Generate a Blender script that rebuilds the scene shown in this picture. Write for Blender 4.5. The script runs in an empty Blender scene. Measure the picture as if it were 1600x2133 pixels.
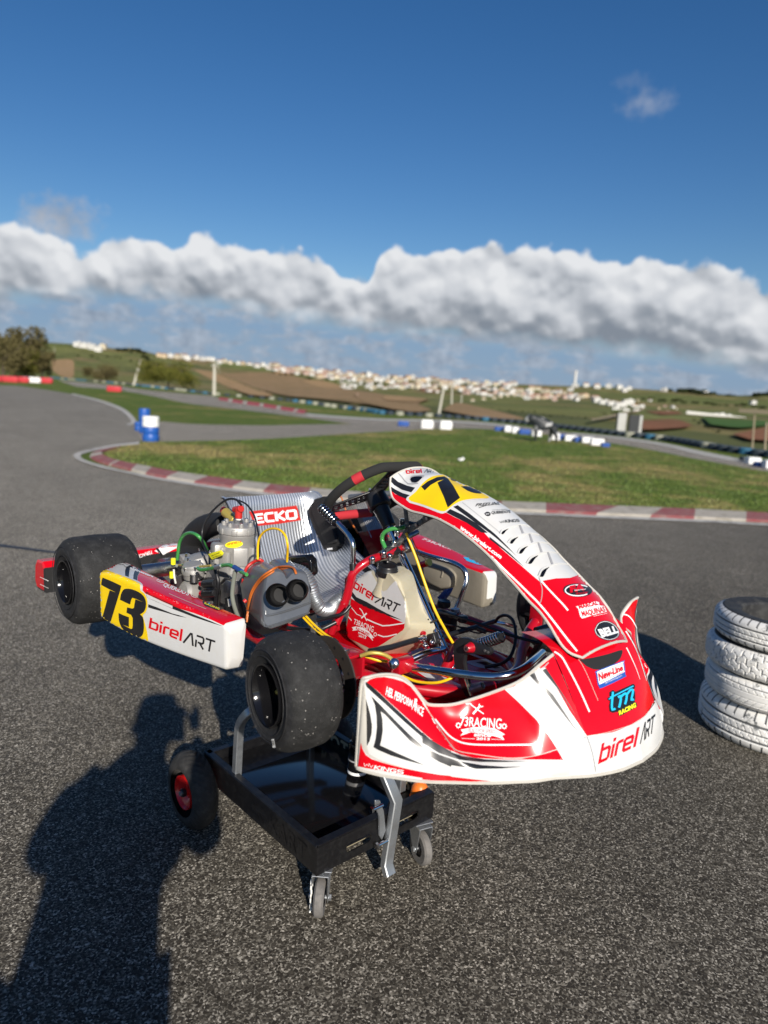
import bpy, bmesh, math, random
from mathutils import Vector, Matrix, Quaternion
from mathutils.geometry import delaunay_2d_cdt
from mathutils.bvhtree import BVHTree
from mathutils import noise as mnoise
random.seed(7)
D = bpy.data
SC = bpy.context.scene
COL = SC.collection
R_ = math.radians

# ------------------------------------------------------------------ camera (solved from the photograph)
CR = Matrix(((0.665012, 0.7446594, 0.0569331), (0.1641873, -0.0714063, -0.9838413), (-0.7285613, 0.6636139, -0.1697496)))
FPX = 1491.81
CAM = Vector((2.277, -1.42, 0.667))
G = -0.78                       # ground level; z = 0 is the kart's axle height
cam = D.cameras.new('camera')
cam_o = D.objects.new('camera', cam)
COL.objects.link(cam_o)
cam.sensor_fit = 'HORIZONTAL'
cam.sensor_width = 36.0
cam.lens = FPX / 1600 * 36
cam.clip_start = 0.02
cam.clip_end = 20000
_r, _d, _f = Vector(CR[0]), Vector(CR[1]), Vector(CR[2])
cam_o.matrix_world = Matrix(((_r.x, -_d.x, -_f.x, CAM.x), (_r.y, -_d.y, -_f.y, CAM.y), (_r.z, -_d.z, -_f.z, CAM.z), (0, 0, 0, 1)))
cam.dof.use_dof = True
cam.dof.focus_distance = 1.95
cam.dof.aperture_fstop = 3.0
SC.camera = cam_o

# ------------------------------------------------------------------ light
SUN_EL, SUN_AZ = 25.3, -26.1
sv = Vector((math.cos(R_(SUN_EL)) * math.cos(R_(SUN_AZ)), math.cos(R_(SUN_EL)) * math.sin(R_(SUN_AZ)), math.sin(R_(SUN_EL))))
sun = D.lights.new('sun', 'SUN')
sun.energy = 5.0
sun.angle = R_(0.5)
sun.color = (1.0, 0.93, 0.83)
sun_o = D.objects.new('sun', sun)
COL.objects.link(sun_o)
sun_o.location = (6, -3, 5)
sun_o.rotation_euler = sv.to_track_quat('Z', 'Y').to_euler()
SC.view_settings.view_transform = 'Standard'
SC.view_settings.look = 'None'
SC.view_settings.exposure = 0.26
SC.view_settings.gamma = 1.0


class NT:
    """tiny node-tree helper"""
    def __init__(s, tree):
        s.t = tree

    def n(s, typ, **kw):
        nd = s.t.nodes.new(typ)
        for k, v in kw.items():
            if k.startswith('i_'):
                key = k[2:]
                nd.inputs[int(key) if key.isdigit() else key.replace('_', ' ')].default_value = v
            else:
                setattr(nd, k, v)
        return nd

    def l(s, a, b):
        s.t.links.new(a, b)

    def math(s, op, a, b=None, c=None, clamp=False):
        nd = s.t.nodes.new('ShaderNodeMath')
        nd.operation = op
        nd.use_clamp = clamp
        for i, x in enumerate((a, b, c)):
            if x is None:
                continue
            if isinstance(x, (int, float)):
                nd.inputs[i].default_value = x
            else:
                s.t.links.new(x, nd.inputs[i])
        return nd.outputs[0]

    def mix(s, fac, a, b, blend='MIX'):
        nd = s.t.nodes.new('ShaderNodeMix')
        nd.data_type = 'RGBA'
        nd.blend_type = blend
        for i, x in ((0, fac), (6, a), (7, b)):
            if isinstance(x, (int, float)):
                nd.inputs[i].default_value = x
            elif isinstance(x, (tuple, list)):
                nd.inputs[i].default_value = (*x, 1) if len(x) == 3 else x
            else:
                s.t.links.new(x, nd.inputs[i])
        return nd.outputs[2]

    def ramp(s, fac, stops, interp='LINEAR'):
        nd = s.t.nodes.new('ShaderNodeValToRGB')
        nd.color_ramp.interpolation = interp
        el = nd.color_ramp.elements
        while len(el) < len(stops):
            el.new(0.5)
        for e, (p, c) in zip(el, stops):
            e.position = p
            e.color = (c, c, c, 1) if isinstance(c, (int, float)) else (*c, 1)
        s.t.links.new(fac, nd.inputs[0])
        return nd.outputs[0]

    def noise(s, vec, scale, detail=3, rough=0.5, out=0):
        nd = s.t.nodes.new('ShaderNodeTexNoise')
        nd.inputs['Scale'].default_value = scale
        nd.inputs['Detail'].default_value = detail
        nd.inputs['Roughness'].default_value = rough
        if vec is not None:
            s.t.links.new(vec, nd.inputs['Vector'])
        return nd.outputs[out]

    def smooth(s, x, a, b):
        nd = s.t.nodes.new('ShaderNodeMapRange')
        nd.interpolation_type = 'SMOOTHSTEP'
        for i, v in ((0, x), (1, a), (2, b)):
            if isinstance(v, (int, float)):
                nd.inputs[i].default_value = v
            else:
                s.t.links.new(v, nd.inputs[i])
        return nd.outputs[0]


def ray(px, py):
    return _r * ((px - 800) / FPX) + _d * ((py - 1066.5) / FPX) + _f


def Xp(px, py, x):
    r = ray(px, py)
    return CAM + r * ((x - CAM.x) / r.x)


def Yp(px, py, y):
    r = ray(px, py)
    return CAM + r * ((y - CAM.y) / r.y)


def Zp(px, py, z=G):
    r = ray(px, py)
    return CAM + r * ((z - CAM.z) / r.z)


def Dp(px, py, d):
    return CAM + ray(px, py) * d


def Pp(px, py, p, n):
    """pixel onto the plane through p with normal n"""
    r = ray(px, py)
    return CAM + r * ((p - CAM).dot(n) / r.dot(n))


def toPx(p):
    q = p - CAM
    z = q.dot(_f)
    return (800 + FPX * q.dot(_r) / z, 1066.5 + FPX * q.dot(_d) / z)


# ------------------------------------------------------------------ world: Nishita sky with a procedural cloud bank
W = D.worlds.new('World')
SC.world = W
W.use_nodes = True
wt = NT(W.node_tree)
W.node_tree.nodes.clear()
wo = wt.n('ShaderNodeOutputWorld')
bg = wt.n('ShaderNodeBackground')
SKY_STRENGTH = 0.066
bg.inputs[1].default_value = SKY_STRENGTH
wt.l(bg.outputs[0], wo.inputs[0])
sky = wt.n('ShaderNodeTexSky', sky_type='NISHITA')
sky.sun_disc = False
sky.sun_elevation = R_(SUN_EL)
sky.sun_rotation = R_(90 - SUN_AZ)
sky.altitude = 100
sky.air_density = 1.0
sky.dust_density = 0.3
sky.ozone_density = 3.0
# direction -> azimuth / elevation in degrees (azimuth 0 = the way the photographer looks, + to the right)
tc = wt.n('ShaderNodeTexCoord')
VA = math.atan2(_f.y, _f.x)
sx = wt.n('ShaderNodeSeparateXYZ')
wt.l(tc.outputs['Generated'], sx.inputs[0])
fx = wt.math('ADD', wt.math('MULTIPLY', sx.outputs[0], math.cos(VA)), wt.math('MULTIPLY', sx.outputs[1], math.sin(VA)))
rx = wt.math('SUBTRACT', wt.math('MULTIPLY', sx.outputs[0], math.sin(VA)), wt.math('MULTIPLY', sx.outputs[1], math.cos(VA)))
AZ = wt.math('MULTIPLY', wt.math('ARCTAN2', rx, fx), 180 / math.pi)
EL = wt.math('MULTIPLY', wt.math('ARCSINE', sx.outputs[2]), 180 / math.pi)


def skypx(px, py):
    r = ray(px, py).normalized()
    a = math.degrees(math.atan2(r.x * math.sin(VA) - r.y * math.cos(VA), r.x * math.cos(VA) + r.y * math.sin(VA)))
    return a, math.degrees(math.asin(r.z))


def curve1(x, pts, lo, hi):
    """piecewise curve of azimuth (-45..45 deg) -> value in lo..hi"""
    nd = wt.n('ShaderNodeFloatCurve')
    cv = nd.mapping.curves[0]
    nd.mapping.use_clip = False
    P = sorted(((p[0] + 45) / 90, (p[1] - lo) / (hi - lo)) for p in pts)
    while len(cv.points) < len(P):
        cv.points.new(0.5, 0.5)
    for q, (a, b) in zip(cv.points, P):
        q.location = (a, b)
        q.handle_type = 'AUTO_CLAMPED'
    nd.mapping.update()
    u = wt.math('DIVIDE', wt.math('ADD', x, 45.0), 90.0, clamp=True)
    wt.l(u, nd.inputs['Value'])
    return wt.math('ADD', wt.math('MULTIPLY', nd.outputs[0], hi - lo), lo)


top_px = [(-400, 430), (-120, 440), (0, 452), (60, 470), (130, 497), (170, 512), (220, 495), (270, 470), (320, 488), (365, 500), (425, 466), (470, 500), (520, 505), (560, 502), (640, 512), (690, 540), (735, 575), (765, 580), (785, 530), (820, 508), (880, 520), (950, 500), (1030, 495), (1090, 508), (1160, 515), (1230, 525), (1300, 535), (1350, 516), (1400, 532), (1480, 535), (1530, 560), (1600, 592), (1750, 640), (2000, 700)]
bot_px = [(-400, 590), (0, 622), (100, 618), (200, 612), (330, 622), (470, 640), (600, 662), (740, 680), (900, 695), (1050, 706), (1200, 722), (1400, 742), (1600, 765), (2000, 820)]
top = curve1(AZ, [skypx(*p) for p in top_px], 0.0, 24.0)
bot = curve1(AZ, [skypx(*p) for p in bot_px], 0.0, 24.0)
co = wt.n('ShaderNodeCombineXYZ')
wt.l(AZ, co.inputs[0])
wt.l(EL, co.inputs[1])


def cloud_noise(dx, dy, scale, detail, rough=0.55, sq=1.0):
    m = wt.n('ShaderNodeMapping')
    m.inputs['Location'].default_value = (dx, dy, 0)
    m.inputs['Scale'].default_value = (1, sq, 1)
    wt.l(co.outputs[0], m.inputs[0])
    return wt.noise(m.outputs[0], scale, detail, rough)


n_big = cloud_noise(3.1, 7.7, 0.30, 5, 0.50)
n_sun = cloud_noise(3.1 - 0.35, 7.7 - 0.6, 0.30, 5, 0.50)     # the same field a little nearer the light
n_soft = cloud_noise(3.1, 7.7, 0.30, 1.5, 0.4)
n_softs = cloud_noise(3.1 + 0.2, 7.7 + 0.7, 0.30, 1.5, 0.4)


def billow(dx, dy, sc_=0.33, dist_=2.2):
    m = wt.n('ShaderNodeMapping')
    m.inputs['Location'].default_value = (dx, dy, 0)
    wt.l(co.outputs[0], m.inputs[0])
    w = wt.noise(m.outputs[0], 0.55, 3, 0.5, out=1)
    v = wt.n('ShaderNodeTexVoronoi', feature='SMOOTH_F1', i_Scale=sc_)
    v.inputs['Smoothness'].default_value = 0.6
    wt.l(wt.mix(dist_, m.outputs[0], w, 'ADD'), v.inputs['Vector'])
    return v.outputs['Distance']


b0_, b1_ = billow(1.0, 2.0), billow(1.25, 2.7)
c0_, c1_ = billow(5.0, 3.0, 0.75, 0.9), billow(5.12, 3.3, 0.75, 0.9)
n_fin = cloud_noise(9.0, 1.0, 1.1, 4, 0.55)
n_str = cloud_noise(1.0, 4.0, 0.30, 6, 0.6, 2.6)
bump = wt.math('ADD', wt.math('ADD', wt.math('MULTIPLY', wt.math('SUBTRACT', n_big, 0.5), 1.0), wt.math('ADD', wt.math('MULTIPLY', wt.math('SUBTRACT', 0.42, b0_), 1.0), wt.math('MULTIPLY', wt.math('SUBTRACT', 0.42, c0_), 1.0))), wt.math('MULTIPLY', wt.math('SUBTRACT', n_fin, 0.5), 0.7))
d_top = wt.math('SUBTRACT', wt.math('ADD', top, wt.math('SUBTRACT', bump, 0.15)), EL)            # > 0 inside
d_bot = wt.math('SUBTRACT', EL, wt.math('SUBTRACT', bot, wt.math('ADD', wt.math('MULTIPLY', bump, 0.6), 0.25)))
m1 = wt.math('MULTIPLY', wt.smooth(d_top, -0.05, 0.42), wt.smooth(d_bot, -0.5, 1.1))
# streaky grey layer below the bank
m2 = wt.math('MULTIPLY', wt.smooth(n_str, 0.42, 0.58), wt.smooth(wt.math('SUBTRACT', wt.math('ADD', bot, 0.9), EL), 0.0, 1.0))
m2 = wt.math('MULTIPLY', m2, 0.85)
veil = wt.math('MULTIPLY', wt.smooth(wt.math('SUBTRACT', wt.math('ADD', bot, 2.0), EL), 0.0, 3.0), 0.88)


def puff(px, py, rx_, ry_, gain=1.0, soft=0.5, rg=3.0):
    a, e = skypx(px, py)
    k = 90 / math.pi / 1.0
    dx = wt.math('DIVIDE', wt.math('SUBTRACT', AZ, a), rx_)
    dy = wt.math('DIVIDE', wt.math('SUBTRACT', EL, e), ry_)
    r2 = wt.math('ADD', wt.math('MULTIPLY', dx, dx), wt.math('MULTIPLY', dy, dy))
    v = wt.math('ADD', wt.math('SUBTRACT', 1.0, r2), wt.math('MULTIPLY', wt.math('ADD', wt.math('SUBTRACT', n_fin, 0.5), wt.math('SUBTRACT', n_big, 0.5)), rg))
    return wt.math('MULTIPLY', wt.smooth(v, 0.0, soft * 3), gain)


m3 = puff(128, 452, 3.3, 1.9, 0.95, 0.4, 1.5)
m3 = wt.math('MAXIMUM', m3, puff(1345, 212, 2.6, 1.2, 0.40, 0.6, 2.4))
m3 = wt.math('MAXIMUM', m3, puff(1325, 170, 1.6, 0.7, 0.12))
m3 = wt.math('MAXIMUM', m3, puff(750, 610, 0.9, 1.3, 0.6))
# the bank lies only on this side of the sky
fade = wt.smooth(wt.math('ABSOLUTE', AZ), 125.0, 70.0)
m1 = wt.math('MULTIPLY', m1, fade)
m2 = wt.math('MULTIPLY', m2, fade)
veil = wt.math('MULTIPLY', veil, fade)
# brightness of the bank: white on the lit upper humps, grey below
h = wt.math('DIVIDE', d_bot, wt.math('MAXIMUM', wt.math('SUBTRACT', top, bot), 0.8))
lit = wt.math('ADD', wt.math('MULTIPLY', wt.math('SUBTRACT', n_soft, n_softs), 1.5), wt.math('ADD', wt.math('MULTIPLY', h, 0.90), wt.math('ADD', 0.20, wt.math('ADD', wt.math('MULTIPLY', wt.math('SUBTRACT', b1_, b0_), 0.8), wt.math('MULTIPLY', wt.math('SUBTRACT', c1_, c0_), 0.75)))))
lit = wt.math('ADD', lit, wt.math('MULTIPLY', wt.math('SUBTRACT', n_big, 0.5), 0.65))
rgt = wt.smooth(AZ, -24.0, 26.0)
lit = wt.math('SUBTRACT', lit, wt.math('MULTIPLY', rgt, 0.12))
CW = 10.0                           # cloud radiance before the world strength
cl1 = wt.ramp(lit, [(0.0, (0.29 * CW, 0.335 * CW, 0.40 * CW)), (0.28, (0.44 * CW, 0.48 * CW, 0.54 * CW)), (0.60, (0.74 * CW, 0.775 * CW, 0.83 * CW)), (1.0, (1.0 * CW, 1.02 * CW, 1.05 * CW))])
cl2 = wt.ramp(n_fin, [(0.3, (0.33 * CW, 0.40 * CW, 0.51 * CW)), (0.7, (0.55 * CW, 0.63 * CW, 0.75 * CW))])
cl3 = wt.ramp(n_big, [(0.3, (0.40 * CW, 0.46 * CW, 0.56 * CW)), (0.7, (0.66 * CW, 0.70 * CW, 0.78 * CW))])
skc = wt.n('ShaderNodeHueSaturation')
skc.inputs['Saturation'].default_value = 1.29
skc.inputs['Hue'].default_value = 0.507
skc.inputs['Value'].default_value = 1.06
wt.l(sky.outputs[0], skc.inputs['Color'])
c = wt.mix(veil, skc.outputs[0], (0.27 * CW, 0.41 * CW, 0.63 * CW))
c = wt.mix(m2, c, cl2)
c = wt.mix(m3, c, cl3)
c = wt.mix(m1, c, cl1)
wt.l(c, bg.inputs[0])
W.cycles.sampling_method = 'MANUAL'
W.cycles.sample_map_resolution = 1024

# ------------------------------------------------------------------ materials
M = {}


def pm(name, col, rough=0.5, metal=0.0, coat=0.0, bump=None, var=None, spec=0.5, trans=0.0, sss=0.0, alpha=None):
    """procedural principled material; bump=(scale, strength[, detail]), var=(scale, amount, colour2)"""
    m = D.materials.new(name)
    m.use_nodes = True
    t = NT(m.node_tree)
    b = m.node_tree.nodes['Principled BSDF']
    b.inputs['Base Color'].default_value = (*col, 1)
    b.inputs['Roughness'].default_value = rough
    b.inputs['Metallic'].default_value = metal
    b.inputs['Coat Weight'].default_value = coat
    b.inputs['Coat Roughness'].default_value = 0.06
    b.inputs['Specular IOR Level'].default_value = spec
    b.inputs['Transmission Weight'].default_value = trans
    if sss:
        b.inputs['Subsurface Weight'].default_value = sss
        b.inputs['Subsurface Radius'].default_value = (0.02, 0.015, 0.01)
    tc = t.n('ShaderNodeTexCoord')
    P = tc.outputs['Object']
    if var:
        f = t.smooth(t.noise(P, var[0], 5, 0.62), 0.42, 0.68)
        f = t.math('MULTIPLY', f, var[1])
        t.l(t.mix(f, col, var[2]), b.inputs['Base Color'])
        t.l(t.math('ADD', t.math('MULTIPLY', f, 0.25), rough), b.inputs['Roughness'])
    if bump:
        bn = t.n('ShaderNodeBump')
        bn.inputs['Strength'].default_value = bump[1]
        bn.inputs['Distance'].default_value = bump[2] if len(bump) > 2 else 0.002
        t.l(t.noise(P, bump[0], 4, 0.6), bn.inputs['Height'])
        t.l(bn.outputs[0], b.inputs['Normal'])
    M[name] = m
    return m


# kart materials
pm('red', (0.66, 0.002, 0.010), 0.13, 0, 0.0, var=(9, 0.10, (0.5, 0.01, 0.015)))
pm('red_frame', (0.42, 0.004, 0.014), 0.28, 0, 0.5, var=(14, 0.3, (0.25, 0.006, 0.012)))
pm('red_matte', (0.45, 0.02, 0.03), 0.8, bump=(900, 0.3, 0.0005))
pm('white', (0.64, 0.64, 0.63), 0.20, 0, 0.0, var=(24, 0.28, (0.60, 0.58, 0.52)))
pm('white_line', (0.82, 0.82, 0.82), 0.35)
pm('edge_plastic', (0.54, 0.515, 0.46), 0.45, var=(25, 0.4, (0.42, 0.39, 0.33)))
pm('black', (0.012, 0.012, 0.014), 0.35, var=(30, 0.2, (0.03, 0.03, 0.032)))
pm('black_gloss', (0.006, 0.006, 0.007), 0.12)
pm('black_matte', (0.012, 0.012, 0.013), 0.75, bump=(500, 0.25, 0.001))
pm('carbon_print', (0.016, 0.017, 0.02), 0.3)
pm('yellow', (0.88, 0.60, 0.004), 0.3, 0, 0.15, var=(20, 0.12, (0.7, 0.45, 0.01)))
pm('grey_print', (0.33, 0.33, 0.34), 0.4)
pm('cyan', (0.02, 0.50, 0.85), 0.35)
pm('blue_print', (0.02, 0.09, 0.42), 0.35)
pm('yellow_print', (0.9, 0.85, 0.02), 0.35)
pm('orange_print', (0.75, 0.12, 0.01), 0.4)
pm('chrome', (0.70, 0.70, 0.72), 0.14, 1.0)
pm('steel', (0.45, 0.45, 0.46), 0.32, 1.0, var=(40, 0.5, (0.2, 0.19, 0.18)), bump=(120, 0.15, 0.001))
pm('galv', (0.50, 0.52, 0.54), 0.42, 0.9, var=(45, 0.6, (0.30, 0.32, 0.34)), bump=(200, 0.1, 0.0006))
pm('cast', (0.40, 0.39, 0.37), 0.46, 0.45, bump=(420, 0.35, 0.0012), var=(60, 0.4, (0.30, 0.29, 0.28)))
pm('cast_dark', (0.16, 0.16, 0.16), 0.45, 0.5, bump=(300, 0.4, 0.0015), var=(50, 0.5, (0.08, 0.08, 0.08)))
pm('disc_steel', (0.10, 0.085, 0.075), 0.5, 0.7, bump=(200, 0.2, 0.001))
pm('airbox_plastic', (0.12, 0.128, 0.142), 0.30, 0.35, 0.2, bump=(350, 0.06, 0.001), var=(22, 0.25, (0.18, 0.19, 0.2)))
pm('exhaust_steel', (0.28, 0.26, 0.24), 0.35, 1.0, var=(12, 0.7, (0.14, 0.10, 0.07)), bump=(160, 0.2, 0.001))
pm('tank_plastic', (0.52, 0.475, 0.345), 0.38, 0, 0.1, sss=0.25, var=(9, 0.35, (0.44, 0.39, 0.27)), bump=(60, 0.12, 0.002))
pm('pod_inner', (0.25, 0.225, 0.18), 0.55, var=(7, 0.6, (0.17, 0.15, 0.115)), bump=(90, 0.12, 0.002))
pm('green_hose', (0.05, 0.26, 0.06), 0.25, 0, 0.3)
pm('clear_hose', (0.20, 0.22, 0.19), 0.2, 0, 0.4)
pm('yellow_cable', (0.85, 0.52, 0.01), 0.35)
pm('orange_strap', (0.50, 0.13, 0.02), 0.4)
pm('red_silicone', (0.50, 0.025, 0.02), 0.38)
pm('gold', (0.60, 0.45, 0.10), 0.4, 0.4)
pm('suede', (0.018, 0.018, 0.018), 0.95, bump=(700, 0.5, 0.001))
pm('foam_pad', (0.010, 0.010, 0.011), 0.85, bump=(300, 0.5, 0.002))
pm('fleece_orange', (0.55, 0.16, 0.03), 0.5)
pm('trolley_black', (0.006, 0.006, 0.007), 0.32, 0, 0.1, var=(60, 0.14, (0.05, 0.05, 0.05)), bump=(70, 0.08, 0.001))
pm('trolley_inner', (0.35, 0.31, 0.21), 0.6)
pm('caster_rubber', (0.16, 0.15, 0.14), 0.7, bump=(120, 0.3, 0.001), var=(60, 0.5, (0.08, 0.08, 0.08)))
pm('tape_white', (0.75, 0.74, 0.70), 0.6, bump=(200, 0.4, 0.002))
pm('orange_plastic', (0.75, 0.17, 0.02), 0.4)
pm('hub_red', (0.60, 0.012, 0.012), 0.25, 0, 0.3)
# rubber with picked-up grit
def rubber(name, base, speck, scale=160, thr=0.70):
    m = pm(name, base, 0.75)
    t = NT(m.node_tree)
    b = m.node_tree.nodes['Principled BSDF']
    P = t.n('ShaderNodeTexCoord').outputs['Object']
    v = t.n('ShaderNodeTexVoronoi', i_Scale=scale)
    t.l(P, v.inputs['Vector'])
    sp = t.math('MULTIPLY', t.smooth(v.outputs['Distance'], t.math('MULTIPLY', t.noise(P, 60, 2), 0.5), 0.10), t.math('GREATER_THAN', t.noise(P, 22, 2), thr - 0.15))
    cellr = t.n('ShaderNodeSeparateColor')
    t.l(v.outputs['Color'], cellr.inputs[0])
    sp = t.math('MULTIPLY', sp, t.math('GREATER_THAN', cellr.outputs[0], 0.76))
    g = t.smooth(t.noise(P, 35, 6, 0.7), 0.42, 0.75)
    base2 = t.mix(g, base, tuple(x * 2.3 + 0.006 for x in base))
    if speck:
        dst = t.math('MULTIPLY', t.smooth(t.noise(P, 420, 2, .6), 0.60, 0.72), t.smooth(t.noise(P, 16, 3), .40, .62))
        base2 = t.mix(t.math('MULTIPLY', dst, .55), base2, (.11, .105, .098))
    t.l(t.mix(t.math('MULTIPLY', sp, speck), base2, (0.45, 0.43, 0.40)), b.inputs['Base Color'])
    bn = t.n('ShaderNodeBump', i_Strength=0.7, i_Distance=0.0035)
    t.l(t.math('ADD', t.noise(P, 110, 6, 0.75), t.math('MULTIPLY', sp, 1.0)), bn.inputs['Height'])
    t.l(bn.outputs[0], b.inputs['Normal'])
rubber('slick_tread', (0.011, 0.011, 0.011), 1.0, 150, .63)
rubber('slick_wall', (0.009, 0.009, 0.010), 0.0)
rubber('pneumatic', (0.022, 0.021, 0.020), 0.0)
# ribbed silver seat shell
m = pm('seat_silver', (0.55, 0.57, 0.60), 0.33, 0.75)
t = NT(m.node_tree)
b = m.node_tree.nodes['Principled BSDF']
uv = t.n('ShaderNodeUVMap')
wv = t.n('ShaderNodeTexWave', wave_type='BANDS', bands_direction='X', i_Scale=16.0)
wv.inputs['Distortion'].default_value = 0.0
t.l(uv.outputs[0], wv.inputs['Vector'])
t.l(t.mix(wv.outputs['Fac'], (0.33, 0.36, 0.41), (0.80, 0.82, 0.84)), b.inputs['Base Color'])
bn = t.n('ShaderNodeBump', i_Strength=0.5, i_Distance=0.002)
t.l(wv.outputs['Fac'], bn.inputs['Height'])
t.l(bn.outputs[0], b.inputs['Normal'])


# ------------------------------------------------------------------ mesh builder
class MB:
    def __init__(s):
        s.v, s.f, s.m, s.mats, s.nn, s.uv = [], [], [], [], {}, {}

    def mi(s, mat):
        if mat not in s.mats:
            s.mats.append(mat)
        return s.mats.index(mat)

    def add(s, vs, fs, mat):
        o = len(s.v)
        s.v += [Vector(v) for v in vs]
        k = s.mi(mat)
        for f in fs:
            s.f.append([i + o for i in f])
            s.m.append(k)
        return o

    def box(s, c, size, mat, rot=None, bev=0.0, seg=2):
        bm = bmesh.new()
        bmesh.ops.create_cube(bm, size=1.0)
        for v in bm.verts:
            v.co = Vector((v.co.x * size[0], v.co.y * size[1], v.co.z * size[2]))
        s._bm(bm, mat, bev, seg, Matrix.Translation(c) @ (rot.to_4x4() if rot else Matrix()))

    def _bm(s, bm, mat, bev=0, seg=2, mt=None):
        if bev:
            bmesh.ops.bevel(bm, geom=bm.edges[:], offset=bev, segments=seg, affect='EDGES', profile=0.5, clamp_overlap=True)
        bmesh.ops.recalc_face_normals(bm, faces=bm.faces[:])
        bm.verts.index_update()
        s.add([(mt @ v.co) if mt else v.co for v in bm.verts], [[v.index for v in f.verts] for f in bm.faces], mat)
        bm.free()

    def prism(s, poly, vec, mat, bev=0.0, seg=2):
        """closed polygon of 3-D points extruded by vec"""
        bm = bmesh.new()
        vec = Vector(vec)
        a = [bm.verts.new(Vector(p)) for p in poly]
        b_ = [bm.verts.new(Vector(p) + vec) for p in poly]
        n = len(poly)
        bm.faces.new(a)
        bm.faces.new(b_[::-1])
        for i in range(n):
            bm.faces.new((a[i], a[(i + 1) % n], b_[(i + 1) % n], b_[i]))
        s._bm(bm, mat, bev, seg)

    def tube(s, path, r, mat, seg=10, closed=False, sm=0, cap=True, flat=1.0):
        P = [Vector(p) for p in path]
        if sm:
            P = crv(P, sm, closed)
        n = len(P)
        rr = r if isinstance(r, (list, tuple)) else [r] * n
        if len(rr) != n:
            rr = [rr[min(len(rr) - 1, int(i * len(rr) / n))] for i in range(n)]
        T = []
        for i in range(n):
            a = P[(i - 1) % n] if (closed or i) else P[i]
            b_ = P[(i + 1) % n] if (closed or i < n - 1) else P[i]
            T.append((b_ - a).normalized())
        up = Vector((0, 0, 1)) if abs(T[0].z) < 0.9 else Vector((1, 0, 0))
        nrm = (up - T[0] * up.dot(T[0])).normalized()
        vs, fs = [], []
        for i in range(n):
            nrm = (nrm - T[i] * nrm.dot(T[i])).normalized()
            bi = T[i].cross(nrm)
            for k in range(seg):
                a = 2 * math.pi * k / seg
                vs.append(P[i] + (nrm * math.cos(a) * flat + bi * math.sin(a)) * rr[i])
        for i in range(n if closed else n - 1):
            for k in range(seg):
                j = (i + 1) % n
                fs.append((i * seg + k, i * seg + (k + 1) % seg, j * seg + (k + 1) % seg, j * seg + k))
        if cap and not closed:
            fs.append(list(range(seg))[::-1])
            fs.append([(n - 1) * seg + k for k in range(seg)])
        s.add(vs, fs, mat)

    def lathe(s, prof, o, ax, mat, seg=32, closed=False):
        """prof = [(radius, height along axis)]; mat = key or list per segment"""
        ax = Vector(ax).normalized()
        o = Vector(o)
        u = ax.orthogonal().normalized()
        w = ax.cross(u)
        n = len(prof)
        base = len(s.v)
        for (r, h) in prof:
            for k in range(seg):
                a = 2 * math.pi * k / seg
                s.v.append(o + ax * h + (u * math.cos(a) + w * math.sin(a)) * r)
        for i in range(n if closed else n - 1):
            mk = s.mi(mat[i % len(mat)] if isinstance(mat, list) else mat)
            j = (i + 1) % n
            for k in range(seg):
                s.f.append([base + i * seg + k, base + i * seg + (k + 1) % seg, base + j * seg + (k + 1) % seg, base + j * seg + k])
                s.m.append(mk)

    def disc(s, o, ax, r, mat, seg=24):
        ax = Vector(ax).normalized()
        u = ax.orthogonal().normalized()
        w = ax.cross(u)
        s.add([Vector(o) + (u * math.cos(2 * math.pi * k / seg) + w * math.sin(2 * math.pi * k / seg)) * r for k in range(seg)], [list(range(seg))], mat)

    def cyl(s, a, b_, r, mat, seg=16, r2=None, bev=0.0):
        a, b_ = Vector(a), Vector(b_)
        L = (b_ - a).length
        r2 = r if r2 is None else r2
        bv = min(bev, L * 0.3, r * 0.5)
        pr = [(0.0, 0), (r - bv, 0), (r, bv), (r2, L - bv), (r2 - bv, L), (0.0, L)] if bv else [(0.0, 0), (r, 0), (r2, L), (0.0, L)]
        s.lathe(pr, a, b_ - a, mat, seg)

    def grid(s, pts, mat, cu=False, cv=False, uv=False, flip=False):
        nu, nv = len(pts), len(pts[0])
        base = len(s.v)
        for i, row in enumerate(pts):
            for j, p in enumerate(row):
                if uv:
                    s.uv[len(s.v)] = (j / max(1, nv - 1), i / max(1, nu - 1))
                s.v.append(Vector(p))
        k = s.mi(mat)
        for i in range(nu if cu else nu - 1):
            for j in range(nv if cv else nv - 1):
                a, b_ = (i + 1) % nu, (j + 1) % nv
                q = [base + i * nv + j, base + i * nv + b_, base + a * nv + b_, base + a * nv + j]
                s.f.append(q[::-1] if flip else q)
                s.m.append(k)
        return base

    def sphere(s, c, r, mat, seg=16, rings=8, sc=(1, 1, 1)):
        base = len(s.v)
        pr = []
        for i in range(rings + 1):
            a = math.pi * i / rings
            pr.append([Vector(c) + Vector((r * sc[0] * math.sin(a) * math.cos(2 * math.pi * k / seg), r * sc[1] * math.sin(a) * math.sin(2 * math.pi * k / seg), r * sc[2] * math.cos(a))) for k in range(seg)])
        s.grid(pr, mat, cv=True, flip=True)

    def mirror_y(s):
        """append the y -> -y copy of everything"""
        n, nf = len(s.v), len(s.f)
        s.v += [Vector((v.x, -v.y, v.z)) for v in s.v]
        for i in range(nf):
            s.f.append([j + n for j in s.f[i][::-1]])
            s.m.append(s.m[i])
        for i, q in list(s.nn.items()):
            s.nn[i + n] = Vector((q.x, -q.y, q.z))
        for i, q in list(s.uv.items()):
            s.uv[i + n] = q

    def bvh(s):
        return Target(s)

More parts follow.
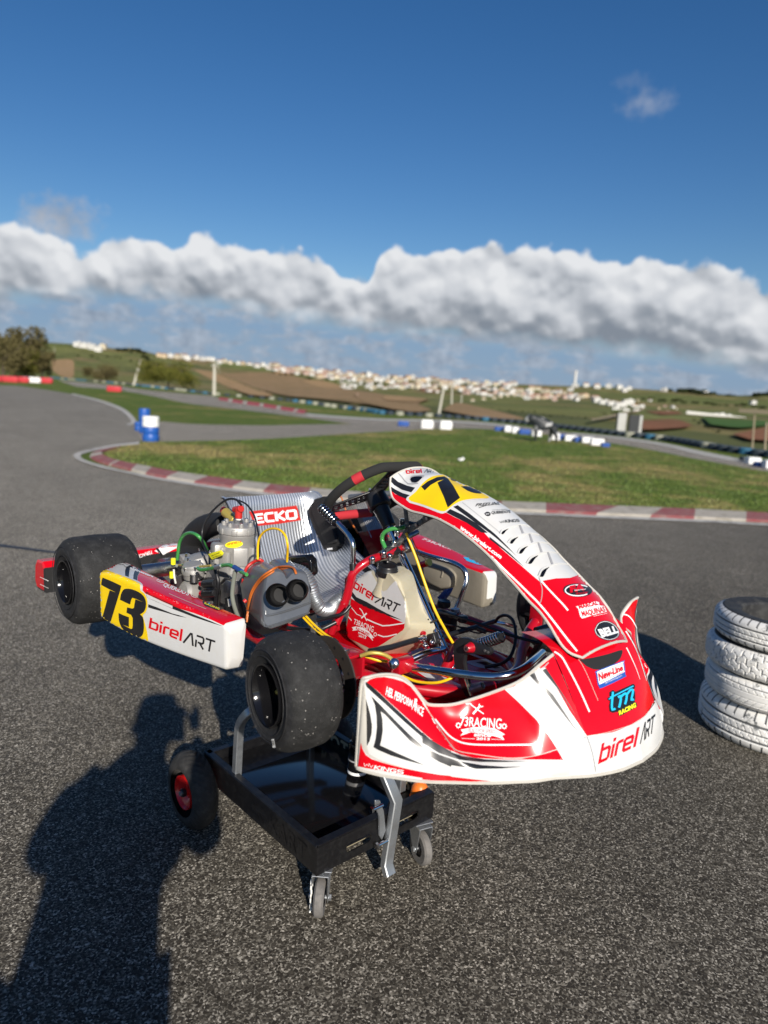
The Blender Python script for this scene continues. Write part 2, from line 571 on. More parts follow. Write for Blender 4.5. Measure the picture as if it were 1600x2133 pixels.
    def build(s, name, parent=None, smooth=40, label=None, loc=None):
        me = D.meshes.new(name)
        off = Vector(loc) if loc is not None else world_loc(parent)
        me.from_pydata([v - off for v in s.v], [], s.f)
        for k in s.mats:
            me.materials.append(M[k])
        me.polygons.foreach_set('material_index', s.m)
        me.polygons.foreach_set('use_smooth', [True] * len(s.f))
        me.update()
        if s.uv:
            ul = me.uv_layers.new(name='UVMap')
            for lp in me.loops:
                ul.data[lp.index].uv = s.uv.get(lp.vertex_index, (0, 0))
        me.set_sharp_from_angle(angle=R_(smooth))
        if s.nn:
            cn = [Vector(c.vector) for c in me.corner_normals]
            for lp in me.loops:
                q = s.nn.get(lp.vertex_index)
                if q is not None:
                    cn[lp.index] = q
            me.normals_split_custom_set([tuple(c) for c in cn])
        o = D.objects.new(name, me)
        COL.objects.link(o)
        if parent is not None:
            o.parent = parent
        elif loc is not None:
            o.location = loc
        if label:
            o['label'] = label
        return o


def world_loc(o):
    p = Vector((0, 0, 0))
    while o is not None:
        p = p + o.location
        o = o.parent
    return p


class Target:
    """a panel's surface for stickers: where a sight line meets it, with its smooth normal"""
    def __init__(s, mb):
        s.v = [v.copy() for v in mb.v]
        s.f = [list(f) for f in mb.f]
        s.t = BVHTree.FromPolygons(s.v, s.f)
        s.n = [Vector((0, 0, 0)) for _ in s.v]
        s.fn = []
        for f in s.f:
            nv = Vector((0, 0, 0))
            for i in range(1, len(f) - 1):
                nv += (s.v[f[i]] - s.v[f[0]]).cross(s.v[f[i + 1]] - s.v[f[0]])
            s.fn.append(nv)
            for i in f:
                s.n[i] += nv
        # merge coincident vertices' normals
        d = {}
        for i, v in enumerate(s.v):
            d.setdefault((round(v.x, 4), round(v.y, 4), round(v.z, 4)), []).append(i)
        for k, ids in d.items():
            if len(ids) > 1:
                q = Vector((0, 0, 0))
                for i in ids:
                    q += s.n[i] if s.n[i].dot(s.n[ids[0]]) >= 0 else -s.n[i]
                for i in ids:
                    s.n[i] = q
        for q in s.n:
            if q.length > 0:
                q.normalize()

    def hit(s, px, py, flat=False):
        r = ray(px, py).normalized()
        loc, nrm, idx, dist = s.t.ray_cast(CAM, r)
        if loc is None:
            return None
        f = s.f[idx]
        if flat:
            n = s.fn[idx].normalized()
        else:
            w = [1 / max(1e-7, (s.v[i] - loc).length) ** 2 for i in f]
            n = Vector((0, 0, 0))
            for i, k in zip(f, w):
                n += (s.n[i] if s.n[i].dot(s.fn[idx]) >= 0 else -s.n[i]) * k
            n = n.normalized() if n.length else s.fn[idx].normalized()
        if n.dot(r) > 0:
            n = -n
        return loc, n


def crv(P, k=4, closed=False):
    """Catmull-Rom through points (Vectors of any dimension)"""
    P = [Vector(p) for p in P]
    n = len(P)
    out = []
    for i in range(n if closed else n - 1):
        if closed:
            a, b_, c_, d = P[(i - 1) % n], P[i], P[(i + 1) % n], P[(i + 2) % n]
        else:
            b_, c_ = P[i], P[i + 1]
            a = P[i - 1] if i else b_ * 2 - c_
            d = P[i + 2] if i + 2 < n else c_ * 2 - b_
        for j in range(k):
            t = j / k
            out.append(0.5 * ((2 * b_) + (c_ - a) * t + (2 * a - 5 * b_ + 4 * c_ - d) * t * t + (3 * b_ - a - 3 * c_ + d) * t * t * t))
    if not closed:
        out.append(P[-1].copy())
    return out


def sp(pts, k=4):
    return [tuple(p) for p in crv([Vector((p[0], p[1])) for p in pts], k)]


def inside(x, y, poly):
    c = False
    n = len(poly)
    for i in range(n):
        x1, y1 = poly[i]
        x2, y2 = poly[(i + 1) % n]
        if (y1 > y) != (y2 > y) and x < (x2 - x1) * (y - y1) / (y2 - y1) + x1:
            c = not c
    return c


def cdt(loops, step=7):
    """triangulate outline(s) (even-odd) with interior points"""
    vs, es = [], []
    for lp in loops:
        q = []
        for i, p in enumerate(lp):
            a, b_ = Vector(p), Vector(lp[(i + 1) % len(lp)])
            m = max(1, int((b_ - a).length / (step * 1.3)))
            q += [a + (b_ - a) * (j / m) for j in range(m)]
        o = len(vs)
        vs += q
        es += [(o + i, o + (i + 1) % len(q)) for i in range(len(q))]
    x0, x1 = min(v.x for v in vs), max(v.x for v in vs)
    y0, y1 = min(v.y for v in vs), max(v.y for v in vs)
    y = y0 + step * 0.5
    r = 0
    while y < y1:
        x = x0 + step * (0.5 if r % 2 else 0.25)
        while x < x1:
            if sum(inside(x, y, lp) for lp in loops) % 2:
                vs.append(Vector((x, y)))
            x += step
        y += step * 0.9
        r += 1
    res = delaunay_2d_cdt(vs, es, [], 2, 1e-4)
    out, tris = res[0], [list(t) for t in res[2]]
    return [tuple(v) for v in out], tris


def refine(vs, tris, mx):
    """split every edge longer than mx (conforming), so a sticker follows the curve of its panel"""
    V = [tuple(v) for v in vs]
    T_ = []
    for t in tris:
        T_ += [(t[0], t[i], t[i + 1]) for i in range(1, len(t) - 1)]
    for _ in range(7):
        mid, out, ch = {}, [], False
        def m(a, b_):
            if math.hypot(V[a][0] - V[b_][0], V[a][1] - V[b_][1]) <= mx:
                return None
            k = (min(a, b_), max(a, b_))
            if k not in mid:
                mid[k] = len(V)
                V.append(((V[a][0] + V[b_][0]) / 2, (V[a][1] + V[b_][1]) / 2))
            return mid[k]
        for a, b_, c_ in T_:
            x, y, z = m(a, b_), m(b_, c_), m(c_, a)
            n = sum(q is not None for q in (x, y, z))
            if n == 0:
                out.append((a, b_, c_))
                continue
            ch = True
            if n == 3:
                out += [(a, x, z), (x, b_, y), (z, y, c_), (x, y, z)]
            else:
                if n == 1:
                    while x is None:
                        a, b_, c_, x, y, z = b_, c_, a, y, z, x
                    out += [(a, x, c_), (x, b_, c_)]
                else:
                    while z is not None:
                        a, b_, c_, x, y, z = b_, c_, a, y, z, x
                    out += [(x, b_, y), (a, x, y), (a, y, c_)]
        T_ = out
        if not ch:
            break
    return V, T_


def drop(mb, tg, vs, tris, mat, off=0.0004, mirror=False, flat=False, maxe=0.08):
    """lay a 2-D sticker (in sight-line coordinates) on the panel: every vertex goes to its own place on the surface"""
    vs, tris = refine(vs, tris, 4.5)
    H = [tg.hit(x, y, flat) for x, y in vs]
    ok = []
    for t in tris:
        h = [H[i] for i in t]
        if any(q is None for q in h):
            continue
        if max((h[i][0] - h[i - 1][0]).length for i in range(len(h))) > maxe:
            continue
        ok.append(t)
    used = sorted({i for t in ok for i in t})
    if not used:
        return
    ix = {i: k for k, i in enumerate(used)}
    V = [H[i][0] + H[i][1] * off for i in used]
    N = [H[i][1] for i in used]
    F = []
    for t in ok:
        q = [ix[i] for i in t]
        g = (V[q[1]] - V[q[0]]).cross(V[q[2]] - V[q[0]])
        F.append(q if g.dot(N[q[0]]) > 0 else q[::-1])
    o = mb.add(V, F, mat)
    for k, n in enumerate(N):
        mb.nn[o + k] = n
    if mirror:
        o = mb.add([Vector((v.x, -v.y, v.z)) for v in V], [f[::-1] for f in F], mat)
        for k, n in enumerate(N):
            mb.nn[o + k] = Vector((n.x, -n.y, n.z))


def patch(mb, tg, loops, mat, off=0.0004, step=7, **kw):
    if loops and isinstance(loops[0], tuple):
        loops = [loops]
    vs, tr = cdt(loops, step)
    drop(mb, tg, vs, tr, mat, off, **kw)


def line2(pts, w, k=0):
    """2-D stroke -> (verts, quads); w may be a list of widths"""
    P = [Vector(p) for p in (sp(pts, k) if k else pts)]
    n = len(P)
    ws = w if isinstance(w, (list, tuple)) else None
    vs, fs = [], []
    for i in range(n):
        if i == 0:
            t = (P[1] - P[0]).normalized()
            m = Vector((-t.y, t.x))
        elif i == n - 1:
            t = (P[-1] - P[-2]).normalized()
            m = Vector((-t.y, t.x))
        else:
            a, b_ = (P[i] - P[i - 1]).normalized(), (P[i + 1] - P[i]).normalized()
            m = Vector((-(a + b_).y, (a + b_).x))
            m = m.normalized() if m.length > 1e-6 else Vector((-a.y, a.x))
            m = m / max(0.45, m.dot(Vector((-a.y, a.x))))
        q = i / (n - 1)
        wi = (ws[0] + (ws[-1] - ws[0]) * q if len(ws) == 2 else ws[min(len(ws) - 1, int(q * len(ws)))]) if ws else w
        vs += [P[i] + m * wi / 2, P[i] - m * wi / 2]
    for i in range(n - 1):
        fs.append([2 * i, 2 * i + 1, 2 * i + 3, 2 * i + 2])
    return [tuple(v) for v in vs], fs


def stripe(mb, tg, pts, w, mat, off=0.0006, k=4, **kw):
    vs, fs = line2(pts, w, k)
    drop(mb, tg, vs, fs, mat, off, **kw)


# stroke letters for the wide technical logos: (advance, strokes)
SF = {
    'b': (0.74, [[(0.08, 1.0), (0.08, 0.08), (0.52, 0.08), (0.60, 0.16), (0.60, 0.58), (0.52, 0.66), (0.08, 0.66)]]),
    'i': (0.28, [[(0.10, 0.0), (0.10, 0.70)], [(0.10, 0.82), (0.10, 1.0)]]),
    'r': (0.48, [[(0.08, 0.0), (0.08, 0.60), (0.16, 0.66), (0.44, 0.66)]]),
    'e': (0.72, [[(0.58, 0.08), (0.16, 0.08), (0.08, 0.16), (0.08, 0.58), (0.16, 0.66), (0.52, 0.66), (0.58, 0.58), (0.58, 0.36), (0.12, 0.36)]]),
    'l': (0.28, [[(0.10, 0.0), (0.10, 1.0)]]),
    'A': (0.92, [[(0.0, 0.0), (0.52, 0.93), (0.62, 0.93), (0.80, 0.0)]]),
    'R': (0.86, [[(0.10, 0.0), (0.10, 0.60)], [(0.10, 0.93), (0.60, 0.93), (0.70, 0.83), (0.70, 0.52), (0.60, 0.42), (0.24, 0.42)], [(0.40, 0.42), (0.74, 0.0)]]),
    'T': (0.80, [[(0.0, 0.93), (0.80, 0.93)], [(0.42, 0.93), (0.36, 0.0)]]),
    'K': (0.86, [[(0.10, 0.0), (0.10, 1.0)], [(0.74, 1.0), (0.20, 0.5), (0.76, 0.0)]]),
    'I': (0.26, [[(0.10, 0.0), (0.10, 1.0)]]),
    'N': (0.92, [[(0.10, 0.0), (0.10, 0.95), (0.72, 0.05), (0.72, 1.0)]]),
    'G': (0.92, [[(0.76, 0.92), (0.20, 0.92), (0.08, 0.80), (0.08, 0.20), (0.20, 0.08), (0.74, 0.08), (0.74, 0.46), (0.44, 0.46)]]),
    'S': (0.88, [[(0.76, 0.92), (0.18, 0.92), (0.08, 0.80), (0.10, 0.58), (0.22, 0.50), (0.66, 0.50), (0.76, 0.42), (0.76, 0.20), (0.66, 0.08), (0.04, 0.08)]]),
    'E': (0.80, [[(0.72, 0.92), (0.10, 0.92), (0.10, 0.08), (0.72, 0.08)], [(0.10, 0.5), (0.64, 0.5)]]),
    'C': (0.86, [[(0.76, 0.92), (0.20, 0.92), (0.10, 0.80), (0.10, 0.20), (0.20, 0.08), (0.76, 0.08)]]),
    'O': (0.92, [[(0.20, 0.08), (0.70, 0.08), (0.80, 0.20), (0.80, 0.80), (0.70, 0.92), (0.20, 0.92), (0.10, 0.80), (0.10, 0.20), (0.20, 0.08)]]),
}


def stroke_text(s, w=0.16, shear=0.0):
    x, V, F = 0.0, [], []
    for ch in s:
        adv, st = SF[ch]
        for pl in st:
            vs, fs = line2([(x + a, b_) for a, b_ in pl], w)
            o = len(V)
            V += [(a + shear * b_, b_) for a, b_ in vs]
            F += [[i + o for i in f] for f in fs]
        x += adv
    return V, F, x


_tcache = {}


def font_text(s, bold=0.0, shear=0.0, space=1.0):
    key = (s, bold, shear, space)
    if key in _tcache:
        return _tcache[key]
    cu = D.curves.new('lettering', 'FONT')
    cu.body = s
    cu.offset = bold
    cu.shear = shear
    cu.space_character = space
    cu.resolution_u = 3
    o = D.objects.new('lettering', cu)
    me = D.meshes.new_from_object(o)
    V = [(v.co.x, v.co.y) for v in me.vertices]
    F = [list(p.vertices) for p in me.polygons]
    D.objects.remove(o)
    D.curves.remove(cu)
    D.meshes.remove(me)
    x0 = min(v[0] for v in V)
    x1 = max(v[0] for v in V)
    k = 1 / 0.72
    out = ([((a - x0) * k, b_ * k) for a, b_ in V], F, (x1 - x0) * k)
    _tcache[key] = out
    return out


def place(t2, p0, p1, h0, h1=None):
    """2-D text -> along baseline p0..p1 with height vector h0 (h1 at its end)"""
    V, F, Wd = t2
    h1 = h1 or h0
    out = []
    for x, y in V:
        q = x / Wd
        out.append((p0[0] + (p1[0] - p0[0]) * q + (h0[0] * (1 - q) + h1[0] * q) * y, p0[1] + (p1[1] - p0[1]) * q + (h0[1] * (1 - q) + h1[1] * q) * y))
    return out, F


def txt(mb, tg, s, p0, p1, h0, mat, h1=None, bold=0.02, shear=0.0, space=1.0, off=0.0008, stroke=None, **kw):
    t2 = stroke_text(s, stroke, shear) if stroke else font_text(s, bold, shear, space)
    vs, fs = place(t2, p0, p1, h0, h1)
    drop(mb, tg, vs, fs, mat, off, **kw)


def ell(cx, cy, a, b_, rot=0, n=20):
    c_, s_ = math.cos(R_(rot)), math.sin(R_(rot))
    return [(cx + a * math.cos(2 * math.pi * i / n) * c_ - b_ * math.sin(2 * math.pi * i / n) * s_, cy + a * math.cos(2 * math.pi * i / n) * s_ + b_ * math.sin(2 * math.pi * i / n) * c_) for i in range(n)]


# ------------------------------------------------------------------ things
def tag(o, label=None, cat=None, group=None, kind=None):
    if label: o['label'] = label
    if cat: o['category'] = cat
    if group: o['group'] = group
    if kind: o['kind'] = kind
    return o


def thing(name, label, cat, loc=(0, 0, 0), group=None):
    o = D.objects.new(name, None)
    o.empty_display_size = 0.1
    COL.objects.link(o)
    o.location = loc
    return tag(o, label, cat, group)


def dup(o, parent=None):
    c_ = o.copy()
    COL.objects.link(c_)
    c_.parent = parent
    for ch in list(o.children):
        dup(ch, c_)
    return c_
# ================================================================== ground, track and kerbs
def gmat(name, build, rough=0.9):
    m = D.materials.new(name)
    m.use_nodes = True
    t = NT(m.node_tree)
    b = m.node_tree.nodes['Principled BSDF']
    b.inputs['Roughness'].default_value = rough
    build(t, b, t.n('ShaderNodeTexCoord').outputs['Object'])
    M[name] = m
    return m


def asphalt(t, b, P, tint=(1, 1, 1), lift=1.0):
    w = t.noise(P, 70, 2, out=1)
    mp = t.mix(0.008, P, w, 'ADD')
    v = t.n('ShaderNodeTexVoronoi', i_Scale=88.0)
    t.l(mp, v.inputs['Vector'])
    v2 = t.n('ShaderNodeTexVoronoi', i_Scale=210.0)
    t.l(mp, v2.inputs['Vector'])
    ve = t.n('ShaderNodeTexVoronoi', feature='DISTANCE_TO_EDGE', i_Scale=88.0)
    t.l(mp, ve.inputs['Vector'])
    sc = t.n('ShaderNodeSeparateColor')
    t.l(v.outputs['Color'], sc.inputs[0])
    sc2 = t.n('ShaderNodeSeparateColor')
    t.l(v2.outputs['Color'], sc2.inputs[0])
    # dark rounded stones bedded in pale crushed fines
    stone = t.ramp(sc.outputs[0], [(0.0, (0.036, 0.033, 0.030)), (0.8, (0.070, 0.065, 0.059)), (1.0, (0.12, 0.112, 0.10))])
    fine = t.ramp(sc2.outputs[1], [(0.0, (0.040, 0.037, 0.033)), (0.38, (0.085, 0.080, 0.072)), (0.66, (0.17, 0.162, 0.148)), (0.88, (0.30, 0.29, 0.27)), (1.0, (0.58, 0.56, 0.53))])
    edge = t.smooth(ve.outputs['Distance'], t.math('ADD', 0.05, t.math('MULTIPLY', sc.outputs[1], 0.26)), t.math('ADD', 0.11, t.math('MULTIPLY', sc.outputs[1], 0.30)))
    col = t.mix(edge, fine, stone)
    big = t.noise(P, 0.35, 4, 0.6)
    mid = t.noise(P, 2.6, 4, 0.6)
    k = t.math('ADD', t.math('MULTIPLY', big, 0.55), t.math('MULTIPLY', mid, 0.55))
    k = t.math('MULTIPLY', t.math('ADD', k, 0.45), lift)
    sx_ = t.n('ShaderNodeSeparateXYZ')
    t.l(P, sx_.inputs[0])
    backscatter_wear = t.smooth(t.math('ADD', sx_.outputs[0], t.math('MULTIPLY', t.noise(P, 0.5, 3), 2.0)), 2.2, -4.0)  # paler to the far left: sun backscatter painted into the colour, plus some wear
    k = t.math('MULTIPLY', k, t.math('ADD', 1.0, t.math('MULTIPLY', backscatter_wear, 1.0)))
    col = t.mix(1.0, col, tint, 'MULTIPLY')
    cm = t.n('ShaderNodeCombineColor')
    for i in range(3):
        t.l(k, cm.inputs[i])
    col = t.mix(1.0, col, cm.outputs[0], 'MULTIPLY')
    t.l(col, b.inputs['Base Color'])
    hgt = t.math('ADD', t.math('MULTIPLY', edge, 0.75), t.math('MULTIPLY', t.math('SUBTRACT', 1.0, edge), t.math('MULTIPLY', sc2.outputs[2], 0.8)))
    bn = t.n('ShaderNodeBump', i_Strength=0.9, i_Distance=0.0032)
    t.l(hgt, bn.inputs['Height'])
    t.l(bn.outputs[0], b.inputs['Normal'])
    b.inputs['Specular IOR Level'].default_value = 0.06
    t.l(t.ramp(sc.outputs[1], [(0.0, 0.45), (1.0, 0.85)]), b.inputs['Roughness'])


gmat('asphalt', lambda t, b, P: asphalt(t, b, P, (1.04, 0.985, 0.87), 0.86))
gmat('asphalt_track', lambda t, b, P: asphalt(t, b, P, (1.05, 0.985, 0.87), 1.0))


def grass(t, b, P, dry=0.0):
    n1 = t.noise(P, 0.28, 5, 0.6)
    n2 = t.noise(P, 1.7, 5, 0.65)
    n3 = t.noise(P, 26, 4, 0.7)
    c = t.ramp(n2, [(0.30, (0.085, 0.135, 0.016)), (0.55, (0.125, 0.18, 0.026)), (0.75, (0.17, 0.205, 0.042))])
    dryf = t.smooth(t.math('ADD', t.math('MULTIPLY', n1, 0.75), t.math('MULTIPLY', n2, 0.45)), 0.60 - dry, 0.78 - dry)
    c = t.mix(t.math('MULTIPLY', dryf, 0.75), c, (0.38, 0.28, 0.11))
    c = t.mix(1.0, c, t.ramp(n3, [(0.25, 0.55), (0.75, 1.15)]), 'MULTIPLY')
    t.l(c, b.inputs['Base Color'])
    bn = t.n('ShaderNodeBump', i_Strength=1.0, i_Distance=0.05)
    t.l(t.math('ADD', n3, t.math('MULTIPLY', n2, 0.6)), bn.inputs['Height'])
    t.l(bn.outputs[0], b.inputs['Normal'])
    b.inputs['Specular IOR Level'].default_value = 0.2


gmat('grass', lambda t, b, P: grass(t, b, P))
gmat('grass_island', lambda t, b, P: grass(t, b, P, 0.06))


def kerbpaint(t, b, P, col, worn):
    f = t.smooth(t.noise(P, 7, 6, 0.7), 0.42, 0.66)
    f2 = t.smooth(t.noise(P, 60, 4, 0.7), 0.45, 0.7)
    f = t.math('MAXIMUM', t.math('MULTIPLY', f, 0.75), t.math('MULTIPLY', f2, 0.5))
    t.l(t.mix(f, col, worn), b.inputs['Base Color'])
    bn = t.n('ShaderNodeBump', i_Strength=0.6, i_Distance=0.006)
    t.l(t.noise(P, 90, 5, 0.7), bn.inputs['Height'])
    t.l(bn.outputs[0], b.inputs['Normal'])


gmat('kerb_red', lambda t, b, P: kerbpaint(t, b, P, (0.26, 0.06, 0.065), (0.27, 0.19, 0.165)))
gmat('kerb_white', lambda t, b, P: kerbpaint(t, b, P, (0.44, 0.40, 0.34), (0.26, 0.23, 0.18)))
gmat('road_paint', lambda t, b, P: kerbpaint(t, b, P, (0.52, 0.50, 0.46), (0.20, 0.19, 0.17)))
gmat('kerb_bright_red', lambda t, b, P: kerbpaint(t, b, P, (0.38, 0.03, 0.05), (0.30, 0.10, 0.10)))
gmat('shadow_dark', lambda t, b, P: t.l(t.ramp(t.noise(P, 30, 3), [(0.3, 0.022), (0.7, 0.04)]), b.inputs['Base Color']), 0.5)


def land(t, b, P):
    """hillside: meadow, scrub and bare soil in irregular field patches"""
    w = t.noise(P, 0.006, 4, 0.6, out=1)
    mp = t.mix(60.0, P, w, 'ADD')
    st = t.n('ShaderNodeMapping')
    st.inputs['Rotation'].default_value = (0, 0, R_(-35))
    st.inputs['Scale'].default_value = (1, 2.2, 0)
    t.l(mp, st.inputs[0])
    v = t.n('ShaderNodeTexVoronoi', i_Scale=0.006)
    t.l(st.outputs[0], v.inputs['Vector'])
    s = t.n('ShaderNodeSeparateColor')
    t.l(v.outputs['Color'], s.inputs[0])
    c = t.ramp(s.outputs[0], [(0.0, (0.145, 0.165, 0.048)), (0.22, (0.18, 0.185, 0.06)), (0.42, (0.21, 0.178, 0.07)), (0.60, (0.115, 0.125, 0.045)), (0.74, (0.25, 0.19, 0.09)), (0.88, (0.16, 0.172, 0.055))], 'CONSTANT')
    n = t.noise(P, 0.03, 6, 0.7)
    c = t.mix(1.0, c, t.ramp(n, [(0.3, 0.55), (0.7, 1.4)]), 'MULTIPLY')
    sc = t.smooth(t.noise(P, 0.05, 6, 0.75), 0.53, 0.60)
    c = t.mix(t.math('MULTIPLY', sc, 0.7), c, (0.065, 0.07, 0.030))
    t.l(c, b.inputs['Base Color'])
    b.inputs['Specular IOR Level'].default_value = 0.1


gmat('land', land, 1.0)


def soil(t, b, P, c1, c2):
    n = t.noise(P, 0.05, 6, 0.7)
    c = t.mix(t.smooth(n, 0.35, 0.7), c1, c2)
    t.l(t.mix(t.math('MULTIPLY', t.smooth(t.noise(P, 0.16, 5, 0.7), 0.52, 0.66), 0.6), c, (0.085, 0.085, 0.032)), b.inputs['Base Color'])
    b.inputs['Specular IOR Level'].default_value = 0.1


gmat('soil_tan', lambda t, b, P: soil(t, b, P, (0.42, 0.27, 0.14), (0.32, 0.21, 0.10)), 1.0)
gmat('soil_brown', lambda t, b, P: soil(t, b, P, (0.33, 0.215, 0.115), (0.235, 0.165, 0.08)), 1.0)
gmat('soil_red', lambda t, b, P: soil(t, b, P, (0.26, 0.115, 0.062), (0.20, 0.095, 0.05)), 1.0)
gmat('crop_green', lambda t, b, P: soil(t, b, P, (0.05, 0.125, 0.03), (0.08, 0.14, 0.035)), 1.0)
gmat('dirt_track', lambda t, b, P: soil(t, b, P, (0.42, 0.33, 0.22), (0.33, 0.26, 0.17)), 1.0)
gmat('soil_light', lambda t, b, P: soil(t, b, P, (0.50, 0.46, 0.37), (0.40, 0.36, 0.27)), 1.0)

# ---- terrain: a plain out to 100 m, then a long hillside up to the ridge of the town
sky_px = [(-500, 700), (0, 706), (110, 714), (150, 716), (220, 723), (245, 727), (275, 724), (300, 731), (330, 739), (400, 745), (500, 755), (600, 766), (700, 778), (800, 786), (900, 791), (1000, 797), (1100, 801), (1180, 804), (1240, 804), (1300, 808), (1400, 814), (1480, 819), (1530, 824), (1600, 822), (2000, 845)]
sk = []
for p in sky_px:
    r = ray(*p)
    sk.append((math.degrees(math.atan2(r.x * math.sin(VA) - r.y * math.cos(VA), r.x * math.cos(VA) + r.y * math.sin(VA))), math.degrees(math.asin(r.normalized().z))))
RIDGE = 1500.0


def ridge_el(a):
    if a <= sk[0][0] or a >= sk[-1][0]:
        e, d = (sk[0][1], sk[0][0] - a) if a <= sk[0][0] else (sk[-1][1], a - sk[-1][0])
        q = min(1, d / 60)
        return e + (1.8 - e) * q * q * (3 - 2 * q)
    for (a0, e0), (a1, e1) in zip(sk, sk[1:]):
        if a <= a1:
            return e0 + (e1 - e0) * (a - a0) / (a1 - a0)


def terr_z(a, r):
    flat = -math.degrees(math.atan2(CAM.z - G, max(r, 1)))
    if r <= 100:
        return G
    e = ridge_el(a)
    q = min(1.0, (r - 100) / (RIDGE - 100))
    a0 = -math.degrees(math.atan2(CAM.z - G, 100))
    k = q ** 1.5
    el = a0 + (e - a0) * k
    p = Vector((a * 0.10, math.log(r) * 2.2, 0))
    el += (mnoise.noise(p) * 0.16 + mnoise.noise(p * 3.1) * 0.06) * math.sin(math.pi * min(1, q)) * 1.2
    z = CAM.z + r * math.tan(R_(el))
    if r > RIDGE:
        zr = CAM.z + RIDGE * math.tan(R_(e))
        z = zr - (r - RIDGE) * 0.03
    return z


mb = MB()
rings = [0.0, 8, 20, 40, 70, 99.9] + [100 * (RIDGE / 100) ** (i / 46) for i in range(47)] + [1700, 2200, 3200, 6000]
azs = [-180 + 6 * i for i in range(23)] + [-42 + 0.6 * i for i in range(141)] + [48 + 6 * i for i in range(22)]
pts = []
for a in azs:
    th = VA - R_(a)
    pts.append([(CAM.x + r * math.cos(th), CAM.y + r * math.sin(th), terr_z(a, r)) for r in rings])
mb.grid(pts, 'land', cu=True)
TERR = mb.bvh()
o = mb.build('terrain', None, 80, loc=(0, 0, 0))
tag(o, kind='structure')


def sheet(name, px, mat, dz, kind='structure', step=None):
    loops = px if isinstance(px[0], list) else [px]
    P3 = [[tuple(Zp(x, y).xy) for x, y in lp] for lp in loops]
    vs, tr = cdt(P3, step or 6.0)
    mb = MB()
    F = []
    for t_ in tr:
        a, b_, c_ = [Vector(vs[i]) for i in t_]
        F.append(t_ if (b_ - a).cross(c_ - a) > 0 else t_[::-1])
    mb.add([(x, y, G + dz) for x, y in vs], F, mat)
    o = mb.build(name, None, loc=(0, 0, 0))
    tag(o, kind=kind)
    return o


# base of the venue: mown grass right out to the tyre wall
venue = [Zp(-900, 772).xy, Zp(-300, 776).xy, Zp(-150, 779).xy, Zp(0, 784).xy, Zp(120, 789).xy, Zp(290, 803).xy, Zp(450, 822).xy, Zp(640, 840).xy, Zp(760, 857).xy, Zp(900, 866).xy, Zp(1000, 873).xy, Zp(1100, 881).xy, Zp(1200, 893).xy, Zp(1300, 905).xy, Zp(1400, 917).xy, Zp(1500, 935).xy, Zp(1620, 950).xy, Zp(1900, 1000).xy]
mb = MB()
ring = [(p.x, p.y, G + 0.004) for p in venue] + [(30, 60, G + 0.004), (60, 0, G + 0.004), (30, -60, G + 0.004), (-60, -70, G + 0.004)]
mb.add(ring, [list(range(len(ring)))], 'grass')
o = mb.build('verge', None, loc=(0, 0, 0))
tag(o, kind='structure')

# paddock asphalt (near) with its far edge
pad_far = [(-260, 797), (0, 803), (60, 807), (160, 823), (205, 834), (240, 847), (262, 859), (276, 873), (283, 886)]
isl_out = [(292, 921), (240, 927), (200, 934), (172, 941), (157, 948), (163, 957), (185, 966), (225, 976), (275, 988), (330, 1000), (440, 1018), (560, 1034), (700, 1049), (880, 1062), (1075, 1072), (1250, 1080), (1450, 1088), (1600, 1096), (1800, 1104), (2100, 1112)]
pad = [Zp(*p).xy for p in sp(pad_far, 4)] + [Zp(*p).xy for p in sp(isl_out, 4)]
near = [(16, 12), (22, -6), (14, -22), (-10, -26), (-60, -20)]
mb = MB()
loop = [tuple(p) for p in pad] + near
vs, tr = cdt([loop], 5.0)
F = []
for t_ in tr:
    a, b_, c_ = [Vector(vs[i]) for i in t_]
    F.append(t_ if (b_ - a).cross(c_ - a) > 0 else t_[::-1])
mb.add([(x, y, G + 0.008) for x, y in vs], F, 'asphalt')
o = mb.build('paddock_asphalt', None, loc=(0, 0, 0))
tag(o, kind='structure')

# the track behind the island, meeting the far straight
isl_up = [(292, 921), (400, 920), (560, 915), (700, 906), (800, 900), (950, 893), (1080, 899), (1200, 914), (1330, 933), (1450, 957), (1600, 984), (1800, 1020)]
strip_lo = [(283, 886), (300, 879), (340, 879), (400, 884), (480, 886), (560, 887), (640, 885), (735, 884)]
strip_up = [(735, 884), (640, 871), (560, 861), (480, 851), (400, 842), (340, 830), (290, 820), (240, 812), (160, 806)]
road_top = [(120, 792), (240, 803), (290, 811), (400, 822), (440, 825), (480, 836), (560, 848), (640, 861), (700, 868), (800, 873), (900, 875), (1000, 880), (1100, 890), (1200, 903), (1300, 913), (1400, 931), (1500, 952), (1600, 971), (1800, 1005)]
rd = sp(strip_lo, 3)[:-1] + sp(strip_up, 3) + sp(road_top, 3) + sp(isl_up, 3)[::-1]
sheet('track', rd, 'asphalt_track', 0.012, step=9.0)
# island turf
isl_in = [(292, 926), (250, 931), (225, 938), (210, 946), (214, 954), (232, 962), (262, 970), (300, 978), (372, 991), (470, 1005), (575, 1018), (700, 1028), (880, 1041), (1045, 1051), (1150, 1055), (1300, 1061), (1450, 1068), (1600, 1076), (1800, 1084)]
o = sheet('grass_island', sp(isl_in, 3) + sp(isl_up, 3)[::-1][:-1], 'grass_island', 0.016, step=6.0)


